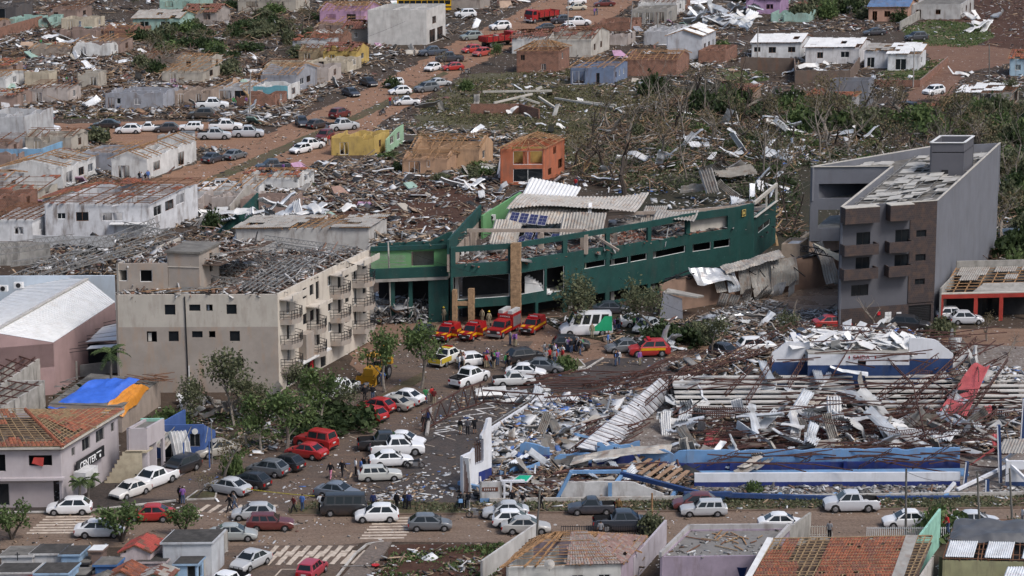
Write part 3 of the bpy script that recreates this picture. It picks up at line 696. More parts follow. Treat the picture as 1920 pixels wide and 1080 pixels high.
 zr=H_-1.0;pr=[f0+d*.4+e*.4,f1-d*.3+e*.4,r1-d*.3-e*.3,rb0+e*-.3,w0+d*.6+e*.2,w1+d*.4]
 MB().prism([(p.x,p.y) for p in pr],zr-.2,zr-.02).build('roof_deck',m_slab,t)
 r=random.Random(11)
 me=M('fibre_cement',(0.40,0.385,0.355),.9,.2,1.0,(.2,.18,.16),.5,False)
 pp=np.array([(p.x,p.y) for p in pr])
 for i in range(190):
  q=f0+d*r.uniform(.6,L-1.0)+e*r.uniform(.8,D-1.5) if i<130 else w0+d*r.uniform(1,9)+e*r.uniform(1,12)
  c=[q,q+d*r.uniform(1.0,1.9),None,q+e*r.uniform(1.2,2.4)];c[2]=c[1]+c[3]-c[0]
  if not in_poly(np.array([(x.x,x.y) for x in c]),pp).all():continue
  z=zr+.1+r.uniform(0,.45);tl=[r.uniform(-.15,.15) for _ in range(3)]
  a_,b_,c_,d_=[Vector((x.x,x.y,z)) for x in c];b_.z+=tl[0];d_.z+=tl[1];c_.z+=tl[0]+tl[1]
  MB().quad(a_,b_,c_,d_,.03).build('roof_sheet',me,t)
 for i in range(16):
  a=f0+d*.3+e*(1+i*(D-2)/16);b=a+d*(L-.7)+e*r.uniform(-.5,.5);a.z=b.z=zr+.35+r.uniform(-.1,.3);piece('batten',a,b,.07,.07,m_steel,t)
 for i in range(6):
  a=f0+d*(.6+i*L/6.5)+e*1;b=a+e*(D-3);a.z=b.z=zr+.3;piece('batten',a,b,.08,.08,m_steel,t)
 hb=17.4;b0=G(1745,268,hb);b1=G(1808,268,hb);b2=G(1826,255,hb);b3=b0+(b2-b1)
 bx=MB()
 for a,b in((b0,b1),(b1,b2),(b2,b3),(b3,b0)):wall_mb(a,b,zr,hb,.2,mb=bx)
 bo=bx.build('tank_box',m_greyf,t)
 for a,b in((b0,b1),(b1,b2),(b2,b3),(b3,b0)):MB().beam(a+UP*.04,b+UP*.04,.3,.08).build('coping',m_whitepaint,t)
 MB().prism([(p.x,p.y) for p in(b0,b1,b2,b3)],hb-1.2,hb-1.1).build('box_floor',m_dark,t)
 MB().obox(Vector((b0.x,b0.y,zr))+(b1-b0)*.35-Vector((0,.05,0)),(b1-b0)*.2,Vector((0,.1,0)),UP*.9).build('hatch',m_dark,t)
grey_block()
# ------- green store building
m_green=M('dark_green_render',(0.011,0.054,0.048),0.75,0.25,0.6,(0.035,0.05,0.045),0.7,spots=(0.06,0.11,0.10))
m_lgreen=M('light_green_render',(0.13,0.30,0.13),0.8,0.12,0.6,(0.16,0.20,0.12),0.5)
m_pillarwood=M('plank_cladding',(0.31,0.20,0.115),0.7,0.4,3.0,(0.11,0.07,0.04),0.6,False)
m_greyrender=M('unpainted_render',(0.33,0.27,0.225),0.9,0.15,0.8,GRIME,0.5)
m_solar=M('solar_cell',(0.018,0.022,0.075),0.15,0.2,3.0,spec=0.6)
def green_store():
 h=9.2
 pts=[G(x,y,h) for x,y in((845,464),(958,457),(1060,441),(1140,428),(1218,415),(1290,401),(1384,388),(1414,381),(1456,350))]
 base=Vector((pts[0].x,pts[0].y,0));t=thing('green_store','long curved dark-green store with open roof terrace and torn zinc roof','building',base)
 U=[(7.15,8.6),(7.1,8.6),(7.0,8.6),(6.85,8.5),(6.7,8.45),(6.6,8.3)]
 low=[[(.04,.98,3.0,5.7),(.02,.98,0,2.0)],[(.10,.62,3.0,5.6),(.66,.99,2.6,5.6),(.06,.45,0,1.8),(.5,.97,0,1.7)],[(.45,.95,4.75,5.5),(.05,.45,0,1.7),(.5,.95,0,1.5)],[(.05,.5,4.6,5.4),(.55,.95,4.6,5.4),(.05,.5,0.3,1.5),(.55,.97,.4,1.6)],[(.1,.95,4.55,5.4),(.05,.6,.4,1.5)],[(.1,.47,4.4,5.35),(.52,.85,4.45,5.4)],[]]
 for i in range(7):
  a,b=pts[i],pts[i+1];L=(b-a).length
  ops=[(f0*L,f1*L,z0,z1) for f0,f1,z0,z1 in low[i]]
  if i<6:ops.append(((.05 if i else .08)*L,(.96 if i<5 else .80)*L,*U[i]))
  zb=0 if i<5 else 1.6
  wall_mb(a,b,zb,h,.3,ops,top=(lambda s,i=i:h-0.12*abs(mnoise.noise((s*1.3,i*9.1,2)))) if i>2 else None).build('wall',m_green,t)
  for op in ops:
   if op[3]<6 and op[2]>2:window_in(t,a,b,op,.3,.05,m_whitepaint,None,pane=False,mull=False)
 a,b=pts[7],pts[8];L=(b-a).length
 wall_mb(a,b,2.0,7.4,.3,[(L*.2,L*.75,4.9,5.7)]).build('wall',m_green,t)
 window_in(t,a,b,(L*.2,L*.75,4.9,5.7),.3,.06,m_whitepaint)
 MB().obox(a+UP*-1.8,(b-a),Vector((.3,-.1,0)),UP*.08).build('coping',m_coping,t)
 mbr=MB();mbr.beam(a+UP*.0,b+UP*.3,.28,.4);mbr.beam(b-UP*1.8,b+UP*.3,.3);mbr.beam(a.lerp(b,.55)-UP*1.8,a.lerp(b,.55)+UP*.2,.22);mbr.build('parapet_frame',m_coping,t)
 nr=Vector(((b-a).y,-(b-a).x,0)).normalized()
 for k in(.25,.5,.8):
  q=a.lerp(b,k)+nr*.35;q.z=4.5;lm=MB();lm.tube(q-nr*.35,q,.04,.04,6);lm.tube(q-UP*.12,q+UP*.08,.2,.1,10);lm.build('wall_lamp',m_black,t)
 q=pts[6].lerp(pts[7],.2);nr2=Vector(((pts[7]-pts[6]).y,-(pts[7]-pts[6]).x,0)).normalized();dd=(pts[7]-pts[6]).normalized()
 sg=MB();sg.obox(q+nr2*.05+UP*-1.3,dd*.75,nr2*.06,UP*.85);sg=sg.build('square_sign',m_black,t)
 g2=MB();gold=M('gold_emblem',(.5,.38,.12),.5)
 for z0,z1,x0,x1 in((-1.3,-1.22,0,.75),(-.53,-.45,0,.75),(-1.22,-.53,0,.08),(-1.22,-.53,.67,.75)):g2.obox(q+nr2*.12+UP*z0+dd*x0,dd*(x1-x0),nr2*.02,UP*(z1-z0))
 g2.tube(q+nr2*.11+dd*.37+UP*-.88,q+nr2*.14+dd*.37+UP*-.88,.2,.2,10);g2.build('emblem',gold,sg)
 eb=rot(74);zt=6.55
 deck=[p.copy() for p in pts[:8]]+[pts[8].copy()]
 back=[pts[8]+Vector((-3,3,0)),pts[5]+eb*17,pts[3]+eb*20,pts[1]+eb*26,pts[0]+eb*26]
 inn=lambda p:p+eb*.35
 MB().prism([(p.x,p.y) for p in [inn(q) for q in deck]+back],zt-.3,zt).build('terrace_slab',M('terrace_floor',(.27,.235,.2),.9,.3,.7,(.12,.08,.06),.6,False),t)
 MB().prism([(p.x,p.y) for p in [inn(q) for q in deck]+back],2.3,2.5).build('floor_slab',m_concrete,t)
 for i in range(7):
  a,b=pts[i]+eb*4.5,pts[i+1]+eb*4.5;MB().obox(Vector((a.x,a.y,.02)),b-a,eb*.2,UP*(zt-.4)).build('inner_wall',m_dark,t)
  a=pts[i]+eb*1.6;MB().obox(Vector((a.x,a.y,0.02)),EA*.35,eb*.35,UP*(zt-.35)).build('column',m_concrete,t)
 wall_mb(pts[5]+eb*1.2,pts[6]+eb*1.2,zt,8.6,.15).build('inner_wall',m_coping,t)
 st=MB();q=pts[1].lerp(pts[2],.15)+eb*2.4
 for k in range(9):st.obox(Vector((q.x,q.y,2.5))+EA*(.33*k)+UP*0,EA*.33,eb*1.0,UP*(.24*(9-k)))
 st.build('staircase',m_whitepaint,t)
 def pillar(x,w_,z1,out=.45):
  p=G(x,457+(958-x)*.06,h);p=p-rot(A_+90)*out;p.z=0;n=int(z1/.36)
  for k in range(n):
   q=p+UP*(k*.36);j=rnd.uniform(-.012,.012);MB().obox(q+Vector((j,j,.004)),EA*(w_+j),eb*(out+.1),UP*.35).build('plank',m_pillarwood,t)
 pillar(957,1.1,9.4)
 pillar(847,.45,4.4,.5);pillar(877,.6,4.6,.5)
 a=G(847,462,h)-rot(92)*.45;a.z=2.35;MB().obox(a,EA*2.3,eb*.5,UP*.5).build('lintel',m_pillarwood,t)
 s0,s1=G(838,448,10.2),G(899,382,10.2)
 wall_mb(s0,s1,8.4,10.2,.25,inner=-1,top=ragged(10.2,.35,3,.3)).build('wall',m_green,t)
 wall_mb(s0,s1,zt-.2,8.4,.22,[((s1-s0).length*.45,(s1-s0).length*.5,7,8.2)],inner=-1).build('wall',m_greyrender,t)
 s2,s3=G(902,404,h),G(974,360,h)
 wall_mb(s2,s3,zt-.2,h,.25,inner=-1).build('wall',m_lgreen,t)
 MB().obox(Vector((s3.x,s3.y,zt-.2)),Vector((7,1,0)),Vector((0,.3,0)),UP*2.0).build('wall',m_lgreen,t)
 for(x,y,zz) in((855,452,7.6),(862,447,7.6),(855,480,6.8),(864,476,6.8),(915,413,8.0)):
  p=G(x,y,zz);ac=MB().obox(p,EA*.85,eb*.35,UP*.65).build('air_conditioner',m_whitepaint,t);c=p+EA*.42-eb*.02+UP*.32
  MB().tube(c,c-eb*.03,.24,.24,12).build('fan_grille',m_black,ac)
 r=random.Random(4)
 beams=[((872,432),(1090,432)),((1090,432),(1112,428)),((1130,402),(1290,396)),((1130,402),(1135,440)),((838,445),(885,432)),((1290,396),(1400,386))]
 for a,b in beams[:1]+beams[2:3]+beams[5:]:MB().beam(G(*a,8.9),G(*b,8.9),.3,.38).build('concrete_beam',m_greyrender,t)
 MB().beam(G(872,432,8.9),G(838,466,8.0),.22,.25).build('concrete_beam',m_greyrender,t)
 MB().beam(G(1095,430,8.9),G(1160,470,6.8),.25,.28).build('concrete_beam',m_greyrender,t)
 for x,y in((872,432),(885,428),(1008,432),(1012,436),(1088,430),(1095,440),(1133,402),(1212,399),(1290,396),(1150,425)):
  p=G(x,y,8.9);MB().obox(Vector((p.x,p.y,zt)),EA*.4,eb*.4,UP*2.3).build('column',m_greyrender,t)
 rubble('terrace_rubble',[inn(q) for q in deck[:7]]+[pts[6]+eb*9,pts[0]+eb*18],1500,'brick',(.15,.7),(zt,zt+.15),.2,41,t,.5,clump=.5)
 rubble('terrace_rubble',[inn(q) for q in deck]+back,900,'grey',(.3,1.3),(zt,zt+.5),.3,42,t,.5,clump=.3)
 def bent_roof(px,z,ex,ey,nseg,bend,mat,rows=10,nm='roof_sheet'):
  mb=MB();corr_sheet(mb,G(*px,z),ex,ey,nseg,.07,bend,rows);return mb.build(nm,mat,t)
 wave=lambda k,s:(lambda u,v:k*math.sin(v*2.6+u*1.8+s)+.25*mnoise.noise((u*3,v*3,s)))
 m_old=corrugated('old_zinc_roof',(.42,.39,.35),.6,.2,(.30,.18,.10),.8)
 bent_roof((942,425),8.2,EA*11.8,eb*6+UP*2.2,30,lambda u,v:.5*math.sin(v*3+u*2)+.3*mnoise.noise((u*3,v*3,1)),m_old)
 bent_roof((948,392),10.0,EA*15.5+UP*-.2,eb*7.5+UP*.5,36,lambda u,v:.35*math.sin(v*3+u*4)+.4*mnoise.noise((u*2,v*2,5)),m_old)
 bent_roof((975,372),10.2,EA*6.3+UP*-.6,eb*5+UP*1.7,14,lambda u,v:-.8*u*v,m_zincw)
 bent_roof((1045,450),7.4,EA*5.2+UP*.3,eb*2.6+UP*2.6,14,lambda u,v:.25*math.sin(u*5),m_zincd)
 bent_roof((915,458),7.0,EA*3.2-UP*.6,eb*3.0+UP*2.4,10,lambda u,v:.4*math.sin(u*3),m_old)
 bent_roof((1195,432),7.0,EA*2.8,eb*4+UP*2.2,10,lambda u,v:.5*math.sin(v*3),m_zincd)
 bent_roof((1222,416),8.6,EA*5,eb*3+UP*.9,14,lambda u,v:.3*math.sin(v*3+u*3),m_zincd)
 MB().quad(G(1098,421,8.8)-UP*1.8,G(1100,421,8.8)-UP*1.8+EA*.4,G(1104,380,10.4)+EA*.4,G(1104,380,10.4),.05).build('flashing',m_zincw,t)
 fr=M('panel_frame',(.4,.4,.42),.5,.1)
 def solar(p,ex,ey):
  n=ex.cross(ey).normalized();o=MB().quad(p,p+ex,p+ex+ey,p+ey,.04).build('solar_panel',fr,t);c=MB()
  for i in range(2):
   for j in range(3):c.quad(p+ex*(.04+.47*i)+ey*(.03+.32*j)+n*.012,p+ex*(.49+.47*i)+ey*(.03+.32*j)+n*.012,p+ex*(.49+.47*i)+ey*(.33+.32*j)+n*.012,p+ex*(.04+.47*i)+ey*(.33+.32*j)+n*.012,.01)
  c.build('cells',m_solar,o)['kind']='stuff'
 for i in range(4):solar(G(952,420,8.9)+EA*(1.12*i)+UP*(.25-.14*i)+eb*.3,EA*1.0-UP*.12,eb*1.5+UP*.9)
 for x,y,z in((980,446,7.9),(1000,448,7.9),(968,462,7.2),(1030,450,7.5),(1080,430,8.2),(1075,449,7.4),(1100,436,7.8)):
  a=r.uniform(-.6,.6);solar(G(x,y,z),Vector((math.cos(a),math.sin(a),r.uniform(-.3,.3)))*1.0,eb*1.3+UP*r.uniform(.3,1.1))
 p=G(1068,502,4.6)-rot(92)*.8;b=MB();b.obox(p,EA*1.9,rot(92)*.8,UP*.12);b.obox(p+UP*1.4,EA*1.9,rot(92)*.8,UP*.12);b.obox(p+UP*.12,EA*.12,rot(92)*.8,UP*1.28);b.obox(p+EA*1.78+UP*.12,EA*.12,rot(92)*.8,UP*1.28)
 bo=b.build('niche',M('cream_paint',(.5,.47,.36),.8),t);MB().obox(p+EA*.8+UP*.2+rot(92)*.2,EA*.8,rot(92)*.4,UP*.9).build('air_conditioner',m_black,t)
 A0,A1=G(688,524,5.4),G(840,518,5.4);e2=(A1-A0).normalized();n2=rot(80);L=(A1-A0).length
 MB().obox(A0,A1-A0,n2*.3,UP*1.15).build('band',m_green,t);MB().obox(A0-UP*.35-n2*.2,A1-A0,n2*6,UP*.3).build('floor_slab',m_concrete,t)
 B0,B1=A0+n2*2.2,A1+n2*2.2
 wall_mb(B0,B1,5.3,8.2,.2,[(L*.5,L*.78,6.3,8.0)]).build('wall',m_lgreen,t)
 MB().obox(B0+UP*2.85-n2*.3,e2*L,n2*.5,UP*.5).build('band',m_green,t)
 wall_mb(B0+n2*.6+e2*L*.08,B1+n2*.6,8.3,10.0,.25,top=lambda s:9.0+(0 if s<L*.65 else(s-L*.65)*.5)-.1*abs(mnoise.noise((s*2,1,1)))).build('wall',m_green,t)
 MB().obox(B0+UP*.1+n2*3+e2*L*.45,e2*L*.5,n2*.1,UP*2.6).build('inner_wall',M('cream_wall',(.42,.39,.33),.9),t)
 MB().obox(Vector((A1.x,A1.y,0))-e2*2.3+n2*.1,e2*2.3,n2*.3,UP*5.1).build('wall',m_green,t)
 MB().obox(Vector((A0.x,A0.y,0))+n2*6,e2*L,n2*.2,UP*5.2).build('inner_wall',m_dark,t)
 for k in(.02,.28,.5):MB().obox(Vector((A0.x,A0.y,0))+e2*L*k+n2*.5,e2*.4,n2*.4,UP*5.1).build('column',m_green if k>.1 else m_concrete,t)
 rubble('rubble',[A0+e2*.5,A0+e2*(L*.72),A0+e2*(L*.72)+n2*5,A0+n2*5],500,'grey',(.3,1.4),(0,1.8),.5,43,t,.4,clump=0)
 r=random.Random(8)
 for i in range(16):
  a=A0+UP*(1.2+.12*i)+n2*.4;b=A0+e2*L*(.45+.05*r.random())+UP*(1.2+.1*i)+n2*.4;piece('wire',a,b-UP*.3*r.random(),.03,.03,m_steel,t)
 MB().obox(B0+UP*3.1+n2*.8,e2*L,n2*5.5,UP*.15).build('roof_deck',M('pale_deck',(.42,.40,.37),.9,.3,.8,GRIME,.5,False),t)
 rubble('roof_rubble',[B0+n2*1,B1+n2*1,B1+n2*6,B0+n2*6],420,'mixed',(.3,1.4),(8.6,9.0),.25,44,t,.5,clump=0)
green_store()
# ------- yard wall under a fallen canopy
m_yardwall=M('brown_yard_wall',(.26,.17,.125),.9,.15,.6,(.15,.10,.075),.5)
def yard_wall():
 a,b=G(1238,588),G(1545,536);t=thing('yard_wall','brown rendered wall with wrecked zinc canopy hanging over it','wall',a)
 d=(b-a);L=d.length;d/=L;n=Vector((d.y,-d.x,0))
 wall_mb(a,b,0,3.9,.3,top=lambda s:3.9-max(0,.5-s*.2)).build('wall',m_yardwall,t)
 c=G(1600,522);MB().obox(b,(c-b),UP*.0+Vector((0,.3,0)),UP*3.6).build('wall',m_yardwall,t)
 r=random.Random(2)
 for i in range(14):
  s=L*(.02+.07*i);p=a+d*s+UP*3.9;q=p+d*r.uniform(2,6)+UP*r.uniform(-.4,.6)+n*r.uniform(-1.5,1.2);piece('canopy_bar',p,q,.12,.12,m_black,t)
 for i in range(10):
  s=L*(.05+.09*i);p=a+d*s+UP*3.9-n*.8;piece('canopy_bar',p,p+n*r.uniform(1,3.2)+UP*r.uniform(-2.5,.5)+d*r.uniform(-1,1),.09,.09,m_black,t)
 for i in range(26):
  s=L*(.1+.75*r.random());p=a+d*s+UP*(3.7+.5*r.random())-n*r.random();piece('canopy_bar',p,p+d*r.uniform(-2,2)+UP*r.uniform(-.2,.5)+n*r.uniform(-.8,.8),.1,.1,m_black,t)
 def hang(s,w_,top,drop,lean,mat,nseg):
  o=a+d*s+n*.25+UP*top;mb=MB();seed=s
  corr_sheet(mb,o,d*w_,n*lean-UP*drop,nseg,.06,lambda u,v:.35*math.sin(v*3+seed)*v+.25*mnoise.noise((u*2+seed,v*2,0)),7);mb.build('zinc_sheet',mat,t)
 hang(L*.52,3.2,4.3,3.9,.9,m_zincd,8);hang(L*.45,1.6,4.0,3.0,.8,m_zincd,5);hang(L*.36,1.7,4.0,2.5,1.0,m_zinc,5);hang(L*.30,1.5,3.9,2.3,.6,m_zincd,5)
 hang(L*.64,4.2,4.3,3.3,.7,m_zincd,11);hang(L*.93,2.2,4.6,3.6,2.3,m_zincd,6)
 o=a+d*L*.16+UP*5.0;mb=MB();corr_sheet(mb,o,d*6.2-UP*.9,n*1.6-UP*1.5,6,.05,lambda u,v:.6*math.sin(u*7)*v+.3*mnoise.noise((u*4,v*2,3)),8);mb.build('zinc_sheet',m_zinc,t)
 o=a+d*L*.35+UP*4.5;mb=MB();corr_sheet(mb,o,d*9+UP*.9,n*1.2-UP*.7,20,.05,lambda u,v:.35*mnoise.noise((u*5,v*2,7)),4);mb.build('zinc_sheet',m_zincd,t)
 o=a+d*L*.9+UP*5.6+n*.5;mb=MB();corr_sheet(mb,o,d*1.6+UP*.2,d*2.6-UP*5.2+n*1,6,.06,lambda u,v:.3*math.sin(v*5),8);mb.build('zinc_sheet',m_zinc,t)
 for i in range(9):
  p=a+d*(L*(.3+.05*i))+n*(.8+r.random()*1.5);mb=MB();an=r.uniform(-.5,.9)
  corr_sheet(mb,p+UP*.1,Vector((math.cos(an),math.sin(an),r.uniform(-.2,.6)))*1.1,n*.8+UP*r.uniform(.5,1.9),4,.05,lambda u,v:.2*math.sin(v*4+i),5);mb.build('zinc_sheet',r.choice([m_zinc,m_zincd,m_zincd]),t)
yard_wall()
def leaning_panel():
 a=G(1236,600);t=thing('leaning_slab','grey rendered slab toppled at the end of the brown yard wall','slab',a)
 q=[a,a+EA*2.6+EB*.5,a+EA*2.2+EB*1.4+UP*2.2,a+EA*.1+EB*1.1+UP*3.1];MB().quad(*q,.25).build('slab',m_grey,t)
 MB().quad(q[3],q[3]+EA*4+UP*-.6,q[3]+EA*4.2+EB*2-UP*.9,q[3]+EB*2,.2).build('slab',m_concrete,t)
leaning_panel()
def planter():
 p=G(1465,480,2.9);t=thing('concrete_planter','square tan concrete tank standing behind the brown yard wall','tank',Vector((p.x,p.y,0)))
 m=M('tan_concrete',(.33,.26,.2),.9,.2);MB().obox(Vector((p.x,p.y,0)),EA*2.3,EB*4,UP*3.0).build('plinth',m,t)
 for o,ex,ey in((p,EA*2.3,EB*.25),(p+EB*3.75,EA*2.3,EB*.25),(p+EB*.25,EA*.25,EB*3.5),(p+EB*.25+EA*2.05,EA*.25,EB*3.5)):MB().obox(o+UP*.1,ex,ey,UP*1.4).build('side',m,t)
 MB().obox(p+EA*.25+EB*.25+UP*1.1,EA*1.8,EB*3.5,UP*.06).build('water',m_whitepaint,t)
planter()
truss('black steel truss sagging beside the grey building',G(1500,470,5.2),G(1562,482,4.2),.7,m_black,None,None,.12)
def awning():
 p=G(1520,452,6.5);t=thing('torn_awning','cream torn awning sheet drooping from the grey building wing','awning',Vector((p.x,p.y,0)))
 mb=MB();corr_sheet(mb,p,EA*3.0-UP*2.2,EA*2.2-UP*.2+EB*1.5-UP*1.5,5,.04,lambda u,v:.5*math.sin(u*3)*v,8);mb.build('sheet',M('cream_awning',(.55,.53,.44),.7),t)
awning()
# ------- red shop beside the grey building
def red_shop():
 a,b=G(1760,604),G(1930,600);t=thing('red_shop','low shop with red beam and pillars and half-stripped roof','shop',a)
 d=(b-a);L=d.length;d/=L;e=EB;m_redp=M('red_paint',(.30,.035,.025),.6,.2,1,(.12,.03,.02),.4)
 MB().obox(a+UP*2.75,d*L,e*.3,UP*.5).build('fascia',m_redp,t)
 for k in(0.0,.38,.66,.98):MB().obox(a+d*L*k,d*.4,e*.4,UP*2.75).build('pillar',m_redp,t)
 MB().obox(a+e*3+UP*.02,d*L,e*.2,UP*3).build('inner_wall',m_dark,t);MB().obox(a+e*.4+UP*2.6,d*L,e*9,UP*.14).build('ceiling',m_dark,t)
 wall_mb(a+e*3+d*L*.42,a+e*3+d*L*.64,0,2.6,.1).build('shop_window',m_glass,t)
 wall_mb(a+e*9.5,b+e*9.5,0,5.2,.25).build('wall',m_concrete,t);wall_mb(a+e*9.5,a,0,4.0,.2,top=lambda s:4.0+1.2*(1-s/9.5)).build('wall',m_concrete,t)
 for i in range(9):piece('rafter',a+d*(L*i/8)+e*.5+UP*3.1,a+d*(L*i/8)+e*9.4+UP*4.4,.1,.14,m_wood,t)
 for i in range(9):piece('batten',a+e*(1+i)+UP*(3.25+.14*i),a+e*(1+i)+UP*(3.25+.14*i)+d*L,.08,.08,m_wood,t)
 r=random.Random(3)
 for s,w_,v0,v1 in((0.5,3.6,6.5,9.3),(1.2,2.2,4.8,7.0),(4.8,2.6,7.5,9.3),(8,3,8,9.4),(6.5,1.5,5,6.6),(5,5,.8,2.6)):
  mb=MB();corr_sheet(mb,a+d*s+e*v0+UP*(3.2+.14*v0),d*w_,e*(v1-v0)+UP*.14*(v1-v0),int(w_*4),.04);mb.build('roof_sheet',m_zincd,t)
 MB().quad(a+d*3.6+e*.3+UP*3.3,a+d*11+e*.3+UP*3.3,a+d*11+e*2.8+UP*3.9,a+d*4.6+e*2.8+UP*3.9,.06).build('roof_sheet',m_concrete,t)
 MB().obox(a+UP*3.25,d*L,e*.5,UP*.12).build('gutter',m_coping,t)
red_shop()
# ------- white roofed warehouse
def warehouse():
 z1,z0=7.2,5.6;r0,r1=G(-70,655,z1),G(163,524,z1);e0,e1=G(100,642,z0),G(216,566,z0)
 t=thing('warehouse','long warehouse with bright white corrugated roof and pink side wall','warehouse',Vector((e0.x,e0.y,0)))
 ed=(r1-r0).normalized();e0b=e0-ed*0;r0b=r0+ed*((e0-r0).dot(ed)-3.5)
 def slope(a,b,c,d_,nm):
  "a-b eave, d-c ridge"
  m2=MB();k=40
  for i in range(k):
   f,g=i/k,(i+.92)/k;A0,A1=a.lerp(b,f),a.lerp(b,g);D0,D1=d_.lerp(c,f),d_.lerp(c,g);A2,D2=a.lerp(b,(i+1)/k),d_.lerp(c,(i+1)/k)
   m2.add([A0,A1,D1,D0],[(0,1,2,3)]);m2.add([A1,A1.lerp(A2,.5)+UP*.07,D1.lerp(D2,.5)+UP*.07,D1],[(0,1,2,3)]);m2.add([A1.lerp(A2,.5)+UP*.07,A2,D2,D1.lerp(D2,.5)+UP*.07],[(0,1,2,3)])
  return m2.build(nm,m_zincw,t)
 slope(e0,e1,r1,r0b,'roof_slope')
 l0,l1=r0b+(r0b-e0)*1.15-UP*(z1-z0)*2.1,r1+(r1-e1)*1.9-UP*(z1-z0)*2.8
 slope(r0b,r1,l1,l0,'roof_slope')
 MB().beam(r0b+UP*.1,r1+UP*.1,.45,.12).build('ridge_cap',M('dusty_cap',(.42,.40,.37),.8),t)
 m_pink=M('pink_render',(.36,.245,.235),.9,.12,.5,(.22,.16,.15),.5);MB().add([Vector((e0.x,e0.y,3)),e0-UP*.03,r0b-UP*.03,l0-UP*.05,Vector((l0.x,l0.y,3))],[(0,1,2,3,4)]).build('gable',m_pink,t)
 m_pink=M('pink_render',(.36,.245,.235),.9,.12,.5,(.22,.16,.15),.5)
 wall_mb(e0-UP*.1,e1-UP*.1,0,z0-.08,.25).build('wall',m_pink,t)
 wall_mb(r0b,e0,0,z0-.1,.25).build('wall',m_pink,t)
 m_pale=M('pale_blue_render',(.46,.52,.58),.85,.08,.5,(.3,.3,.3),.4)
 w0,w1=G(-10,531,6.2),G(215,530,6.2);wall_mb(w0,w1,3,7.0,.3).build('wall',m_pale,t)
 for x,y in((31,535),(2,541)):
  p=G(x-5,y+6,6.0);ac=MB().obox(p,EA*.95,EB*.35,UP*.7).build('air_conditioner',m_whitepaint,t);c=p+EA*.5+UP*.35-Vector((0,.02,0));MB().tube(c,c-Vector((0,.03,0)),.27,.27,14).build('fan_grille',m_black,ac)
warehouse()
def carport():
 a=G(120,712);t=thing('carport','dark metal carport with white roof sheets beside the pink wall','carport',a)
 p0,p1,p2,p3=G(120,662,3.4),G(222,650,3.4),G(222,605,3.8),G(190,612,3.8)
 for q in(p0,p1,p2):MB().tube(Vector((q.x,q.y,0)),q,.08,.08,8).build('post',m_black,t)
 for i in range(5):
  f=i/4;a0,b0=p0.lerp(p3,f),p1.lerp(p2,f);lo,hi,br=truss_mb(a0,b0,.35,None,.05);lo.build('beam',m_black,t);hi.build('beam',m_black,t)
 for q in((G(170,634,3.9),G(221,628,3.9),G(221,606,4.1),G(192,613,4.1)),(G(160,641,3.9),G(221,637,3.9),G(221,630,3.9),G(175,634,3.9)),(G(162,654,3.85),G(221,650,3.85),G(221,645,3.85),G(170,648,3.85))):MB().quad(*q,.05).build('roof_sheet',m_zincw,t)
 w0,w1=G(120,712),G(222,700);wall_mb(w0+EB*.5,w1+EB*.5,0,1.3,.2).build('wall',m_concrete,t)
 for x in(122,144):q=G(x,712);MB().tube(q,q+UP*2.0,.13,.13,8).build('post',m_coping,t)
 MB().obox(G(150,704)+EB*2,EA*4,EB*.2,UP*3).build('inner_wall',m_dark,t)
carport()
m_mould=M('mouldy_render',(.36,.34,.31),.92,.3,.8,(.06,.055,.05),.95)
def roofless_shed(label,a,b,c,h,bars,z_in=0.0,seed=1,mat=None):
 "a-b front edge and b-c side edge at the wall top"
 A,B,Cc=G(*a,h),G(*b,h),G(*c,h);D=A+(Cc-B);t=thing('roofless_shed',label,'shed',Vector((B.x,B.y,0)))
 mat=mat or m_mould;r=random.Random(seed)
 wall_mb(A,B,0,h,.25).build('wall',mat,t);wall_mb(B,Cc,0,h,.25).build('wall',mat,t);wall_mb(Cc,D,0,h+.3,.25).build('wall',mat,t);wall_mb(D,A,0,h,.25).build('wall',mat,t)
 MB().prism([(p.x,p.y) for p in(A,B,Cc,D)],0.03,.12).build('floor',m_concrete,t)
 for i in range(bars):
  f=(i+.5)/bars;piece('roof_bar',B.lerp(Cc,f),A.lerp(D,f)+UP*.6,.1,.12,m_rust,t)
 for i in range(3):
  f=(i+.5)/3;piece('roof_bar',A.lerp(B,f)+UP*.2,D.lerp(Cc,f)+UP*.2,.08,.1,m_rust,t)
 rubble('floor_rubble',[A+(Cc-B)*.1,B+(Cc-B)*.1,Cc,D],120,'mixed',(.3,1.2),(.1,.4),.25,seed+90,t,.3,clump=0)
 return t
roofless_shed('roofless hall with rusty roof bars against the pink warehouse',(-40,718),(2,722),(100,655),4.0,7,0,3)
roofless_shed('roofless shed with black-stained wall above the clay-tile roof',(-60,765),(2,764),(84,718),3.4,4,0,4)
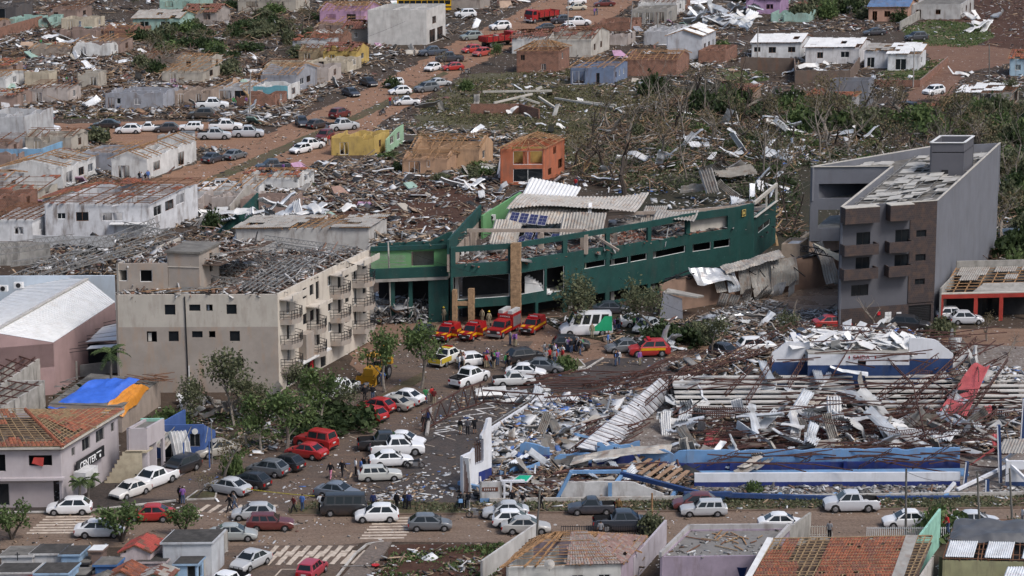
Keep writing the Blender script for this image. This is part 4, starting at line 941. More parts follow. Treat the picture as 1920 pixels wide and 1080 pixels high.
# ------- house under tarpaulins
def tarp_mesh(corners,z,nx=16,ny=12,seed=0,amp=.25,drop=.8):
 a,b,c,d=corners;vs=[]
 for j in range(ny+1):
  for i in range(nx+1):
   u,v=i/nx,j/ny;p=(a.lerp(b,u)).lerp(d.lerp(c,u),v)
   f=mnoise.noise((u*4+seed,v*3,0))*amp+mnoise.noise((u*11+seed,v*9,2))*amp*.35
   edge=min(u,1-u,v,1-v);p=p+UP*(f-(drop*max(0,.12-edge)/.12));vs.append(p)
 W_=nx+1;return vs,[(j*W_+i,j*W_+i+1,(j+1)*W_+i+1,(j+1)*W_+i) for j in range(ny) for i in range(nx)]
def tarp_house():
 a=G(90,770);t=thing('tarp_house','low damaged house whose roof is hidden under two tarpaulins','house',a)
 c=[G(92,752,2.9),G(215,752,2.9),G(285,706,3.2),G(225,698,4.3)]
 A,B,Cc,D=G(92,756,2.7),G(228,762,2.7),G(300,712,2.7),G(170,700,2.7)
 for p,q in((A,B),(B,Cc),(Cc,D),(D,A)):wall_mb(p,q,0,2.6,.2).build('wall',m_greyrender,t)
 r=random.Random(5)
 for i in range(24):p=G(250+r.uniform(-20,45),708+r.uniform(-6,8),3.2);piece('roof_slat',p,p+EA*r.uniform(1,2.4)+EB*r.uniform(-1,1)+UP*r.uniform(-.3,.2),.12,.04,m_wood2,t)
 for i in range(30):p=G(100+r.uniform(0,80),742-r.uniform(0,30),3.0);piece('roof_slat',p,p+EA*r.uniform(.6,1.6)+EB*r.uniform(-1,1)+UP*r.uniform(-.2,.2),.12,.04,m_slab,t)
 MB().prism([(p.x,p.y) for p in(A,B,Cc,D)],2.58,2.7).build('roof_deck',m_slab,t)
 def tarp(nm,label,cs,col,seed,drop):
  vs,fs=tarp_mesh(cs,0,22,16,seed,.28,drop);mb=MB();mb.add(vs,fs);m=M(nm+'_plastic',col,.45,.18,1.6,spec=.5)
  o=mb.build('tarpaulin',m,None,True,loc=(cs[0].x,cs[0].y,0));tag(o,label,'tarpaulin')
 tarp('blue','bright blue tarpaulin draped over the low house roof',[G(88,755,2.8),G(196,757,2.8),G(262,703,4.1),G(176,706,4.1)],(.035,.12,.52),1,.5)
 tarp('orange','orange tarpaulin hanging off the corner of the low house',[G(192,758,2.9),G(232,768,2.4),G(281,716,3.3),G(256,712,3.9)],(.52,.20,.02),7,.7)
tarp_house()
# ------- crumpled sheets
CRUMP={}
def crumple_mesh(seed,mat,ribs=5,rows=9,w_=.85,l_=2.6,curl=1.0):
 r=random.Random(seed);mb=MB();cols=ribs*2
 pts=[];a=r.uniform(-.3,.3);y=z=0.0;line=[]
 for j in range(rows+1):
  line.append((y,z,a));a+=(r.uniform(-.5,.5)-a*.35)*curl*(2.0 if r.random()<.15 else .5);y+=math.cos(a)*l_/rows;z+=math.sin(a)*l_/rows
 tw=r.uniform(-.7,.7)*curl;sk=r.uniform(-.35,.35)
 vs=[]
 for j,(yy,zz,aa) in enumerate(line):
  v=j/rows
  for i in range(cols+1):
   u=i/cols-.5;h=.075*(1 if i%2 else -1)+.16*curl*mnoise.noise((u*2.3+seed,v*3,seed*.7));x=u*w_*(1-.25*abs(mnoise.noise((v*2,seed,3))))+sk*v
   t=tw*(v-.5);vs.append((x*math.cos(t),yy-math.sin(aa)*h,zz+math.cos(aa)*h+x*math.sin(t)))
 zmin=min(p[2] for p in vs);cy=sum(p[1] for p in vs)/len(vs)
 vs=[(p[0],p[1]-cy,p[2]-zmin) for p in vs];W_=cols+1
 mb.add(vs,[(j*W_+i,j*W_+i+1,(j+1)*W_+i+1,(j+1)*W_+i) for j in range(rows) for i in range(cols)])
 me=mb.mesh('crumpled_sheet');me.materials.append(mat);return me
m_zincb=corrugated('bright_zinc_sheet',(0.66,0.68,0.70),0.45,0.2,(.3,.22,.16),.35)
for k,m_ in(('zinc',m_zincb),('dull',m_zincd),('white',m_zincw),('red',m_redsheet)):
 CRUMP[k]=[crumple_mesh(s*3+len(k),m_,curl=(.35 if s<3 else .8 if s<7 else 1.3)) for s in range(10 if k!='red' else 3)]
def crumpled(pix,z,s,kind,label,group,rz=None,rx=None,ry=None,r=rnd,world=None,idx=None,sy=None):
 me=CRUMP[kind][idx if idx is not None else r.randrange(len(CRUMP[kind]))];o=bpy.data.objects.new('crumpled_sheet',me);link(o)
 o.location=world if world is not None else G(*pix,z);o.rotation_euler=(r.uniform(-.4,.4) if rx is None else rx,r.uniform(-.4,.4) if ry is None else ry,r.uniform(0,6.28) if rz is None else rz)
 o.scale=(s,s*(sy or r.uniform(.8,1.5)),s);tag(o,label,'metal sheet',group);return o
 # ------- wrecked sports hall
m_dblue=M('dark_blue_paint',(0.018,0.032,0.15),0.7,0.25,0.8,(.07,.065,.09),.7)
m_navy=M('navy_paint',(0.022,0.05,0.14),0.7,0.25,0.8,(.07,.07,.08),.7)
m_lblue=M('light_blue_paint',(0.14,0.27,0.46),0.7,0.2,0.8,(.2,.2,.21),.6)
m_hallwhite=M('hall_white_paint',(0.60,0.61,0.64),0.75,0.10,0.8,(.33,.30,.28),.45)
m_peel=M('peeling_white_wall',(.48,.47,.46),.9,.2,1.2,(.20,.17,.15),.9)
def sports_hall():
 t=thing('sports_hall','collapsed sports hall with blue walls and pale concrete grandstand','building',G(900,938))
 z0=.5;a=G(1270,776,z0);b=G(1930,773,z0);d=(b-a).normalized();n=rot(92)
 for i in range(8):
  p=a+n*(.85*i)+UP*(.30*i);L=(b-a).length+1.5
  for s0,s1 in((0,L*.5),(L*.535,L)):MB().obox(p+d*s0,d*(s1-s0),n*.66,UP*.15).build('step',M('stand_concrete',(.50,.48,.45),.85,.12,.9,(.25,.21,.18),.5,False),t)
 for s in(0,.25,.5,.75,.985):
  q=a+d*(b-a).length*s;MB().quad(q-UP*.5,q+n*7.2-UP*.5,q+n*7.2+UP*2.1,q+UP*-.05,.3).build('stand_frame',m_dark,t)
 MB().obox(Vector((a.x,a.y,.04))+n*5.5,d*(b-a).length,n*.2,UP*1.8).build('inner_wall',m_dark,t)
 MB().quad(a+UP*-.42,b-UP*.42,b+n*7-UP*-.9,a+n*7+UP*.9,.05).build('stand_gap_shade',m_dark,t)  # dark sheet added so the gaps between the steps read as shade
 for s0,s1 in((.05,.2),(.36,.52),(.72,.95)):
  p,q=a.lerp(b,s0)-n*1.0,a.lerp(b,s1)-n*1.0;p.z=q.z=0.1;L=(q-p).length;rl=MB();rl.beam(p+UP*1.0,q+UP*1.0,.06);rl.beam(p+UP*.1,q+UP*.1,.06)
  for k in range(int(L/.22)):c=p+(q-p)*(k*.22/L);rl.beam(c+UP*.1,c+UP*1.0,.05)
  rl.build('railing',m_hallwhite,t)
 zb=2.3
 def two(x0,x1,y,hb,hw,ops=(),dz=0.0,top=None):
  p,q=G(x0,y,zb),G(x1,y-.5,zb);wall_mb(p,q,0.1,zb+hb,.25).build('wall',m_navy,t)
  w_=wall_mb(p,q,zb+hb,zb+hb+hw,.25,ops,top=top);w_.build('wall',m_hallwhite,t);return p,q
 two(1447,1517,706,1.55,2.2,top=lambda s:zb+1.55+2.2-.5*abs(mnoise.noise((s,1,1)))-max(0,1.5-s)*.8)
 p,q=two(1514,1704,713,1.6,1.15,[(5.15,6.0,zb+1.6,zb+2.1)])
 two(1703,1786,705,1.85,2.2,top=lambda s:zb+1.85+2.2-max(0,(s-2.5)*.8)-.3*abs(mnoise.noise((s*2,1,4))))
 MB().obox(G(1514,713,zb)+UP*2.75,(q-p),rot(92)*4,UP*.15).build('roof_slab',m_concrete,t)
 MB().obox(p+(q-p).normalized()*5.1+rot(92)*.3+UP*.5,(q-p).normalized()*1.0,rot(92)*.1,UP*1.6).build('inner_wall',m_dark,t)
 ps=p+(q-p).normalized()*5.5+UP*2.22-rot(92)*.04;M('red_lettering',(.35,.03,.04),.6)
 lettering('exit_lettering','SAIDA',.62,ps,R_(A_),MATS['red_lettering'],t)
 for sg in(-1,1):
  c=ps+(q-p).normalized()*1.35*sg+UP*.2;MB().quad(c+EA*.1-UP*.22,c+EA*.2,c+UP*.22+EA*.1,c,.02).build('exit_arrow',MATS['red_lettering'],t)
 f0,f1=G(1288,884),G(1800,879);wall_mb(f0,f1,0,.75,.3).build('wall',m_dblue,t);fn=Vector((0,.35,0))
 wall_mb(f0+fn,f1+fn,.3,2.0,.3,top=lambda s:1.97-.35*max(0,mnoise.noise((s*.5,3,1)))-.12*abs(mnoise.noise((s*2.1,3,1)))).build('wall',m_lblue,t)
 for s in(.155,.57):c=f0.lerp(f1,s);MB().obox(c-Vector((0,.5,0)),EA*.35,Vector((0,.45,0)),UP*.9).build('pier',m_dblue,t)
 MB().obox(f0+EA*.5+Vector((0,-2.6,.035)),EA*26,Vector((0,2.3,0)),UP*.12).build('walkway',m_lblue,t)
 w0,w1=G(1302,914),G(1800,912);wall_mb(w0,w1,0,.5,.3).build('wall',m_dblue,t);wall_mb(w0+Vector((0,.02,0)),w1+Vector((0,.02,0)),.5,1.35,.3).build('wall',m_hallwhite,t)
 g0,g1=G(1000,868),G(1290,880)
 for(x0,y0,x1,y1,h) in((975,865,1030,868,1.4),(1040,882,1110,880,1.2),(1120,872,1200,868,1.6),(1200,880,1290,884,1.5),(1010,885,935,900,.9)):
  p0,p1=G(x0,y0),G(x1,y1);wall_mb(p0,p1,0,h*.5,.25).build('wall',m_dblue,t);wall_mb(p0+fn,p1+fn,h*.3,h*1.3,.25,top=ragged(h*1.3,.9,x0*.1,.8)).build('wall',m_lblue,t)
 s0,s1=G(1052,938),G(1245,936);wall_mb(s0,s1,0,1.75,.2,top=lambda s:1.75-max(0,(s-6.5)*.42)-.12*abs(mnoise.noise((s*2,3,1)))).build('wall',m_peel,t)
 p=G(1140,938.5);MB().obox(p,EA*.35,Vector((0,-.1,0)),UP*1.7).build('pilaster',m_lblue,t)
 MB().beam(G(1043,938),G(1046,938)+UP*2.7+EA*1.2,.3,.3).build('beam',m_lblue,t)
 for(x0,y0,z0_,x1,y1,z1_,w_,m_) in((1068,885,1.2,1165,884,1.3,.3,m_lblue),(1165,888,1.4,1312,925,.9,.4,m_navy),(1150,912,1.2,1172,884,1.2,.3,m_lblue),(1282,926,.9,1372,926,.7,.4,m_navy),(1366,928,.6,1560,934,.25,.4,m_navy),(1560,934,.2,1800,933,.2,.35,m_navy),(1258,936,.1,1270,915,.9,.3,m_lblue),(1352,937,.1,1362,922,.7,.3,m_lblue),(1455,937,.1,1464,926,.4,.3,m_lblue),(1556,935,.1,1568,926,.3,.3,m_lblue),(1660,934,.1,1672,926,.3,.3,m_lblue),(1768,934,.1,1778,926,.3,.3,m_lblue),(860,905,.6,900,915,.5,.35,m_lblue),(862,940,0,864,939,1.9,.35,m_lblue)):
  MB().beam(G(x0,y0,z0_),G(x1,y1,z1_),w_,w_).build('beam',m_,t)
 c0,c1=G(868,926),G(922,905);dd=(c1-c0);Lc=dd.length
 wall_mb(c0,c1,0,6.4,.3,[(Lc*.42,Lc*.72,2.4,4.6)],top=lambda s:3.6+.25*s/Lc+max(0,(s/Lc-.35))*3.6 if s<Lc*.85 else 6.3).build('gable',m_hallwhite,t)
 MB().obox(c0+dd*.55-Vector((0,.06,0)),dd*.45,Vector((0,.05,0)),UP*1.5).build('gable_base',m_dblue,t)
 MB().beam(c0+dd*.2-Vector((0,.3,0)),c0+dd*.13-Vector((0,.5,0))+UP*3.5,.5,.2).build('pilaster',m_whitepaint,t)
 for k in range(5):piece('bar',c0+dd*(.05+.03*k)-Vector((0,.6,0)),c0+dd*(.05+.05*k)-Vector((0,.3,-3.2)),.06,.06,m_rust,t)
 for k in range(4):piece('bar',c0+dd*(.45+.07*k)-Vector((0,.1,-2.4)),c0+dd*(.42+.08*k)-Vector((0,.1,-4.6)),.06,.06,m_rust,t)
 k0,k1=G(905,820),G(1022,745);MB().obox(Vector((k0.x,k0.y,0)),k1-k0,Vector((.3,0,0)),UP*.55).build('low_wall',m_hallwhite,t);piece('rail',k0+UP*.8,k1+UP*.8,.09,.09,m_steel,t)
 for i in range(9):q=k0.lerp(k1,i/8);piece('rail_post',q+UP*.5,q+UP*.82,.06,.06,m_steel,t)
 l0,l1,u1,u0=G(1140,850,.3),G(1268,735,.4),G(1240,708,3.4),G(1085,838,2.6)
 MB().quad(l0,l1,u1,u0,.25).build('toppled_facade',m_hallwhite,t)
 nrm=(l1-l0).cross(u0-l0).normalized()
 def on(u,v,k=.02):return l0.lerp(l1,u).lerp(u0.lerp(u1,u),v)+nrm*k
 MB().quad(on(.60,.15),on(.74,.15),on(.74,.85),on(.60,.85),.02).build('red_panel',M('red_panel_dark',(.16,.02,.03),.7,.3),t)
 for v,u0_,u1_ in((.66,.22,.30),(.56,.22,.31)):
  for k in range(5):MB().quad(on(u0_+.018*k,v),on(u0_+.018*k+.01,v),on(u0_+.018*k+.01,v+.07),on(u0_+.018*k,v+.07),.015).build('painted_letter',M('grey_lettering',(.12,.12,.13),.7),t)
 MB().quad(on(.2,.34),on(.31,.34),on(.31,.40),on(.2,.40),.015).build('green_stripe',M('green_stripe',(.05,.35,.08),.6),t)
 MB().beam(on(.12,.2,.2),on(.16,1.0,.4)+EA*-2,.35,.25).build('beam',m_lblue,t)
 MB().quad(G(1085,850,.2),G(1140,852,.2),G(1145,838,1.5),G(1092,836,1.5),.2).build('toppled_facade',m_hallwhite,t)
 r=random.Random(21)
 for i in range(17):
  u=i/17;p=on(u,-.1+.1*r.random(),.25);q=on(min(1,u+.06*r.random()),1.05,.5)-EA*.3;piece('purlin',p,q.lerp(p,.5)+nrm*.25,.06,.06,m_rust,t);piece('purlin',q.lerp(p,.5)+nrm*.25,q,.06,.06,m_rust,t)
 for x,y0,h_,lean in((1876,905,5.6,-.4),(1915,840,5.0,.1),(1808,912,2.4,.2),(1850,930,1.6,0)):
  p=G(x,y0);MB().beam(p,p+UP*h_+EA*lean,.38,.3).build('post',m_navy,t);MB().beam(p+EA*-.15-Vector((0,.22,0)),p+UP*h_+EA*(lean-.15)-Vector((0,.22,0)),.12,.1).build('post',m_hallwhite,t)
 for(x0,y0,z0_,x1,y1,z1_) in((1795,918,.2,1905,865,1.4),(1885,862,2.6,1935,910,.6),(1880,865,1.0,1935,825,3.0),(1770,928,.1,1790,905,1.0)):MB().beam(G(x0,y0,z0_),G(x1,y1,z1_),.3,.25).build('beam',m_hallwhite,t)
 p0,p1=G(1885,915),G(1935,915);wall_mb(p0,p1,0,2.6,.3,[(1.2,2.2,1.2,1.8)]).build('wall',m_hallwhite,t);wall_mb(p0-Vector((0,.03,0)),p1-Vector((0,.03,0)),0,.6,.02).build('wall_base',m_navy,t)
 mb=MB();corr_sheet(mb,G(1870,850,2.7),EA*4,EB*3+UP*.6,14,.04);mb.build('roof_sheet',m_zincd,t)
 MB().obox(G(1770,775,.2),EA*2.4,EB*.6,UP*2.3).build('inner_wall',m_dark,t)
 bq=G(1583,878);MB().obox(bq+UP*.4,EA*2.8,Vector((0,.3,0)),UP*.06).build('bench',m_concrete,t)
 return t
hall=sports_hall()
def booth():
 p=G(900,943);t=thing('ticket_booth','small dirty white kiosk with brown sign at the hall corner','kiosk',p)
 e=EA;n=rot(92);mb=MB();wall_mb(p,p+e*2.0,.45,2.0,.15,mb=mb);wall_mb(p+e*2,p+e*2+n*1.8,.45,2.0,.15,mb=mb);wall_mb(p+n*1.8,p,.45,2.0,.15,mb=mb);mb.build('wall',m_peel,t)
 wall_mb(p-n*.01,p+e*2,0,.45,.15).build('wall',m_lblue,t)
 for x in(2.15,2.75):MB().obox(p+e*x,e*.18,n*.2,UP*1.9).build('jamb',m_hallwhite,t)
 MB().obox(p+e*1.9+UP*1.9,e*2.2,n*.3,UP*.2).build('lintel',m_hallwhite,t)
 s=MB().obox(p+e*.2-n*.04+UP*1.1,e*1.45,n*.04,UP*.38).build('sign_board',M('brown_sign',(.13,.05,.03),.8),t)
 for k in range(6):MB().obox(p+e*(.38+.18*k)-n*.06+UP*1.2,e*.1,n*.02,UP*.18).build('sign_mark',m_peel,s)
 MB().prism([(q.x,q.y) for q in(p,p+e*2,p+e*2+n*1.8,p+n*1.8)],.03,.1).build('floor',m_concrete,t)
booth()
def pool_table():
 p=G(962,904,.8);t=thing('table_tennis_table','green topped games table among the hall debris','table',p)
 q=[G(958,903,.9),G(988,903,1.0),G(999,891,1.3),G(973,891,1.2)];MB().quad(*q,.12).build('frame',m_hallwhite,t)
 c=sum(q,Vector())/4;q2=[c+(v-c)*.88+UP*.03 for v in q];MB().quad(*q2,.03).build('playing_surface',M('bright_green',(.01,.33,.19),.6),t)
 for v in q:MB().beam(v-UP*.1,Vector((v.x,v.y,.03)),.08).build('leg',m_black,t)
pool_table()
for i in range(7):
 x=1172+i*15.5;y=876+i*4.4;p,q=G(x-4,y+4+(0),.9-.05*i),G(x+34-i*1.5,y-20,1.2-.04*i)
 o=piece('floor_plank',p,q,.42,.09,M('floor_board',(.30,.19,.12),.8,.3,2.0,(.14,.09,.06),.5,False),None)
 tag(o,'brown floor plank in the ladder-like row beside the street wall','plank','row of lifted floor planks')
 # ---- fallen roof steel
HG='rusty roof trusses over the hall'
tr=[((1165,800,.6),(1290,690,4.2)),((1282,700,4.2),(1440,660,4.6)),((1282,712,3.4),(1490,612,6.6)),((1300,706,3.0),(1495,640,5.4)),((1490,612,6.6),(1700,628,6.0)),((1490,640,5.4),(1720,648,5.2)),((1700,628,6.0),(1800,660,4.8)),((1560,706,3.6),(1612,622,6.4)),((1612,622,6.4),(1712,724,2.4)),((1640,752,1.5),(1760,672,4.8)),((1690,770,1.2),(1830,640,5.0)),((1712,724,3.4),(1740,842,.6)),((1648,752,2.0),(1716,722,3.6)),((1716,722,3.6),(1810,700,3.8)),((1812,790,.8),(1890,676,3.6)),((1360,745,1.5),(1412,690,3.6)),((1400,760,1.2),(1452,676,4.4)),((1480,728,2.4),(1520,660,4.6)),((1100,842,.6),(1182,770,1.6)),((1062,858,.5),(1175,775,1.6)),((1290,840,.5),(1640,812,.7)),((1280,816,.6),(1560,822,.6)),((1300,800,.5),(1480,806,.6)),((1620,800,.7),(1730,770,1.0)),((1590,824,.5),(1740,806,.8)),((1270,772,.6),(1420,776,.8)),((1450,790,.5),(1700,786,.9)),((1640,842,.4),(1780,806,1.5)),((1500,874,.4),(1560,838,2.0)),((1608,880,.4),(1672,845,2.2)),((1710,880,.4),(1780,838,2.4)),((1325,874,.6),(1385,852,1.8)),((1240,690,2.0),(1290,660,3.0)),((1290,662,2.4),(1420,664,2.8))]
rt=random.Random(77)
for k in range(22):
 x,y=rt.uniform(1290,1880),rt.uniform(690,850);tr.append(((x,y,rt.uniform(.4,2.0)),(x+rt.uniform(40,130)*rt.choice((1,-1)),y-rt.uniform(-10,50),rt.uniform(1.0,3.8))))
r=random.Random(9)
for i,(a,b) in enumerate(tr):
 up=(UP+Vector((r.uniform(-.7,.7),r.uniform(-.8,.3),0))).normalized()
 truss('rusty light roof truss tangled over the collapsed sports hall',G(*a),G(*b),.55 if i<28 else .45,m_rust,HG,None,.075 if i<28 else .06,up)
for i,(a,b) in enumerate([((790,792,1.0),(862,752,1.2)),((862,752,1.2),(908,738,1.0)),((905,736,1.3),(1020,745,1.2)),((1020,742,1.2),(1110,736,1.2)),((1100,730,1.0),(1250,692,2.2)),((1090,716,.8),(1240,680,1.8))]):
 truss('rusty roof truss thrown across the car park towards the road' if i<4 else 'rusty roof truss bridging the car park and the hall',G(*a)-UP*.9,G(*b)-UP*.9,(2.2,2.4,1.3,.8,.6,.6)[i],m_rust,'trusses flung into the car park' if i<4 else 'trusses linking car park and hall',None,.13,(UP+Vector((0,-.25,0))))
def long_bars(n,box,zr,ln,seed,ang=None,parent=None):
 r=random.Random(seed);mb=MB()
 for i in range(n):
  p=G(r.uniform(box[0],box[2]),r.uniform(box[1],box[3]),r.uniform(*zr));a=r.gauss(0,.22) if ang is None else ang+r.gauss(0,.25);L=r.uniform(*ln)
  d=Vector((math.cos(a),math.sin(a),r.uniform(-.1,.12)));m_=p+d*L*.5+UP*r.uniform(-.2,.3)+Vector((0,r.uniform(-.6,.6),0));mb.beam(p,m_,.095);mb.beam(m_,p+d*L,.095)
 o=mb.build('bent_purlins',m_rust);tag(o,None,None,None,'stuff');return o
for k,(n,box,zr,ln,ang) in enumerate(((95,(1270,775,1700,845),(.2,1.4),(3,9),None),(60,(1280,700,1760,790),(1.2,3.6),(3,9),None),(44,(1280,845,1760,870),(.6,2.0),(3,8),None),(52,(1440,625,1760,680),(3.8,5.6),(3,9),None),(16,(1130,690,1290,800),(.6,3.0),(3,7),1.0),(60,(1690,650,1840,800),(.8,3.6),(3,7),1.2),(30,(960,735,1250,700),(.3,1.2),(4,9),.25),(26,(1070,800,1180,850),(.4,1.2),(3,7),1.1),(24,(1760,700,1900,860),(.4,2.5),(2,6),None),(20,(900,880,1180,915),(.3,1.0),(3,6),None))):
 long_bars(n,box,zr,ln,60+k,ang)
def red_sheet(label,pix,nseg=16):
 q=[G(*p) for p in pix];mb=MB();vs=[];R1,C1=10,nseg*2
 for j in range(R1+1):
  for i in range(C1+1):
   u,v=i/C1,j/R1;p=q[0].lerp(q[1],u).lerp(q[3].lerp(q[2],u),v);vs.append(p+UP*(.05*(1 if(j*3+0)%2 else -1)*0+.04*(1 if i%2 else -1)+.35*mnoise.noise((u*2,v*3,pix[0][0]))))
 W_=C1+1;mb.add(vs,[(j*W_+i,j*W_+i+1,(j+1)*W_+i+1,(j+1)*W_+i) for j in range(R1) for i in range(C1)]);o=mb.build('roof_sheet',m_redsheet,None,loc=(q[0].x,q[0].y,0));tag(o,label,'metal sheet')
red_sheet('long red roof sheet sliding down the grandstand steps',[(1756,776,1.2),(1812,780,1.2),(1856,684,3.8),(1822,684,3.8)])
red_sheet('crumpled red roof sheet at the foot of the grandstand',[(1736,795,.4),(1782,792,.5),(1800,770,1.2),(1762,768,1.2)])
red_sheet('flat red roof sheet near the bleacher railing',[(1318,834,.4),(1362,834,.4),(1366,804,.5),(1326,804,.5)])
red_sheet('dark red roof sheet strip amid the torn zinc heap',[(1520,822,.4),(1585,822,.4),(1580,802,.5),(1530,802,.5)],8)
red_sheet('small red sheet on top of the stand',[(1838,776,.9),(1858,776,.9),(1862,760,1.4),(1845,760,1.4)],6)
red_sheet('red sheet bent over the navy post',[(1862,836,1.6),(1872,836,1.6),(1870,812,2.4),(1856,814,2.4)],5)
red_sheet('narrow red flashing slanting above the light blue wall',[(1818,870,1.2),(1824,868,1.2),(1866,842,2.2),(1862,842,2.2)],4)
r=random.Random(17)
def zinc_zone(n,poly,z,smin,smax,kinds,label,group,seed,tilt=.5):
 rr=random.Random(seed);xy=scatter([G(*p,sum(z)/2) for p in poly],n,np.random.RandomState(seed),0)
 for(x,y) in xy:
  crumpled(None,0,rr.uniform(smin,smax),rr.choice(kinds),label,group,None,rr.gauss(0,tilt),rr.gauss(0,tilt),rr,(x,y,rr.uniform(*z)))
PANEL_ME=[]
for k in range(4):
 mb=MB();mb.obox((-.5,-.5,0),(1,0,0),(0,1,0),(0,0,1));vs=[(x+.12*mnoise.noise((x*3+k,y*3,k)),y+.12*mnoise.noise((y*3,x*3,k+5)),z) for x,y,z in mb.v];mb.v=vs;me=mb.mesh('plasterboard_sheet');me.materials.append(m_whitepaint if k else m_zincw);PANEL_ME.append(me)
def panel_zone(n,poly,z,smin,smax,kinds,label,group,seed,tilt=.5):
 rr=random.Random(seed);xy=scatter([G(*p,sum(z)/2) for p in poly],n,np.random.RandomState(seed),0)
 for(x,y) in xy:
  o=bpy.data.objects.new('plasterboard_sheet',PANEL_ME[rr.randrange(4)]);link(o);o.location=(x,y,rr.uniform(*z));o.rotation_euler=(rr.gauss(0,tilt),rr.gauss(0,tilt),rr.uniform(0,6.28));L=rr.uniform(smin,smax);o.scale=(L*1.5,rr.uniform(.45,1.1),.05);tag(o,label,'panel',group)
zinc_zone(88,[(1370,745),(1480,722),(1620,730),(1700,780),(1680,842),(1480,842),(1400,815)],(.3,1.7),.8,1.75,['zinc']*3+['white','white','dull'],'torn zinc sheet in the big heap before the grandstand','zinc heap before the grandstand',5)
zinc_zone(20,[(1250,740),(1310,700),(1320,800),(1240,850)],(.3,1.2),.9,1.7,['zinc','zinc','white'],'torn zinc sheet between the toppled facade and the grandstand','zinc by the toppled facade',6)
zinc_zone(22,[(1380,850),(1290,830),(1250,862),(1400,880),(1560,866)],(.3,1.0),.9,1.6,['dull','zinc'],'torn zinc sheet resting on the light blue wall','zinc on the blue wall',7)
zinc_zone(22,[(1690,800),(1800,770),(1870,790),(1880,850),(1700,850)],(.2,1.2),.9,1.8,['dull','white','zinc'],'torn zinc sheet near the navy posts','zinc by the navy posts',8)
zinc_zone(26,[(930,840),(1080,770),(1160,740),(1170,800),(1060,860),(940,880)],(.1,.5),.6,1.2,['dull','dull','zinc'],'bent roofing strip lying in the white rubble by the car park','roofing strips in the white rubble',9)
zinc_zone(16,[(960,870),(1180,850),(1250,880),(1180,915),(960,915)],(.3,.8),.7,1.3,['dull','zinc'],'bent roofing sheet between the street wall and blue wall','roofing behind the street wall',10)
panel_zone(95,[(1475,650),(1500,630),(1600,622),(1720,636),(1736,650),(1600,649),(1482,650)],(5.1,6.0),1.1,2.1,['white'],'white ceiling panel piled on top of the blue back wall','white panels on the back wall',11,.35)
zinc_zone(16,[(1740,640),(1830,650),(1900,690),(1850,720),(1790,700)],(.6,2.4),.8,1.6,['white','dull'],'white torn panel beyond the red roof sheet','white panels beyond the red sheet',12)
for(x,y,z,s,rz,lab) in((1590,702,3.2,1.3,1.5,'stack of white ribbed sheets hung on the exit wall'),(1530,704,3.0,1.2,.1,'single white ribbed sheet hanging before the navy wall'),(1434,700,3.0,1.2,.2,'grey sheet dangling at the stand corner')):
 crumpled((x,y),z,s,'zinc',lab,None,rz,.3,.1,r,idx=1)
mb=MB();corr_sheet(mb,G(1068,872,1.0),EA*9+UP*.9+EB*1.5,EB*1.2+UP*.5,4,.06,lambda u,v:.5*math.sin(u*4)*.5+.25*mnoise.noise((u*6,v*2,4)),5);tag(mb.build('long_roof_strip',m_zincd,None,loc=tuple(G(1068,872))),'long bundle of ribbed roofing bridging to the blue wall','metal sheet')
rubble('hall_rubble',[(905,830),(1022,748),(1180,722),(1215,735),(1110,835),(1050,868),(930,880)],3600,'white',(.25,1.1),(.03,.5),.25,51,None,.06,'white broken blocks and plaster beside the car park','rubble',clump=.45,pixels=True)
rubble('hall_rubble',[(1260,780),(1935,775),(1935,850),(1280,846)],2600,'mixed',(.25,1.3),(.03,.6),.3,52,None,.4,'mixed rubble on the hall floor','rubble',clump=.4,pixels=True)
rubble('hall_rubble',[(880,900),(1000,880),(1290,885),(1300,930),(1050,935),(890,938)],2200,'mixed',(.25,1.1),(.03,.5),.3,53,None,.35,'mixed rubble behind the street wall','rubble',clump=.4,pixels=True)
rubble('hall_rubble',[(1300,914),(1935,912),(1935,930),(1310,935)],1100,'grey',(.15,.7),(.03,.2),.2,54,None,.2,'grey rubble strip behind the kerb','rubble',clump=.5,pixels=True)
rubble('hall_rubble',[(1465,656),(1500,628),(1700,622),(1745,644),(1735,650)],400,'white',(.3,1.4),(4.6,5.3),.35,55,None,.4,'white broken ceiling boards on the back wall','rubble',clump=0,pixels=True)
rubble('hall_rubble',[(1760,700),(1935,690),(1935,715),(1780,715)],500,'white',(.2,.9),(2.4,2.8),.2,56,None,.1,'white crumbs on the top step of the stand','rubble',clump=.4,pixels=True)
rubble('hall_rubble',[(1250,690),(1450,655),(1460,705),(1280,712)],900,'mixed',(.25,1.1),(.03,.8),.3,57,None,.4,'mixed rubble behind the stand corner','rubble',clump=.3,pixels=True)
rubble('lot_rubble',[(690,940),(760,890),(850,880),(930,880),(880,940)],380,'white',(.1,.5),(.03,.06),.1,58,None,.3,'scattered chips on the asphalt','rubble',clump=.5,pixels=True)
rubble('lot_rubble',[(640,945),(760,780),(1000,690),(1250,672),(1130,740),(930,870)],700,'white',(.08,.35),(.03,.05),.1,59,None,.2,'fine chips spread over the car park','rubble',clump=.3,pixels=True)
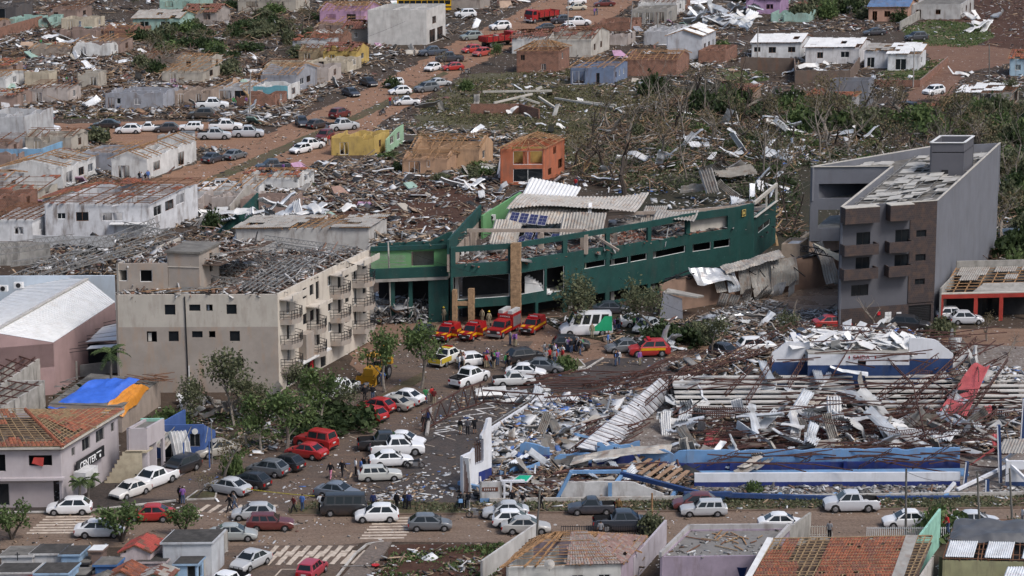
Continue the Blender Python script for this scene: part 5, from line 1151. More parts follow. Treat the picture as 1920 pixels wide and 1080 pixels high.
# ------- roofs and houses
TILE_ME={}
def tile_mesh(mat):
 if mat.name not in TILE_ME:
  mb=MB();vs=[];k=5
  for j,(y,s) in enumerate(((0.0,1.0),(1.12,.86))):
   for i in range(k):
    t=math.pi*i/(k-1);vs.append((.5-.5*s*math.cos(t),y,.42*s*math.sin(t)-.08*y))
  fs=[(i,i+1,k+i+1,k+i) for i in range(k-1)]+[(0,1,2,3,4)]
  mb.add(vs,fs);me=mb.mesh('tile');me.materials.append(mat);TILE_ME[mat.name]=me
 return TILE_ME[mat.name]
def tiles(t,a,b,c,d,nx,ny,keep,mats,indiv=300,parent=None,lift=.05):
 "barrel tiles on the slope a-b (eave) to d-c (ridge); the lowest rows are single objects, the rest one stuff part"
 par=parent or t;off=OFF[par.name];n0=(b-a).cross(d-a).normalized();n0=n0 if n0.z>0 else -n0
 cells=[]
 for j in range(ny):
  for i in range(nx):
   u,v=(i+.5)/nx,(j+.5)/ny
   if keep(u,v):cells.append((j,i))
 rest=MB();proto=None;cnt=0;rr=random.Random(len(cells))
 for j,i in cells:
  P00=a.lerp(b,i/nx).lerp(d.lerp(c,i/nx),j/ny);P10=a.lerp(b,(i+1)/nx).lerp(d.lerp(c,(i+1)/nx),j/ny);P01=a.lerp(b,i/nx).lerp(d.lerp(c,i/nx),(j+1)/ny)
  ex,ey=P10-P00,P01-P00
  if ex.length<.08:continue
  w_=ex.length;jit=rr.uniform(-.04,.04);o0=P00+n0*(lift+rr.uniform(0,.02))+ex*jit
  mat=mats[0] if rr.random()<.7 else mats[-1]
  if cnt<indiv:
   o=bpy.data.objects.new('tile',tile_mesh(mat));link(o,par);OFF[o.name]=off;p=o0-off;n=n0*w_*.62
   o.matrix_basis=Matrix(((ex.x,ey.x,n.x,p.x),(ex.y,ey.y,n.y,p.y),(ex.z,ey.z,n.z,p.z),(0,0,0,1)));cnt+=1
  else:
   n=n0*w_*.62;vs=[o0+ex*v.co.x+ey*v.co.y+n*v.co.z for v in tile_mesh(mats[0]).vertices];rest.add(vs,[(q,q+1,6+q,5+q) for q in range(4)]+[(0,1,2,3,4)],0 if mat==mats[0] else 1)
 if rest.f:rest.build('tile_field',[mats[0],mats[-1]],par,kind='stuff')
def slope_frame(t,a,b,c,d,nr=8,nb=8,miss=.15,seed=1,mat=None,mat2=None,near=True,wr=.08,sag=0.1):
 "rafters and battens of one slope; a-b eave, d-c ridge"
 r=random.Random(seed);mat=mat or m_wood;mat2=mat2 or mat;bat=MB()
 for i in range(nr+1):
  if r.random()<miss:continue
  f=i/nr;p,q=a.lerp(b,f),d.lerp(c,f)
  if r.random()<.2:q=q.lerp(p,r.uniform(.1,.5))
  if r.random()<.25:p=p+UP*r.uniform(-sag*2,sag)+EA*r.uniform(-.3,.3)
  if(q-p).length>.3:piece('rafter',p,q,wr,.13,mat,t)
 for j in range(nb+1):
  f=j/nb;p,q=a.lerp(d,f),b.lerp(c,f)
  if(q-p).length<.4:continue
  s=0.0
  while s<1:
   e=min(1,s+r.uniform(.2,.6))
   if r.random()>miss*1.3:
    P_,Q_=p.lerp(q,s)+UP*(.09+r.uniform(-sag,sag)*.3),p.lerp(q,e)+UP*(.09+r.uniform(-sag,sag)*.3)
    if near:piece('batten',P_,Q_,.055,.05,mat2,t)
    else:bat.beam(P_,Q_,.08,.06)
   s=e
 if bat.f:bat.build('batten_field',mat2,t,kind='stuff')
WALLM={}
def wallm(col,name=None,stain=.5):
 g_=sum(col)/3;col=tuple((x*.8+g_*.2)*.88 for x in col);key=name or 'render_%d_%d_%d'%tuple(int(x*255) for x in col)
 return M(key,col,.88,.2,.7,(.13,.095,.075),min(1,stain*1.35),spots=(.24,.2,.17) if stain>.6 else None)
FP=[]
def house(label,px,W,D,h,col,roof='gable_a',front=(),side=(),seed=1,a=A_,b=B_,rise=1.3,over=.35,cover=None,broken=0.0,near=False,stain=.5,inner=True,name='house',cat='house',tmat=None,rub=None,partition=2,z0=0.0,mats=None,miss=.18,front_mat=None,base_col=None,pane=.3):
 "px: ground pixel of the corner nearest the camera (front and right walls meet)"
 ea,eb=rot(a),rot(b);fr=G(*px);fr.z=0;fl=fr-ea*W;br=fr+eb*D;bl=fl+eb*D
 t=thing(name,label,cat,fr);r=random.Random(seed);m=mats or wallm(col,None,stain);FP.append([(p.x,p.y) for p in(fl,fr,br,bl)])
 def tp(k,amp):return ragged(h,amp,seed*3+k,.45,-.2*amp) if amp else None
 F=[(s0*W,s1*W,z0_,z1_) for s0,s1,z0_,z1_ in front];S=[(s0*D,s1*D,z0_,z1_) for s0,s1,z0_,z1_ in side]
 for(p,q,ops,k,mm) in((fl,fr,F,0,front_mat or m),(fr,br,S,1,m),(br,bl,[],2,m),(bl,fl,[],3,m)):
  wall_mb(p,q,0,h,.18,ops,top=tp(k,broken)).build('wall',mm,t)
 for(p,q,ops) in((fl,fr,F),(fr,br,S)):
  for op in ops:
   if op[3]<h-.1 or not broken:window_in(t,p,q,op,.18,.06,m_whitepaint if r.random()<.5 else m_wood2,None,pane=r.random()<pane,mull=op[1]-op[0]>.7,name='door' if op[2]<.3 else 'window')
 if inner:
  MB().prism([(p.x,p.y) for p in(fl+ea*.2+eb*.2,fr-ea*.2+eb*.2,br-ea*.2-eb*.2,bl+ea*.2-eb*.2)],.02,.1).build('floor',m_earthfloor,t)
  for k in range(partition):
   f=(k+1)/(partition+1)+r.uniform(-.06,.06);wall_mb(fl+ea*W*f+eb*.2,bl+ea*W*f-eb*.2,.1,h-.15,.14,[(D*.3,D*.3+.8,.1,2.1)] if D>3.5 else [],top=ragged(h-.15,broken,seed+k*5,.5) if broken else None).build('partition',m,t)
  wall_mb(fl+eb*D*.5+ea*.2,fr+eb*D*.5-ea*.2,.1,h-.2,.14,[(W*.2,W*.2+.8,.1,2.1),(W*.65,W*.65+.8,.1,2.1)],top=ragged(h-.2,broken,seed+44,.5) if broken else None).build('partition',m,t)
  rubble('floor_rubble',[fl+ea*.3+eb*.3,fr-ea*.3+eb*.3,br-ea*.3-eb*.3,bl+ea*.3-eb*.3],int(W*D*1.6) if rub is None else rub,'mixed',(.2,.9),(.1,.5),.3,seed+200,t,.45,clump=0)
 z=UP*(h+.06);fl2,fr2,br2,bl2=fl-ea*over-eb*over+z,fr+ea*over-eb*over+z,br+ea*over+eb*over+z,bl-ea*over+eb*over+z
 planes=[]
 if roof=='gable_a':
  r0,r1=fl2.lerp(bl2,.5)+UP*rise,fr2.lerp(br2,.5)+UP*rise;planes=[(fl2,fr2,r1,r0),(br2,bl2,r0,r1)]
  for p,q,rr_ in((fr,br,r1),(bl,fl,r0)):
   L_=(q-p).length;wall_mb(p,q,h,h+rise,.18,top=lambda s,L_=L_:h+.02+rise*.96*(1-abs(2*s/L_-1))).build('gable',m,t)
 elif roof=='gable_b':
  r0,r1=fl2.lerp(fr2,.5)+UP*rise,bl2.lerp(br2,.5)+UP*rise;planes=[(fr2,br2,r1,r0),(bl2,fl2,r0,r1)]
  for p,q in((fl,fr),(br,bl)):wall_mb(p,q,h,h+rise,.18,top=lambda s:h+.02+rise*.96*(1-abs(2*s/W-1))).build('gable',m,t)
 elif roof=='hip':
  k=min(W,D)*.45;c0,c1=fl2.lerp(bl2,.5),fr2.lerp(br2,.5)
  if W>=D:r0,r1=c0+ea*k+UP*rise,c1-ea*k+UP*rise;planes=[(fl2,fr2,r1,r0),(fr2,br2,r1,r1),(br2,bl2,r0,r1),(bl2,fl2,r0,r0)]
  else:
   d0,d1=fl2.lerp(fr2,.5)+eb*k+UP*rise,bl2.lerp(br2,.5)-eb*k+UP*rise;planes=[(fl2,fr2,d0,d0),(fr2,br2,d1,d0),(br2,bl2,d1,d1),(bl2,fl2,d0,d1)]
 elif roof=='shed':planes=[(fl2,fr2,br2+UP*rise,bl2+UP*rise)]
 elif roof=='flat':MB().obox(fl+UP*(h-.5)+ea*.18+eb*.18,ea*(W-.36),eb*(D-.36),UP*.12).build('roof_slab',m_slab,t)
 for k,(A,B,Cc,Dd) in enumerate(planes):
  slope_frame(t,A,B,Cc,Dd,max(3,int((B-A).length/1.0)),max(3,int((Dd-A).length/(.5 if near else .7))),miss,seed+k,tmat or m_wood,None,near)
  if cover:
   kind,frac,mm=cover[0],cover[1],cover[2];nx,ny=max(2,int((B-A).length/(.36 if near else .5))),max(2,int((Dd-A).length/(.42 if near else .6)))
   keep=lambda u,v,k=k:(mnoise.noise((u*4+seed,v*4+k*5.1,seed*.3))+.5*mnoise.noise((u*13,v*11,seed)))<(frac-.5)*1.3
   if kind=='tile':tiles(t,A,B,Cc,Dd,nx,ny,keep,[mm,m_tile2],300 if near and k==0 else 0)
   else:
    nx,ny=max(2,int((B-A).length/1.0)),max(2,int((Dd-A).length/1.3))
    for i in range(nx):
     for j in range(ny):
      if keep((i+.5)/nx,(j+.5)/ny):
       p0,p1=A.lerp(B,i/nx).lerp(Dd.lerp(Cc,i/nx),j/ny),A.lerp(B,(i+1.02)/nx).lerp(Dd.lerp(Cc,(i+1.02)/nx),j/ny);p3=A.lerp(B,i/nx).lerp(Dd.lerp(Cc,i/nx),(j+1.03)/ny)
       if(p1-p0).length<.3:continue
       mb=MB();corr_sheet(mb,p0+UP*(.14+.04*r.random()),p1-p0,p3-p0+UP*r.uniform(-.05,.12),4,.035,None,1);mb.build('roof_sheet',mm,t)
 return t
 # ------- corner shop with clay-tile roof
m_lilacgrey=M('lilac_grey_render',(.40,.36,.37),.88,.1,.6,(.25,.21,.2),.4)
def corner_shop():
 h=5.9;F=G(117,840,h);R1=G(233,770,h);L0=F-EA*22
 t=thing('corner_shop','two-storey corner shop with half-stripped clay tile roof and black sign','shop',Vector((F.x,F.y,0)))
 e=(R1-F);D=e.length-1;e.normalize();F0=Vector((F.x,F.y,0))-EA*.4+e*.5;B0=F0+e*D
 wall_mb(F0-EA*12,F0,3.0,h,.25,[(9.1,11.2,4.1,5.1),(4.0,7.0,3.6,5.2)]).build('wall',m_lilacgrey,t)
 m_lower=M('shop_front_grey',(.34,.295,.295),.88,.1,.6,(.2,.16,.15),.4)
 wall_mb(F0-EA*12+rot(92)*.25,F0-EA*.8+rot(92)*.25,0,2.95,.25,[(1.0,7.2,.3,2.4)]).build('wall',m_lower,t)
 window_in(t,F0-EA*12+rot(92)*.25,F0+rot(92)*.25,(1.0,7.2,.3,2.4),.25,.08,m_steel)
 MB().obox(F0-EA*12-rot(92)*.5+UP*2.85,EA*12.3,rot(92)*.6,UP*.22).build('ledge',m_lilacgrey,t)
 so=[(D*.18,D*.24,4.3,5.1),(D*.36,D*.5,4.1,5.3),(D*.6,D*.75,4.1,5.3),(D*.87,D*.93,4.3,5.2),(D*.42,D*.56,.05,2.2)]
 wall_mb(F0,B0,0,h,.25,so).build('wall',m_lilacgrey,t)
 for op in so:window_in(t,F0,B0,op,.25,.07,m_steel,None,name='door' if op[2]<.2 else 'window')
 wall_mb(B0,B0-EA*14,0,h,.25).build('wall',m_lilacgrey,t)
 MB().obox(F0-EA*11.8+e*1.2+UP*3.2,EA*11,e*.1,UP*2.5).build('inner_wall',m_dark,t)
 bl=MB();q=F0-EA*2.6-rot(92)*.2+UP*4.4;bl.quad(q,q+EA*1.0-UP*.3,q+EA*1.1+UP*.5,q+EA*.2+UP*.55,.1);bl.build('blanket',M('red_cloth',(.42,.06,.05),.9),t)
 nr=Vector((e.y,-e.x,0));s0=F0+e*(D*.2)+nr*.3+UP*2.75
 sg=MB().obox(s0,e*(D*.47),nr*.12,UP*1.05).build('sign_board',M('black_sign',(.02,.02,.022),.5),t)
 wl=M('white_lettering',(.8,.8,.8),.6);ar=math.atan2(e.y,e.x)
 lettering('sign_lettering','CENTER',.95,s0+e*(D*.04)+nr*.14+UP*.15,ar,wl,t,'LEFT')
 em=MB();c=s0+e*(D*.39)+nr*.14+UP*.35;em.tube(c,c+nr*.02,.17,.17,8);em.build('sign_emblem',wl,t)
 MB().obox(s0+e*(D*.33)+nr*.13+UP*.72,e*1.0,nr*.02,UP*.1).build('sign_stroke',wl,t)
 cp=MB().obox(s0-UP*.75-e*.6,e*2.6,nr*1.2,UP*1.0);cp.build('canopy_box',M('white_panel',(.55,.54,.53),.7),t)
 apex=G(47,768,8.3);Fr=F+UP*.1;Rr=R1+UP*.1;Lf=F-EA*20+UP*.1
 slope_frame(t,Lf,Fr,apex,apex-EA*12,20,17,.03,3,m_wood3,m_wood3,True,.07,.02);slope_frame(t,Fr,Rr,apex,apex,16,17,.03,4,m_wood3,m_wood3,True,.07,.02)
 MB().add([Lf-UP*.3,Fr-UP*.3,Rr-UP*.3,apex-UP*.8,apex-EA*12-UP*.8],[(0,1,3,4),(1,2,3)]).build('ceiling',m_earthfloor,t)
 k1=lambda u,v:v<.10 or mnoise.noise((u*9,v*3.2,3.1))>.28 or(v>.45 and v<.7 and .50<u<.8 and mnoise.noise((u*7,v*5,9))>-.1)
 k2=lambda u,v:v<.06 or(u>.3 and v<.75 and mnoise.noise((u*5,v*5,7.7))>-.12) or mnoise.noise((u*8,v*5,1.4))>.3
 tiles(t,Lf,Fr,apex,apex-EA*12,52,17,k1,[m_tile,m_tile2],300);tiles(t,Fr,Rr,apex,apex,48,17,k2,[m_tile,m_tile2],300)
 for i in range(20):
  p=apex.lerp(Fr,i/20);q=apex.lerp(Fr,(i+1.1)/20);mb=MB();mb.tube(p+UP*.08,q+UP*.05,.16,.2,7);mb.build('ridge_tile',m_tile,t)
 piece('fascia',Lf-UP*.12,Fr-UP*.12,.06,.22,m_coping,t);piece('fascia',Fr-UP*.12,Rr-UP*.12,.06,.22,m_coping,t)
 st=MB();p0,p1=G(200,908),G(238,846,3.2);n=8;dz=3.2/n;q0=p0;stp=Vector((p1.x-p0.x,p1.y-p0.y,0))/n;sw=EA*1.6
 m_st=M('stair_stone',(.42,.36,.26),.9,.2,1.5,(.2,.14,.09),.5,False)
 for k in range(n):
  so_=MB().obox(q0+stp*k-EA*.2,stp*1.0,sw,UP*(dz*(k+1)-.06)).build('step',m_st,t);MB().obox(q0+stp*(k-.12)-EA*.22+UP*(dz*(k+1)-.06),stp*1.12,sw*1.02,UP*.06).build('tread',M('dirty_tread',(.14,.105,.075),.95,.3),so_)
 MB().obox(q0+sw-EA*.2,stp*n,EA*.15,UP*1.3).build('stair_wall',m_lilacgrey,t)
 MB().obox(q0+stp*n-EA*.2+UP*3.0,EA*2.0,e*1.5,UP*.2).build('landing',m_st,t)
corner_shop()
def stair_tower():
 a=G(240,906);t=thing('stair_tower','tall grey blank tower wall with porch beside the yellow stairs','building',a)
 e=rot(B_);h=5.3;b=a+EA*1.9
 wall_mb(a,b,0,h,.25).build('wall',m_lilacgrey,t);wall_mb(b,b+e*3.6,0,h,.25,[(.4,3.2,0,3.5)]).build('wall',m_lilacgrey,t);wall_mb(a+e*3.6,a,0,h,.25).build('wall',m_lilacgrey,t)
 MB().obox(a+e*2.2+EA*.2,EA*1.5,e*.1,UP*3.6).build('inner_wall',m_lilacgrey,t);MB().obox(b+e*.3,EA*2.0,e*3,UP*.9).build('porch_wall',m_lilacgrey,t)
 MB().obox(a+UP*(h-.3)+EA*.25+e*.25,EA*1.4,e*3.1,UP*.1).build('roof_slab',m_slab,t)
 w0=G(232,822,3.6)+e*3.5;wall_mb(w0+UP*0,w0+EA*2.2,3,4.6,.2).build('wall',M('mint_render',(.27,.50,.40),.85),t)
stair_tower()
def blue_shop():
 a=G(258,882);h=3.4;t=thing('blue_shop','small roofless blue shop with bent canopy posts','shop',a)
 m_b=M('shop_blue',(.05,.10,.27),.7,.15,.8,(.15,.18,.3),.4);e=rot(B_)
 wall_mb(a+e*4,a+e*4+EA*4.6,0,h,.2,[(.5,2.4,.1,2.3),(3.2,4.2,1.2,2.5)]).build('wall',m_b,t);wall_mb(a+e*4+EA*4.6,a+e*6.5+EA*4.6,0,h,.2,top=lambda s:h-.5*s).build('wall',m_b,t);wall_mb(a+e*10,a+e*4,0,h,.2).build('wall',m_b,t)
 window_in(t,a+e*4,a+e*4+EA*4.6,(.5,2.4,.1,2.3),.2,.06,m_steel,name='door');window_in(t,a+e*4,a+e*4+EA*4.6,(3.2,4.2,1.2,2.5),.2,.06,m_steel)
 lg=MB();c=a+e*3.95+EA*3.75+UP*2.75;lg.tube(c,c-rot(92)*.03,.3,.3,12);lg.build('round_sign',m_whitepaint,t)
 MB().prism([(q.x,q.y) for q in(a,a+EA*4.6,a+EA*4.6+e*9.5,a+e*9.5)],.03,.1).build('floor',m_concrete,t)
 for s,k in((.2,0),(2.3,0),(4.4,0),(6.6,.5)):MB().tube(a+EA*s+e*k+UP*.1,a+EA*s+e*k+UP*2.7,.07,.07,8).build('post',m_b,t)
 for k in range(4):piece('canopy_bar',a+EA*(.2+2.1*k)+UP*2.7,a+EA*(.2+1.6*k)+e*4+UP*3.2,.07,.07,m_steel,t)
 mb=MB();corr_sheet(mb,a+EA*.4+e*.6+UP*2.0,EA*2.0,e*2.6+UP*.8,6,.04,lambda u,v:.2*math.sin(u*4),4);mb.build('canopy_sheet',m_zincd,t)
 rubble('roof_rubble',[a+e*4.3+EA*.3,a+e*4.3+EA*4.3,a+e*9.5+EA*4.3,a+e*9.5+EA*.3],90,'mixed',(.3,1.2),(.1,1.0),.3,77,t,.5,clump=0)
blue_shop()
crumpled((345,866),.2,2.2,'white','large white ribbed sheet leaning beside the blue shop',None,.4,.9,0,random.Random(3),idx=1)
# ------- houses along the bottom edge
near_ops=[(.15,.28,1.0,2.1),(.45,.53,1.3,2.0),(.7,.82,1.0,2.1)]
def hip_house():
 h=2.9;a,b,c=G(941,1064,h),G(1170,1058,h),G(1214,1007,h);d=a+(c-b);t=thing('hip_roof_house','house with half bare rafters and half weathered grey-red tiles','house',Vector((b.x,b.y,0)))
 m1=wallm((.55,.54,.5));m2=wallm((.40,.31,.38))
 i=.4;q=(a+b+c+d)/4
 A,B,Cc,Dd=[p+(q-p)*.06 for p in(a,b,c,d)]
 wall_mb(A,B,0,h-.05,.2,[(1.0,2.6,1.0,2.0),(5.4,6.4,1.2,2.0),(7.6,8.6,1.2,2.0)]).build('wall',m1,t);wall_mb(B,Cc,0,h-.05,.2).build('wall',m2,t);wall_mb(Cc,Dd,0,h-.05,.2).build('wall',m2,t);wall_mb(Dd,A,0,h-.05,.2).build('wall',m1,t)
 for op in [(1.0,2.6,1.0,2.0),(5.4,6.4,1.2,2.0),(7.6,8.6,1.2,2.0)]:window_in(t,A,B,op,.2,.07,m_whitepaint)
 MB().prism([(p.x,p.y) for p in(A,B,Cc,Dd)],.02,.1).build('floor',m_earthfloor,t)
 for f in(.25,.5):wall_mb(A.lerp(B,f),Dd.lerp(Cc,f),.1,2.5,.15).build('partition',m1,t)
 wall_mb(A.lerp(Dd,.5),B.lerp(Cc,.5),.1,2.5,.15).build('partition',m1,t)
 ea=(b-a).normalized();r0,r1=a.lerp(d,.5)+ea*3.2+UP*1.75,b.lerp(c,.5)-ea*4.2+UP*1.75
 for k,(P,Q,S,T) in enumerate(((a,b,r1,r0),(b,c,r1,r1),(c,d,r0,r1),(d,a,r0,r0))):
  slope_frame(t,P,Q,S,T,max(5,int((Q-P).length/.9)),10,.12 if k else .28,30+k,m_wood,m_wood,True,.12,.25)
 m_gt=M('grey_red_tile',(.24,.15,.13),.85,.35,2.0,(.12,.10,.09),.7,False);m_gt2=M('grey_tile',(.25,.21,.19),.85,.3,2.0,(.12,.1,.09),.6,False)
 keep=lambda u,v:u>.52+.05*mnoise.noise((v*5,1,1));keep2=lambda u,v:mnoise.noise((u*6,v*6,2))<.42
 tiles(t,a,b,r1,r0,40,13,keep,[m_gt2,m_gt],300);tiles(t,b,c,r1,r1,26,13,keep2,[m_gt,m_gt2],300);tiles(t,c,d,r0,r1,40,10,lambda u,v:u<.5 and keep2(u,v),[m_gt,m_gt2],0)
 rubble('floor_rubble',[A,B,Cc,Dd],260,'mixed',(.2,.9),(.1,.8),.3,88,t,.4,clump=0)
 ds=MB();p=G(1030,1058,3.4)
 ds.tube(p,p+Vector((0,-.12,.1)),.45,.12,14);ds.tube(p-UP*.6,p,.04,.04,6);ds.build('satellite_dish',m_zincd,t)
hip_house()
def slab_house():
 h=3.1;a,b,c=G(1238,1044,h),G(1432,1042,h),G(1480,990,h);t=thing('flat_roof_house','lilac house with grey flat roof strewn with broken timber','house',Vector((a.x,a.y,0)))
 d=a+(c-b);m=wallm((.36,.28,.36));m_sl=M('ash_slab',(.20,.19,.18),.95,.4,1.1,(.08,.07,.06),.8,False)
 for p,q in((a,b),(b,c),(c,d),(d,a)):wall_mb(p,q,0,h,.2).build('wall',m,t)
 MB().prism([(p.x,p.y) for p in(a+EA*.1+Vector((0,.1,0)),b,c,d)],h-.35,h-.15).build('roof_slab',m_sl,t)
 for p,q in((d,c),(a,d),(b,c)):MB().beam(p+UP*.15,q+UP*.15,.25,.5).build('parapet',wallm((.42,.40,.39)),t)
 r=random.Random(6)
 for i in range(16):
  p=a.lerp(b,r.uniform(.1,.9)).lerp(d.lerp(c,r.uniform(.1,.9)),r.uniform(.15,.85));p.z=h-.05;an=r.uniform(0,3.1);piece('loose_timber',p,p+Vector((math.cos(an),math.sin(an),0))*r.uniform(.8,2.6),.1,.06,r.choice([m_wood,m_wood3,m_wood2]),t)
 rubble('roof_rubble',[a,b,c,d],160,'grey',(.1,.4),(h-.15,h-.1),.1,99,t,.2,clump=.5)
slab_house()
def water_tank():
 p=G(1390,1080,1.2);t=thing('water_tank','round dark blue plastic water tank without lid','water tank',Vector((p.x,p.y,0)))
 m=M('tank_plastic',(.012,.025,.09),.4,.1);n=20;mb=MB();vs=[]
 for(z,r_) in((1.0,.46),(1.15,.48),(2.0,.60),(2.12,.64),(2.12,.57),(1.25,.45)):
  for i in range(n):t_=2*math.pi*i/n;vs.append(Vector((p.x+r_*math.cos(t_),p.y+r_*math.sin(t_),z)))
 mb.add(vs,[(k*n+i,k*n+(i+1)%n,(k+1)*n+(i+1)%n,(k+1)*n+i) for k in range(5) for i in range(n)]+[tuple(range(n))]+[tuple(5*n+i for i in range(n))]);mb.build('tank',m,t,True)
 MB().obox(Vector((p.x-.6,p.y-.6,0)),(1.2,0,0),(0,1.2,0),UP*1.0).build('stand',m_slab,t)
water_tank()
def clay_house():
 z1,z0=4.6,3.0;tl,tr_=G(1452,1012,z1),G(1748,1006,z1);bl,br_=G(1405,1096,z0),G(1712,1094,z0)
 t=thing('clay_roof_house','house with big weathered terracotta roof missing tiles over pale battens','house',Vector((bl.x,bl.y,0)))
 slope_frame(t,bl,br_,tr_,tl,22,16,.02,8,m_wood3,m_wood3,True,.08,.03)
 hole=lambda u,v:(.16<u<.36 and v>.45 and mnoise.noise((u*9,v*6,4))>-.45) or(.20<u<.38 and v>.12 and abs(u-.30+.1*(v-.5))<.07) or u>.86 or(u<.08 and v>.75)
 tiles(t,bl,br_,tr_,tl,56,15,lambda u,v:not hole(u,v) and mnoise.noise((u*19,v*11,6))<.52,[m_tile,m_tile2],300)
 MB().add([bl-UP*.5,br_-UP*.5,tr_-UP*.5,tl-UP*.5],[(0,1,2,3)]).build('ceiling',m_earthfloor,t)
 bk0,bk1=tl+Vector((0,5,-1.6)),tr_+Vector((0,5,-1.6));slope_frame(t,bk1,bk0,tl,tr_,14,7,.1,9,m_wood3,m_wood3,False)
 m=wallm((.5,.47,.43));base=UP*(-z0)
 for p,q in((bl,br_),(br_,tr_),(tl,bl)):wall_mb(p+EA*.2,q+EA*.2,0,z0-.2,.2).build('wall',m,t)
 piece('verge_board',bl-EA*.35+UP*.15,tl-EA*.35+UP*.15,.5,.12,m_whitepaint,t);MB().quad(tr_-EA*2.2+UP*.12,tr_-EA*1.2+UP*.12,br_-EA*.9+UP*.1,br_-EA*1.9+UP*.1,.04).build('ridge_strip',m_zincd,t)
 g0,g1=G(1752,1085,1.5),G(1765,1012,3.6);wall_mb(G(1712,1092,0),G(1762,1024,0),0,3.4,.2).build('wall',M('mint_render',(.27,.50,.40),.85),t)
clay_house()
def tarp_roof_house():
 h=3.2;a,b,c=G(1768,1046,h),G(1935,1050,h),G(1935,1000,h);d=G(1790,1000,h)
 t=thing('tarp_roof_house','low house with grey tarpaulin and white roof sheets over bare battens','house',Vector((a.x,a.y,0)))
 for p,q in((a,b),(d,a)):wall_mb(p,q,0,h-.2,.2).build('wall',wallm((.34,.33,.16)),t)
 slope_frame(t,a-UP*.1,b-UP*.1,c+UP*1.1,d+UP*1.1,14,8,.05,12,m_wood2,m_wood2,True)
 for u0,u1 in((.02,.34),(.46,.76),(.88,1.0)):
  p,q=a.lerp(b,u0),a.lerp(b,u1);mb=MB();corr_sheet(mb,p+UP*.12,q-p,(d-a)*.42+UP*.5,int((u1-u0)*42),.05,None,2);mb.build('roof_sheet',m_zincb,t)
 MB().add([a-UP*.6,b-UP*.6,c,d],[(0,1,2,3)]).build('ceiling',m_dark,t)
 vs,fs=tarp_mesh([a.lerp(d,.42)+UP*.85,b.lerp(c,.42)+UP*.85,c+UP*1.5,d+UP*1.5],0,26,14,3,.3,.3);mb=MB();mb.add(vs,fs);o=mb.build('tarpaulin',M('grey_tarp',(.085,.088,.095),.4,.2,1.5),None,True,loc=(d.x,d.y,0));tag(o,'dark grey wrinkled tarpaulin stretched over the low roof','tarpaulin')
 wall_mb(G(1760,1092),G(1935,1092),0,2.2,.2).build('wall',wallm((.3,.3,.14)),t)
 mb=MB();corr_sheet(mb,G(1880,1085,2.6),EA*4,EB*2+UP*.4,18,.05,None,2);mb.build('roof_sheet',m_zincb,t)
tarp_roof_house()
def fence(label,p,q,h,gap,mat,w_=.05,posts=4,wall=.3):
 P,Q=G(*p),G(*q);t=thing('picket_fence',label,'fence',P);d=Q-P;L=d.length;n=int(L/gap)
 if wall:MB().obox(P,d,Vector((0,.15,0)),UP*wall).build('footing',m_kerb,t)
 for zz in(wall+.15,h-.12):piece('rail',P+UP*zz+Vector((0,.07,0)),Q+UP*zz+Vector((0,.07,0)),.05,.05,mat,t)
 for i in range(n+1):c=P+d*(i/n)+Vector((0,.02,0));piece('picket',c+UP*wall,c+UP*h,w_,.03,mat,t)
fence('white picket fence in front of the clay-roof house',(1625,1020),(1860,1020),1.55,.17,m_whitepaint,.06)
fence('black railing near the hip-roof house',(1052,1012),(1215,1012),1.3,.2,m_black,.05)
fence('dark brown railing next to the white picket fence',(1862,1020),(1935,1020),1.5,.2,m_wood2,.06)
fence('short grey fence beside the flat-roof house',(1518,1012),(1560,1012),1.3,.2,m_coping,.06)
def plain_wall(label,pts,h,mat,t_=.2,top=None,name='garden_wall'):
 ps=[G(*p) for p in pts];t=thing(name,label,'wall',ps[0])
 for i,(a,b) in enumerate(zip(ps[:-1],ps[1:])):wall_mb(a,b,0,h,t_,top=top).build('wall',mat,t)
 return t
plain_wall('long pale boundary wall running back beside the vacant plot',[(905,1092),(1005,1022)],1.9,wallm((.52,.50,.47),None,.4))
plain_wall('stained cemetery wall along the cross street',[(375,1095),(428,1030)],1.8,m_mould)
plain_wall('pale lilac wall beside the pickup',[(1188,1092),(1250,1020)],2.2,wallm((.45,.40,.44)))
plain_wall('concrete wall stub beside the flat roof',[(1450,1062),(1520,1010)],2.4,m_concrete)
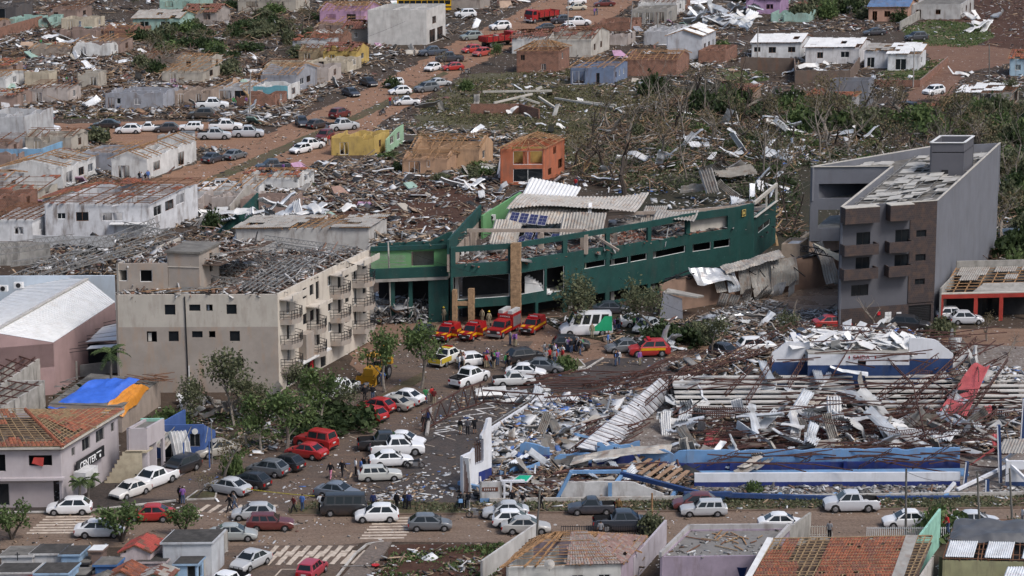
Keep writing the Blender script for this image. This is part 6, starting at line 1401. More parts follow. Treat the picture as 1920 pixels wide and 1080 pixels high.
# ------- cemetery
def tomb(label,px,W,D,h,col,roof='slab',rise=.5,rcol=None,op=None,seed=1):
 px=(px[0],px[1]+24);h*=.9;fr=G(*px);fr.z=0;e=rot(78);fl=fr-EA*W;t=thing('mausoleum',label,'tomb',fr);m=wallm(col,None,.45);bl,br_=fl+e*D,fr+e*D
 wall_mb(fl,fr,0,h,.15,[op] if op else []).build('wall',m,t);wall_mb(fr,br_,0,h,.15,[(D*.25,D*.75,h*.35,h*.85)] if seed%3==0 else []).build('wall',m,t);wall_mb(br_,bl,0,h,.15).build('wall',m,t);wall_mb(bl,fl,0,h,.15).build('wall',m,t)
 if op:window_in(t,fl,fr,op,.15,.06,m_steel,mull=False)
 rm=rcol or m_slab;o=.18;z=UP*h
 A,B,Cc,Dd=fl-EA*o-e*o+z,fr+EA*o-e*o+z,br_+EA*o+e*o+z,bl-EA*o+e*o+z
 if roof=='slab':
  MB().prism([(p.x,p.y) for p in(A,B,Cc,Dd)],h,h+.16).build('roof_slab',wallm(mul(col,.95),None,.5),t);MB().prism([(p.x,p.y) for p in [q+((A+Cc)/2-q)*.05 for q in(A,B,Cc,Dd)]],h+.16,h+.19).build('roof_top',rm,t)
 elif roof=='gable':
  r0,r1=A.lerp(B,.5)+UP*rise,Dd.lerp(Cc,.5)+UP*rise;wall_mb(fl,fr,h,h+rise,.15,top=lambda s:h+.02+rise*.9*(1-abs(2*s/W-1))).build('gable',m,t)
  for k,(P,Q,S,T) in enumerate(((B,Cc,r1,r0),(Dd,A,r0,r1))):MB().quad(P,Q,S,T,.06).build('roof_slope',m_wood2,t);tiles(t,P,Q,S,T,max(3,int((Q-P).length/.3)),max(3,int((T-P).length/.36)),lambda u,v:mnoise.noise((u*5+seed,v*5,k))<.55,[rm,m_tile2],60)
 elif roof=='hip':
  c=(A+B+Cc+Dd)/4+UP*rise;MB().add([A,B,Cc,Dd,c],[(0,1,4),(1,2,4),(2,3,4),(3,0,4),(3,2,1,0)]).build('roof',rm,t)
 return t
m_redroof=M('red_painted_roof',(.33,.06,.045),.7,.2,1.5,(.12,.04,.03),.5,False)
m_blackslab=M('black_mouldy_slab',(.05,.046,.042),.95,.4,1.5,(.12,.11,.1),.5,False)
WH,BL,LB,PK,GY=(.56,.55,.54),(.04,.15,.42),(.26,.42,.60),(.52,.42,.42),(.40,.39,.39)
for(lab,px,W,D,h,col,kw) in(('white tomb house with streaked pale slab roof at the cemetery edge',(62,1062),2.6,2.4,2.2,WH,dict(seed=1)),('white tomb house with black slab roof beside the pale-roofed one',(116,1060),2.5,2.4,2.3,WH,dict(rcol=m_blackslab,seed=2)),('light blue tomb with stepped blue parapet',(149,1064),1.5,2.2,2.4,LB,dict(rcol=m_blackslab,seed=4)),('small dark granite tomb behind the blue one',(166,1062),.8,1.4,1.5,(.06,.06,.065),dict(seed=5)),('tiled tomb tower with dotted brown face',(192,1058),.95,1.2,2.5,(.22,.14,.11),dict(rcol=m_whitepaint,seed=7)),('bright blue tomb block with brown slab',(218,1076),1.7,2.0,2.0,(.035,.17,.45),dict(seed=8)),('pink tomb house with red tile gable roof',(283,1062),2.5,3.2,2.6,PK,dict(roof='gable',rise=.7,rcol=m_redroof,seed=10)),('small pink annex tomb with black slab',(311,1064),2.4,2.0,1.7,PK,dict(rcol=m_blackslab,seed=3)),('tall white tomb chapel with black and white slab',(398,1058),4.1,3.4,3.3,(.50,.52,.55),dict(rcol=m_blackslab,seed=11)),('little sky-blue tomb with glazed door in front of the chapel',(370,1082),1.8,1.8,2.4,LB,dict(rcol=m_blackslab,op=(1.0,1.7,.4,2.1),seed=12)),('pale blue tomb house with black slab along the bottom',(128,1100),2.6,2.6,2.4,LB,dict(rcol=m_blackslab,seed=13)),('grey-white tomb with black slab and iron cross',(60,1094),3.0,2.2,2.2,WH,dict(rcol=m_blackslab,seed=14)),('low tomb with red hipped roof along the bottom',(78,1104),2.0,1.8,1.7,WH,dict(roof='hip',rcol=m_redroof,rise=.5,seed=16)),('tomb house with terracotta gable roof along the bottom',(258,1100),2.6,2.6,1.9,GY,dict(roof='gable',rise=.8,rcol=m_tile,seed=17)),('teal tomb with ribbed grey metal roof',(318,1104),2.4,2.2,2.2,(.10,.30,.27),dict(roof='gable',rise=.5,rcol=m_zincd,seed=19)),('grey tomb with ribbed slate roof along the bottom',(214,1110),2.2,1.8,2.0,GY,dict(roof='gable',rise=.5,rcol=m_slab,seed=20)),('mint green tomb at the frame edge',(8,1092),2.4,2.2,2.0,(.36,.46,.42),dict(rcol=m_blackslab,seed=22)),('dark polished tomb block between the blue tombs',(160,1086),1.2,1.8,1.5,(.03,.03,.035),dict(seed=23))):
 tomb(lab,px,W,D,h,col,**kw)
cr=MB();p=G(35,1100)+UP*2.3;cr.beam(p,p+UP*.7,.07);cr.beam(p+UP*.48-EA*.22,p+UP*.48+EA*.22,.07);tag(cr.build('iron_cross',m_black,None,loc=tuple(p)),'small black iron cross on a tomb roof','cross')
for i,(x,y) in enumerate(((232,1058),(176,1076),(186,1090),(240,1082),(330,1080),(150,1074),(205,1096),(345,1096),(100,1076),(20,1072))):
 q=G(x,y+20);g=thing('grave','low grave slab between the tomb houses','grave',q,'low graves');MB().obox(q,EA*.9,rot(78)*1.6,UP*.6).build('slab',(m_whitepaint,m_blackslab,m_concrete)[i%3],g);MB().obox(q+rot(78)*1.45+UP*.6,EA*.9,rot(78)*.12,UP*.5).build('headstone',(m_blackslab,m_whitepaint,m_concrete)[i%3],g)
 # ------- the quarter beyond
LG,OW,BEI,BLU,PEACH,YEL,ORG,PINK,MINT,GRYB=(.46,.46,.47),(.62,.61,.59),(.42,.37,.30),(.15,.21,.34),(.52,.30,.15),(.55,.36,.06),(.50,.12,.035),(.48,.25,.40),(.28,.45,.38),(.30,.31,.35)
w2=[(.15,.35,1.0,2.1),(.6,.8,1.0,2.1)]
tilec=('tile',.35,m_tile)
house('tall pale grey house beside the blue yard wall',(48,284),7,9,5.4,LG,'none',[(.2,.4,.2,2.0)],[],1,broken=.8,name='house',rub=30)
plain_wall('sky-blue yard wall around the grassy forecourt',[(-10,303),(78,303),(118,288)],1.9,wallm((.16,.36,.56)),name='yard_wall');plain_wall('tall sky-blue boundary wall next to the pale house',[(2,280),(76,252)],2.3,wallm((.18,.40,.60)),name='yard_wall')
house('white roofless house with three openings and collapsed rafters',(118,353),9,10,3.0,OW,'gable_b',[(.1,.25,1,2)],[(.1,.3,.1,2.1),(.48,.64,.9,2.1),(.76,.92,.9,2.1)],3,rise=1.1,miss=.45,broken=.8)
house('grey flat-walled house between two white ruined houses',(222,319),5.5,7,2.6,GRYB,'shed',[(.15,.3,.9,1.9)],[(.3,.5,.1,2)],4,rise=.6,miss=.4)
house('long white house with open rafters along the avenue',(277,337),5.2,16,3.1,OW,'gable_b',[(.2,.5,.1,2.1)],[(.12,.25,.9,2.2),(.62,.74,.2,2.2)],5,rise=1.2,miss=.45,broken=.7)
house('blue-grey roofless house on the grassy rise',(306,206),9.5,6,3.0,GRYB,'none',[(.05,.16,.1,2.1),(.2,.27,1,2),(.5,.62,.9,2)],[],6,broken=1.2,pane=.5)
house('small beige room left standing in the flattened quarter',(92,163),4.2,3,2.6,(.48,.40,.28),'none',[],[],7,broken=.9,partition=0)
house('cracked beige wall ruin near the flattened quarter',(185,166),3.6,3,2.8,BEI,'none',[(.6,.9,.1,2)],[],8,broken=1.6,partition=0)
house('brown roofless ruin with white corner on the avenue side',(395,198),6,5,2.6,(.35,.26,.2),'none',[(.1,.25,.1,2),(.6,.75,.1,2)],[],9,broken=1.3)
house('roofless house with bare porch posts by the snapped trunk',(468,192),5.5,6,2.6,LG,'shed',[(.1,.45,.1,2),(.55,.9,.1,2)],[],10,broken=.8,rise=.5,miss=.5)
house('white house with a teal corner near the avenue',(540,190),6,5,2.7,OW,'none',[(.15,.3,.9,2)],[(.3,.6,.9,2)],11,broken=1.0,front_mat=wallm((.10,.35,.42)))
house('slate-grey house with bare brown rafters by the avenue',(555,173),6,9,3.0,GRYB,'gable_a',[],[(.2,.38,1,2.1),(.5,.68,1,2.1)],12,rise=1.4,miss=.2)
house('yellow timber house with dark roof',(668,124),6,6,2.7,YEL,'gable_a',w2,[(.4,.6,1,2)],13,rise=1.2,tmat=m_wood2,cover=('tile',.4,m_tile2))
house('ochre hut with sagging rafters beside the yellow house',(596,120),3.5,4,2.4,(.35,.25,.13),'gable_a',[(.3,.6,.1,2)],[],14,rise=.9,tmat=m_wood2)
house('big blank white two-storey building by the avenue',(800,84),11.2,10,6.7,(.55,.53,.50),'none',[],[(.15,.45,.1,2.6),(.55,.85,.1,2.6),(.3,.5,3.6,5)],15,rub=80,cat='building',name='white_building',stain=.3)
house('dark tiled shed in front of the white two-storey building',(712,80),7,6,2.6,(.30,.26,.22),'gable_a',[(.3,.4,1,2)],[],16,rise=1.3,tmat=m_wood2,cover=('tile',.5,m_tile2))
house('pink house with brown rafters at the top edge',(684,46),9,8,2.8,PINK,'gable_a',w2,[(.3,.5,1,2)],17,rise=1.3)
house('mint walled house under pale roof sheets',(336,60),9,7,2.6,MINT,'gable_a',w2,[],18,rise=1.2,cover=('sheet',.75,m_zincd))
house('mint house shell at the top edge',(372,22),8,7,2.7,MINT,'none',w2,[],19,broken=1.0)
house('timber-roofed long house at the top edge',(555,22),12,7,2.6,BEI,'gable_a',w2,[],20,rise=1.3,cover=('tile',.3,m_tile))
house('reddish roof shell between the mint houses',(408,46),7,6,2.4,(.35,.3,.27),'gable_a',w2,[],21,rise=1.3,cover=('tile',.6,m_tile2))
house('two-storey bare brick house with hip rafters by the field',(1047,136),7.5,6,3.9,(.3,.2,.15),'hip',[(.1,.2,2.2,3.2),(.6,.7,.4,1.6)],[(.3,.45,2.2,3.3)],22,rise=1.5,mats=m_brick,tmat=m_wood)
house('cream house with wide brown rafter roof',(1108,107),8,11,3.4,(.50,.46,.40),'gable_a',[(.2,.35,1,2.2)],[(.15,.25,1,2.2),(.5,.6,1,2.2)],23,rise=1.6,cover=('tile',.25,m_tile2),tmat=m_wood2)
house('white low house with rusty roof behind the red truck',(1030,100),7,7,2.8,OW,'gable_a',[(.5,.7,1,2)],[],24,rise=1.2,cover=('tile',.5,m_tile2),tmat=m_wood2)
house('slate blue house with torn front porch',(1150,158),7.5,8,2.9,BLU,'shed',[(.05,.35,.1,2.4),(.6,.68,.1,2)],[(.15,.22,1,2),(.4,.5,1,2.1),(.7,.8,1,2)],25,rise=.8,miss=.3)
house('roofless brick shell behind the blue house',(1268,142),9,8,2.9,(.3,.2,.15),'gable_a',[],[],26,rise=1.2,mats=m_brick,miss=.25)
house('two-storey pale grey house with white tiled gable',(1316,113),6.5,9,4.4,(.48,.49,.53),'gable_b',[],[(.15,.28,1.6,2.9),(.45,.58,1.6,2.9),(.75,.88,1.6,2.9)],27,rise=1.2,cover=('sheet',.65,m_zincw))
house('unplastered red brick room beside the pale grey house',(1360,118),5,8,2.3,(.3,.15,.1),'none',[],[],28,mats=m_brick)
house('white duplex half with green shuttered window and shredded white roof',(1500,109),9,8.5,2.8,(.66,.66,.66),'gable_a',[(.05,.18,1.2,2.1),(.35,.5,1,2.1),(.75,.9,1.1,2.1)],[],29,rise=1.0,cover=('sheet',.78,m_zincw),tmat=m_wood2,pane=1)
house('white duplex half with wooden lean-to and shredded white roof',(1610,119),9.8,9,2.9,(.62,.60,.60),'gable_a',[(.22,.33,1,2.1),(.66,.82,1.1,2.2)],[],30,rise=1.0,cover=('sheet',.78,m_zincw),tmat=m_wood2,pane=1)
house('small white house with mottled roof and grey car port',(1722,132),5.6,6,2.9,(.64,.65,.67),'shed',[(.25,.6,.1,2.1)],[(.3,.5,1,2.1)],31,rise=1.1,cover=('sheet',.8,m_zincw),pane=.5)
house('white annex with flat mottled roof next to the small white house',(1668,128),4.6,5,3.2,(.60,.61,.64),'shed',[(.1,.4,.1,2)],[],32,rise=.4,cover=('sheet',.8,m_zincd))
plain_wall('brown plastered retaining wall below the white duplex',[(1388,132),(1488,134),(1490,158),(1594,158),(1612,132)],2.4,M('brown_plaster',(.14,.105,.085),.9,.2,.8,(.2,.09,.05),.6),name='retaining_wall')
plain_wall('low brick yard wall in front of the small white house',[(1640,162),(1725,163),(1778,118)],1.2,m_brick,name='yard_wall')
house('grey unfinished rooms with pile of clay tiles',(1600,208),8,8,2.3,(.36,.35,.36),'shed',[],[],33,rise=.3,broken=.5,cover=('tile',.55,m_tile))
def parapet_box():
 p=G(1555,200);p2=G(1555,172,2.6);t=thing('rooftop_box','slate-grey parapet box above the unfinished rooms','building',Vector((p2.x,p2.y,0)))
 a=Vector((p2.x,p2.y,0))
 for P,Q in((a,a+EA*6.5),(a+EA*6.5,a+EA*6.5+EB*4),(a+EA*6.5+EB*4,a+EB*4),(a+EB*4,a)):wall_mb(P,Q,0,4.4,.2).build('wall',wallm((.17,.18,.21)),t)
 MB().obox(a+UP*3.4+EA*.2+EB*.2,EA*6.1,EB*3.6,UP*.1).build('roof_slab',m_slab,t)
parapet_box()
house('peach timber house with blue tarp patches on its roof',(1702,40),8,8,2.8,(.50,.27,.18),'gable_a',[(.1,.22,.1,2.1),(.4,.55,.9,2.1)],[],34,rise=1.4,cover=('sheet',.85,corrugated('tarp_blue_sheet',(.12,.2,.34))))
house('long white-roofed block at the top edge',(1800,36),10,14,3.0,(.42,.41,.40),'flat',[(.1,.2,.1,2),(.5,.6,1,2)],[(.1,.18,.9,2.1),(.4,.5,.9,2.1),(.7,.8,.1,2.1)],35,inner=False)
plain_wall('concrete block wall beside the peach house',[(1688,58),(1748,22)],1.8,m_concrete,name='block_wall')
house('violet house with veranda at the top edge',(1462,26),7,7,2.9,(.38,.22,.40),'gable_a',[(.15,.3,1,2),(.6,.8,1,2)],[],36,rise=1.2,cover=('sheet',.6,m_zincd))
house('cream house at the top edge behind the white duplex',(1610,20),6,6,2.9,(.5,.47,.38),'flat',[(.15,.35,1,2),(.6,.8,1,2)],[],37,inner=False)
house('white cottage at the top edge near the zinc pile',(1290,12),7,6,3,(.55,.55,.57),'none',[(.2,.4,1,2)],[],38)
house('bare concrete frame house near the avenue end',(1250,45),7,7,3.0,(.30,.28,.25),'none',[(.08,.3,.1,2.4),(.38,.62,.1,2.4),(.7,.92,.1,2.4)],[(.2,.5,.1,2.3)],39,broken=.4)
house('grey shed with slanted wall near the blue house',(1252,85),4.6,6,2.6,(.42,.42,.44),'none',[],[],40,rub=20)
def orange_house():
 t=house('two-storey bright orange house with gutted front and rafter roof',(1019,346),6.2,9.2,5.2,ORG,'hip',[(.30,.98,.4,2.3),(.30,.98,2.9,4.9)],[(.22,.38,.9,1.9),(.70,.9,1.1,2.5),(.45,.6,3.6,4.7)],41,rise=1.3,miss=.12,partition=1,rub=50,tmat=m_wood)
 fr=G(1019,346);MB().obox(fr-EA*6+EB*.25+UP*2.45,EA*5.8,EB*8.6,UP*.2).build('floor_slab',wallm(ORG),t);MB().obox(fr-EA*5.6+EB*3+UP*2.7,EA*5.2,EB*.15,UP*2.3).build('inner_wall',wallm(YEL),t)
 for i in range(8):MB().obox(fr-EA*5.9+EB*(.3)+EA*(.32*i),EA*.34,EB*1.1,UP*(2.4-.28*i)).build('step',wallm((.22,.07,.04)),t)
orange_house()
house('peach house with grid of bare battens over its long roof',(898,316),9.8,6,3.1,PEACH,'gable_a',[(.60,.68,1.6,2.2)],[(.25,.42,1.2,2.4)],42,rise=1.5,miss=.12,tmat=m_wood)
house('low peach annex with collapsed porch roof',(838,326),6.5,4,2.3,(.46,.26,.14),'gable_a',[(.15,.4,.1,1.9),(.55,.62,1,2)],[],43,rise=.8,miss=.25,broken=.3)
house('bright yellow roofless ruin with jagged walls',(702,291),6.5,6,2.9,YEL,'none',[(.2,.4,.1,2)],[(.3,.45,.9,2)],44,broken=1.3,stain=.3)
def green_gable():
 a,b=G(725,288),G(757,268);t=thing('standing_wall','single pale green wall with two windows next to the yellow ruin','wall',a);L=(b-a).length
 ops=[(L*.2,L*.42,1.0,2.2),(L*.6,L*.8,1.0,2.2)];wall_mb(a,b,0,3.0,.2,ops,top=lambda s:2.1+.8*min(1,s/L*1.6)).build('wall',wallm((.30,.50,.30)),t)
 for op in ops:window_in(t,a,b,op,.2,.06,m_whitepaint,pane=False)
green_gable()
def white_block():
 h=4.6;fr=G(280,446);D=14.5;W=13.5;t=house('white two-storey house with torn gable and three upper windows',(280,446),W,D,h,(.62,.62,.64),'shed',[(.12,.2,2.6,3.4),(.3,.42,2.3,3.5),(.55,.75,2.3,3.4)],[(.10,.26,2.5,3.8),(.33,.50,2.6,3.9),(.55,.72,2.8,4.1)],50,rise=.6,broken=.7,miss=.25,tmat=m_wood2,cover=('tile',.22,m_tile),pane=.6,stain=.75)
 MB().obox(fr-EA*5+UP*2.0-Vector((0,1.2,0)),EA*4.8,Vector((0,1.1,0)),UP*.12).build('awning',m_whitepaint,t)
white_block()
house('small white house front beside the steel skeleton',(62,452),6,9,2.9,(.66,.66,.67),'shed',[(.1,.3,.9,1.9),(.6,.8,.9,1.9)],[(.2,.3,1.1,2),(.5,.6,1.1,2)],51,rise=.4,broken=.7,tmat=m_wood2)
house('clay tile heap on a collapsed roof above the white house',(205,402),9,7,2.2,(.5,.48,.46),'gable_b',[],[],52,rise=1.0,tmat=m_wood,cover=('tile',.55,m_tile),broken=.3)
plain_wall('stained grey wall of the steel skeleton shed',[(-10,498),(95,498)],3.0,m_mould,name='shed_wall')
plain_wall('low white wall edging the steel skeleton shed',[(62,470),(215,472)],2.0,wallm((.5,.5,.5)),name='shed_wall')
for i,(a,b) in enumerate([((10,530,1.0),(290,418,4.0)),((40,528,1.0),(300,425,4.0)),((60,532,1.2),(318,436,4.0)),((0,478,3.2),(160,456,3.6)),((0,466,3.2),(140,448,3.6)),((150,456,3.6),(330,436,4.0)),((90,520,1.4),(250,470,2.0)),((150,500,2.4),(330,455,3.6)),((230,425,4.0),(345,448,3.2)),((20,500,2.6),(180,478,2.8))]):
 truss('bent dark steel truss of the wrecked shed behind the warehouse',G(*a),G(*b),.7,m_steel,'trusses of the wrecked steel shed',None,.09,UP+Vector((0,-.3,0)))
rubble('shed_rubble',[(30,525),(215,525),(330,450),(120,455)],900,'mixed',(.3,1.4),(.05,.9),.3,61,None,.5,'mixed rubble under the steel skeleton','rubble',clump=0,pixels=True)
def green_wedge():
 a,b=G(402,452),G(486,428);t=thing('green_roof_wall','dark green slanted wall remnant behind the apartment block','wall',a);L=(b-a).length
 wall_mb(a,b,0,5.0,.25,top=lambda s:.6+4.2*s/L).build('wall',m_green,t)
 mb=MB();corr_sheet(mb,G(432,452,1.2),EA*5.4,EB*5+UP*1.6,14,.05,lambda u,v:.5*math.sin(u*3.1),4);mb.build('roof_sheet',m_zincw,t)
green_wedge()
plain_wall('broken pale slab standing near the debris by the avenue',[(432,408),(470,392)],3.4,wallm((.42,.38,.33)),top=lambda s:1.6+s*.35,name='standing_slab')
house('flat roofed white shop strip behind the apartment block',(692,470),17,6,3.0,(.5,.48,.45),'shed',[],[(.3,.5,1,2)],55,rise=.3,cover=('sheet',.55,m_zincd),inner=False,miss=.3)
plain_wall('low bare brick wall with fallen beams in the field',[(882,214),(974,214),(1010,224)],1.7,m_brick,name='brick_wall',top=None)
plain_wall('brick retaining wall at the far corner of the ruins',[(-5,76),(80,52)],2.4,m_brick,name='brick_wall')
r=random.Random(14)
for i,(a,b,w_) in enumerate([((926,193,1.6),(998,176,2.2),.3),((975,182,2.0),(1012,194,1.0),.3),((1010,182,1.8),(1045,205,.3),.35),((1080,190,.3),(1155,198,.3),.35),((1040,184,.5),(1150,202,.3),.3),((905,172,1.2),(1035,170,1.4),.3),((1005,168,1.2),(1016,163,1.6),.4)]):
 o=piece('concrete_beam',G(*a),G(*b),w_,w_,m_coping,None);tag(o,'pale concrete beam fallen across the brick remains in the field','beam','concrete beams in the field')
house('open timber shack with white sheets at the far road',(1895,200),9,7,2.3,(.3,.28,.25),'shed',[(.05,.3,.1,2.2),(.35,.62,.1,2.2),(.68,.95,.1,2.2)],[(.1,.9,.1,2.0)],60,rise=.4,cover=('sheet',.5,m_zincw),tmat=m_wood2,rub=20)
house('light blue cottage at the frame edge by the far road',(1945,142),5,6,3.0,(.30,.45,.56),'gable_a',[(.2,.4,1,2)],[],61,rise=1.2,cover=('tile',.6,m_tile),inner=False)
house('small tiled hut sunk in the undergrowth',(1412,190),5,5,1.6,(.3,.2,.14),'shed',[],[],62,rise=.5,cover=('tile',.4,m_tile2))
house('dark ruined garage at the top corner',(30,38),7,7,3.0,(.10,.09,.09),'none',[(.2,.7,.1,2.4)],[],63,broken=.8)
house('white wall stub among planks at the frame edge',(14,200),4,4,2.4,(.5,.5,.5),'none',[],[],64,broken=1.2,partition=0)
house('bent grey porch ruin near the avenue junction',(345,282),4,4,2.3,(.4,.39,.38),'none',[(.3,.7,.1,2)],[],65,broken=1.2)
house('torn brick ruin behind the yellow house',(640,92),6,5,2.4,(.3,.2,.15),'gable_a',[],[],66,rise=.9,mats=m_brick,broken=.6,miss=.4,tmat=m_wood2)
house('collapsed timber house among felled trees',(330,128),7,6,1.8,(.25,.2,.16),'gable_a',[],[],67,rise=.8,broken=1.0,miss=.5,tmat=m_wood2)
house('collapsed plank house in the flattened quarter',(140,106),8,6,1.5,(.3,.24,.19),'gable_a',[],[],68,rise=.7,broken=1.2,miss=.55)
house('rust-roofed ruin beside the yellow bus',(900,18),7,6,2.4,(.33,.28,.24),'gable_a',[],[],69,rise=.9,broken=.8,miss=.4,cover=('tile',.3,m_tile2))
# ------- vehicles
m_paintcar=MO('car_paint',.38,.3,0.0,DUST,.4,.05)
m_tyre=M('tyre_rubber',(.022,.021,.021),.85,.2,3)
m_rim=M('wheel_rim',(.32,.32,.33),.35,.2,4,metal=.6)
m_trim=M('black_trim',(.022,.022,.024),.6,.2)
m_lamp=M('headlamp',(.62,.62,.6),.15,.1)
m_tail=M('tail_lamp',(.30,.012,.012),.25,.1)
m_plate=M('number_plate',(.5,.5,.5),.5,.05)
def interp(xs,ys,x):
 return float(np.interp(x,xs,ys))
def car_proto(kind,L,W,H,wr,wb,prof,cab,box=False,lamps=True,bed=None,sidewin=2,hood_taper=.86):
 """prof: (x, top z) of the lower body from front (x=+L/2) to rear; cab: x of windscreen base, roof front, roof rear, rear window base and belt height"""
 root=bpy.data.objects.new(kind,None)
 def P_(name,mb,mat,parent=root,smooth=False):
  me=mb.mesh(name);me.materials.append(mat)
  if smooth:me.shade_smooth();me.set_sharp_from_angle(angle=R_(35))
  o=bpy.data.objects.new(name,me);o.parent=parent;return o
 hx,hw=L/2,W/2;gc=.20;ax=(wb/2+L*.015,-wb/2+L*.015)
 xs=sorted(set([round(x,3) for x in np.linspace(-hx,hx,15)]+[a+k*wr*1.18 for a in ax for k in(-1,-.8,-.45,0,.45,.8,1)]))
 px=[p[0] for p in prof][::-1];pz=[p[1] for p in prof][::-1]
 mb=MB();rings=[]
 for x in xs:
  zt=interp(px,pz,x);e=abs(x)/hx;half=hw*(1-(1-hood_taper)*max(0,(e-.62)/.38)**2)
  zb=gc+(.10 if e>.97 else 0)
  for a in ax:
   q=abs(x-a)/(wr*1.18)
   if q<=1.0001:zb=max(zb,wr*1.0+math.sqrt(max(0,1-q*q))*wr*1.12)
  zb=min(zb,zt-.12);zm=max(zb+.02,gc+.45*(zt-gc))
  rings.append([(x,-half*.93,zb),(x,-half,max(zb+.02,gc+.16)),(x,-half*1.0,max(zb+.04,zm)),(x,-half*.975,max(zb+.06,zt-.07)),(x,-half*.90,zt),(x,0,zt+.025),(x,half*.90,zt),(x,half*.975,max(zb+.06,zt-.07)),(x,half,max(zb+.04,zm)),(x,half,max(zb+.02,gc+.16)),(x,half*.93,zb)])
 n=11;vs=[v for r_ in rings for v in r_]
 fs=[]
 for i in range(len(xs)-1):
  for k in range(n-1):
   if bed and k in(4,5) and bed[0]<(xs[i]+xs[i+1])/2<bed[1]:continue
   fs.append((i*n+k,i*n+k+1,(i+1)*n+k+1,(i+1)*n+k))
  fs.append((i*n+n-1,i*n,(i+1)*n,(i+1)*n+n-1))
 fs+=[tuple(range(n)),tuple(reversed([(len(xs)-1)*n+k for k in range(n)]))]
 mb.add(vs,[tuple(reversed(f)) for f in fs])
 x0,x1,x2,x3,zb=cab;rw=hw*.73;bw=hw*.93;zr=H
 C_=[(x0,zb,bw),(x1,zr-.035,rw),((x1+x2)/2,zr,rw*1.01),(x2,zr-.03,rw),(x3,zb,bw)]
 cv=[]
 for(x,z,y) in C_:cv+=[(x,-y,z),(x,-y*.55,z+(.03 if z>zb else 0)),(x,y*.55,z+(.03 if z>zb else 0)),(x,y,z)]
 cf=[]
 for i in range(4):
  for k in range(3):cf.append((i*4+k,(i+1)*4+k,(i+1)*4+k+1,i*4+k+1))
 cf+=[(0,16,12,8,4),(3,7,11,15,19)]
 mb.add(cv,cf)
 body=P_('body',mb,m_paintcar,root,True)
 if bed:
  b=MB();z_in=.62;y=hw*.84;b.add([(bed[0]+.05,-y,z_in),(bed[1],-y,z_in),(bed[1],y,z_in),(bed[0]+.05,y,z_in)],[(0,1,2,3)])
  zt=bed[2]
  for a_,c_ in(((bed[0]+.05,-y),(bed[1],-y)),((bed[1],y),(bed[0]+.05,y)),((bed[0]+.05,y),(bed[0]+.05,-y)),((bed[1],-y),(bed[1],y))):b.add([(a_[0],a_[1],z_in),(c_[0],c_[1],z_in),(c_[0],c_[1],zt),(a_[0],a_[1],zt)],[(3,2,1,0)])
  P_('cargo_bed',b,m_trim)
 def pane(name,q,off=.012):
  q=[Vector(v) for v in q];nn=(q[1]-q[0]).cross(q[3]-q[0]).normalized();c=sum(q,Vector())/4;nn=nn if nn.dot(c-Vector(((x1+x2)/2,0,zb)))>0 else -nn
  m2=MB();f=[v+nn*off for v in q];g=[v-nn*.01 for v in q];m2.add(f+g,[(0,1,2,3),(7,6,5,4),(0,4,5,1),(1,5,6,2),(2,6,7,3),(3,7,4,0)]);return P_(name,m2,m_cglass)
 def L3(a,b,t):return tuple(a[i]+(b[i]-a[i])*t for i in range(3))
 fb,ft=(x0,-bw,zb),(x1,-rw,zr-.035);rb,rt_=(x3,-bw,zb),(x2,-rw,zr-.03)
 mir=lambda v:(v[0],-v[1],v[2])
 pane('windscreen',[L3(L3(fb,ft,.12),mir(L3(fb,ft,.12)),.07),L3(L3(fb,ft,.12),mir(L3(fb,ft,.12)),.93),L3(L3(fb,ft,.95),mir(L3(fb,ft,.95)),.93),L3(L3(fb,ft,.95),mir(L3(fb,ft,.95)),.07)],.02)
 pane('rear_window',[L3(L3(rb,rt_,.15),mir(L3(rb,rt_,.15)),.1),L3(L3(rb,rt_,.15),mir(L3(rb,rt_,.15)),.9),L3(L3(rb,rt_,.9),mir(L3(rb,rt_,.9)),.9),L3(L3(rb,rt_,.9),mir(L3(rb,rt_,.9)),.1)],.02)
 for sgn in(1,-1):
  for k in range(sidewin):
   f0,f1=.04+k*(.94/sidewin),.04+(k+1)*(.94/sidewin)-.05
   lo0,lo1=L3(fb,rb,.06+f0*.88),L3(fb,rb,.06+f1*.88);hi0,hi1=L3(ft,rt_,f0),L3(ft,rt_,f1)
   q=[L3(lo0,hi0,.1),L3(lo1,hi1,.1),L3(lo1,hi1,.88),L3(lo0,hi0,.88)]
   if sgn<0:q=[mir(v) for v in q]
   pane('side_window',q,.015)
 for a in ax:
  for s in(-1,1):
   w_=MB();c=Vector((a,s*(hw-.10),wr));nseg=16
   w_.tube(c-Vector((0,s*.11,0)),c+Vector((0,s*.11,0)),wr,wr*.97,nseg);o=P_('wheel',w_,m_tyre)
   r2=MB();r2.tube(c+Vector((0,s*.10,0)),c+Vector((0,s*.122,0)),wr*.62,wr*.56,10);P_('rim',r2,m_rim,o)
 zf=interp(px,pz,hx-.02);zr_=interp(px,pz,-hx+.02)
 for s in(-1,1):
  h=MB();h.obox((hx-.13,s*hw*.58-.16,zf-.20),(.14,0,0),(0,.34,0),(0,0,.16));P_('headlight',h,m_lamp)
  t_=MB();t_.obox((-hx-.012,s*hw*.72-.13,zr_-.36 if not box else zr_-.45),(.1,0,0),(0,.26,0),(0,0,.26));P_('tail_light',t_,m_tail)
  m3=MB();m3.obox((x0-.18,s*(bw+.03)-(.0 if s>0 else .16),zb+.06),(.1,0,0),(0,.16,0),(0,0,.12));P_('mirror',m3,m_trim)
 g=MB();g.obox((hx-.1,-hw*.34,zf-.2),(.115,0,0),(0,hw*.68,0),(0,0,.12));P_('grille',g,m_trim)
 g=MB();g.obox((hx-.12,-hw*.78,gc+.1),(.135,0,0),(0,hw*1.56,0),(0,0,.12));P_('bumper',g,m_trim)
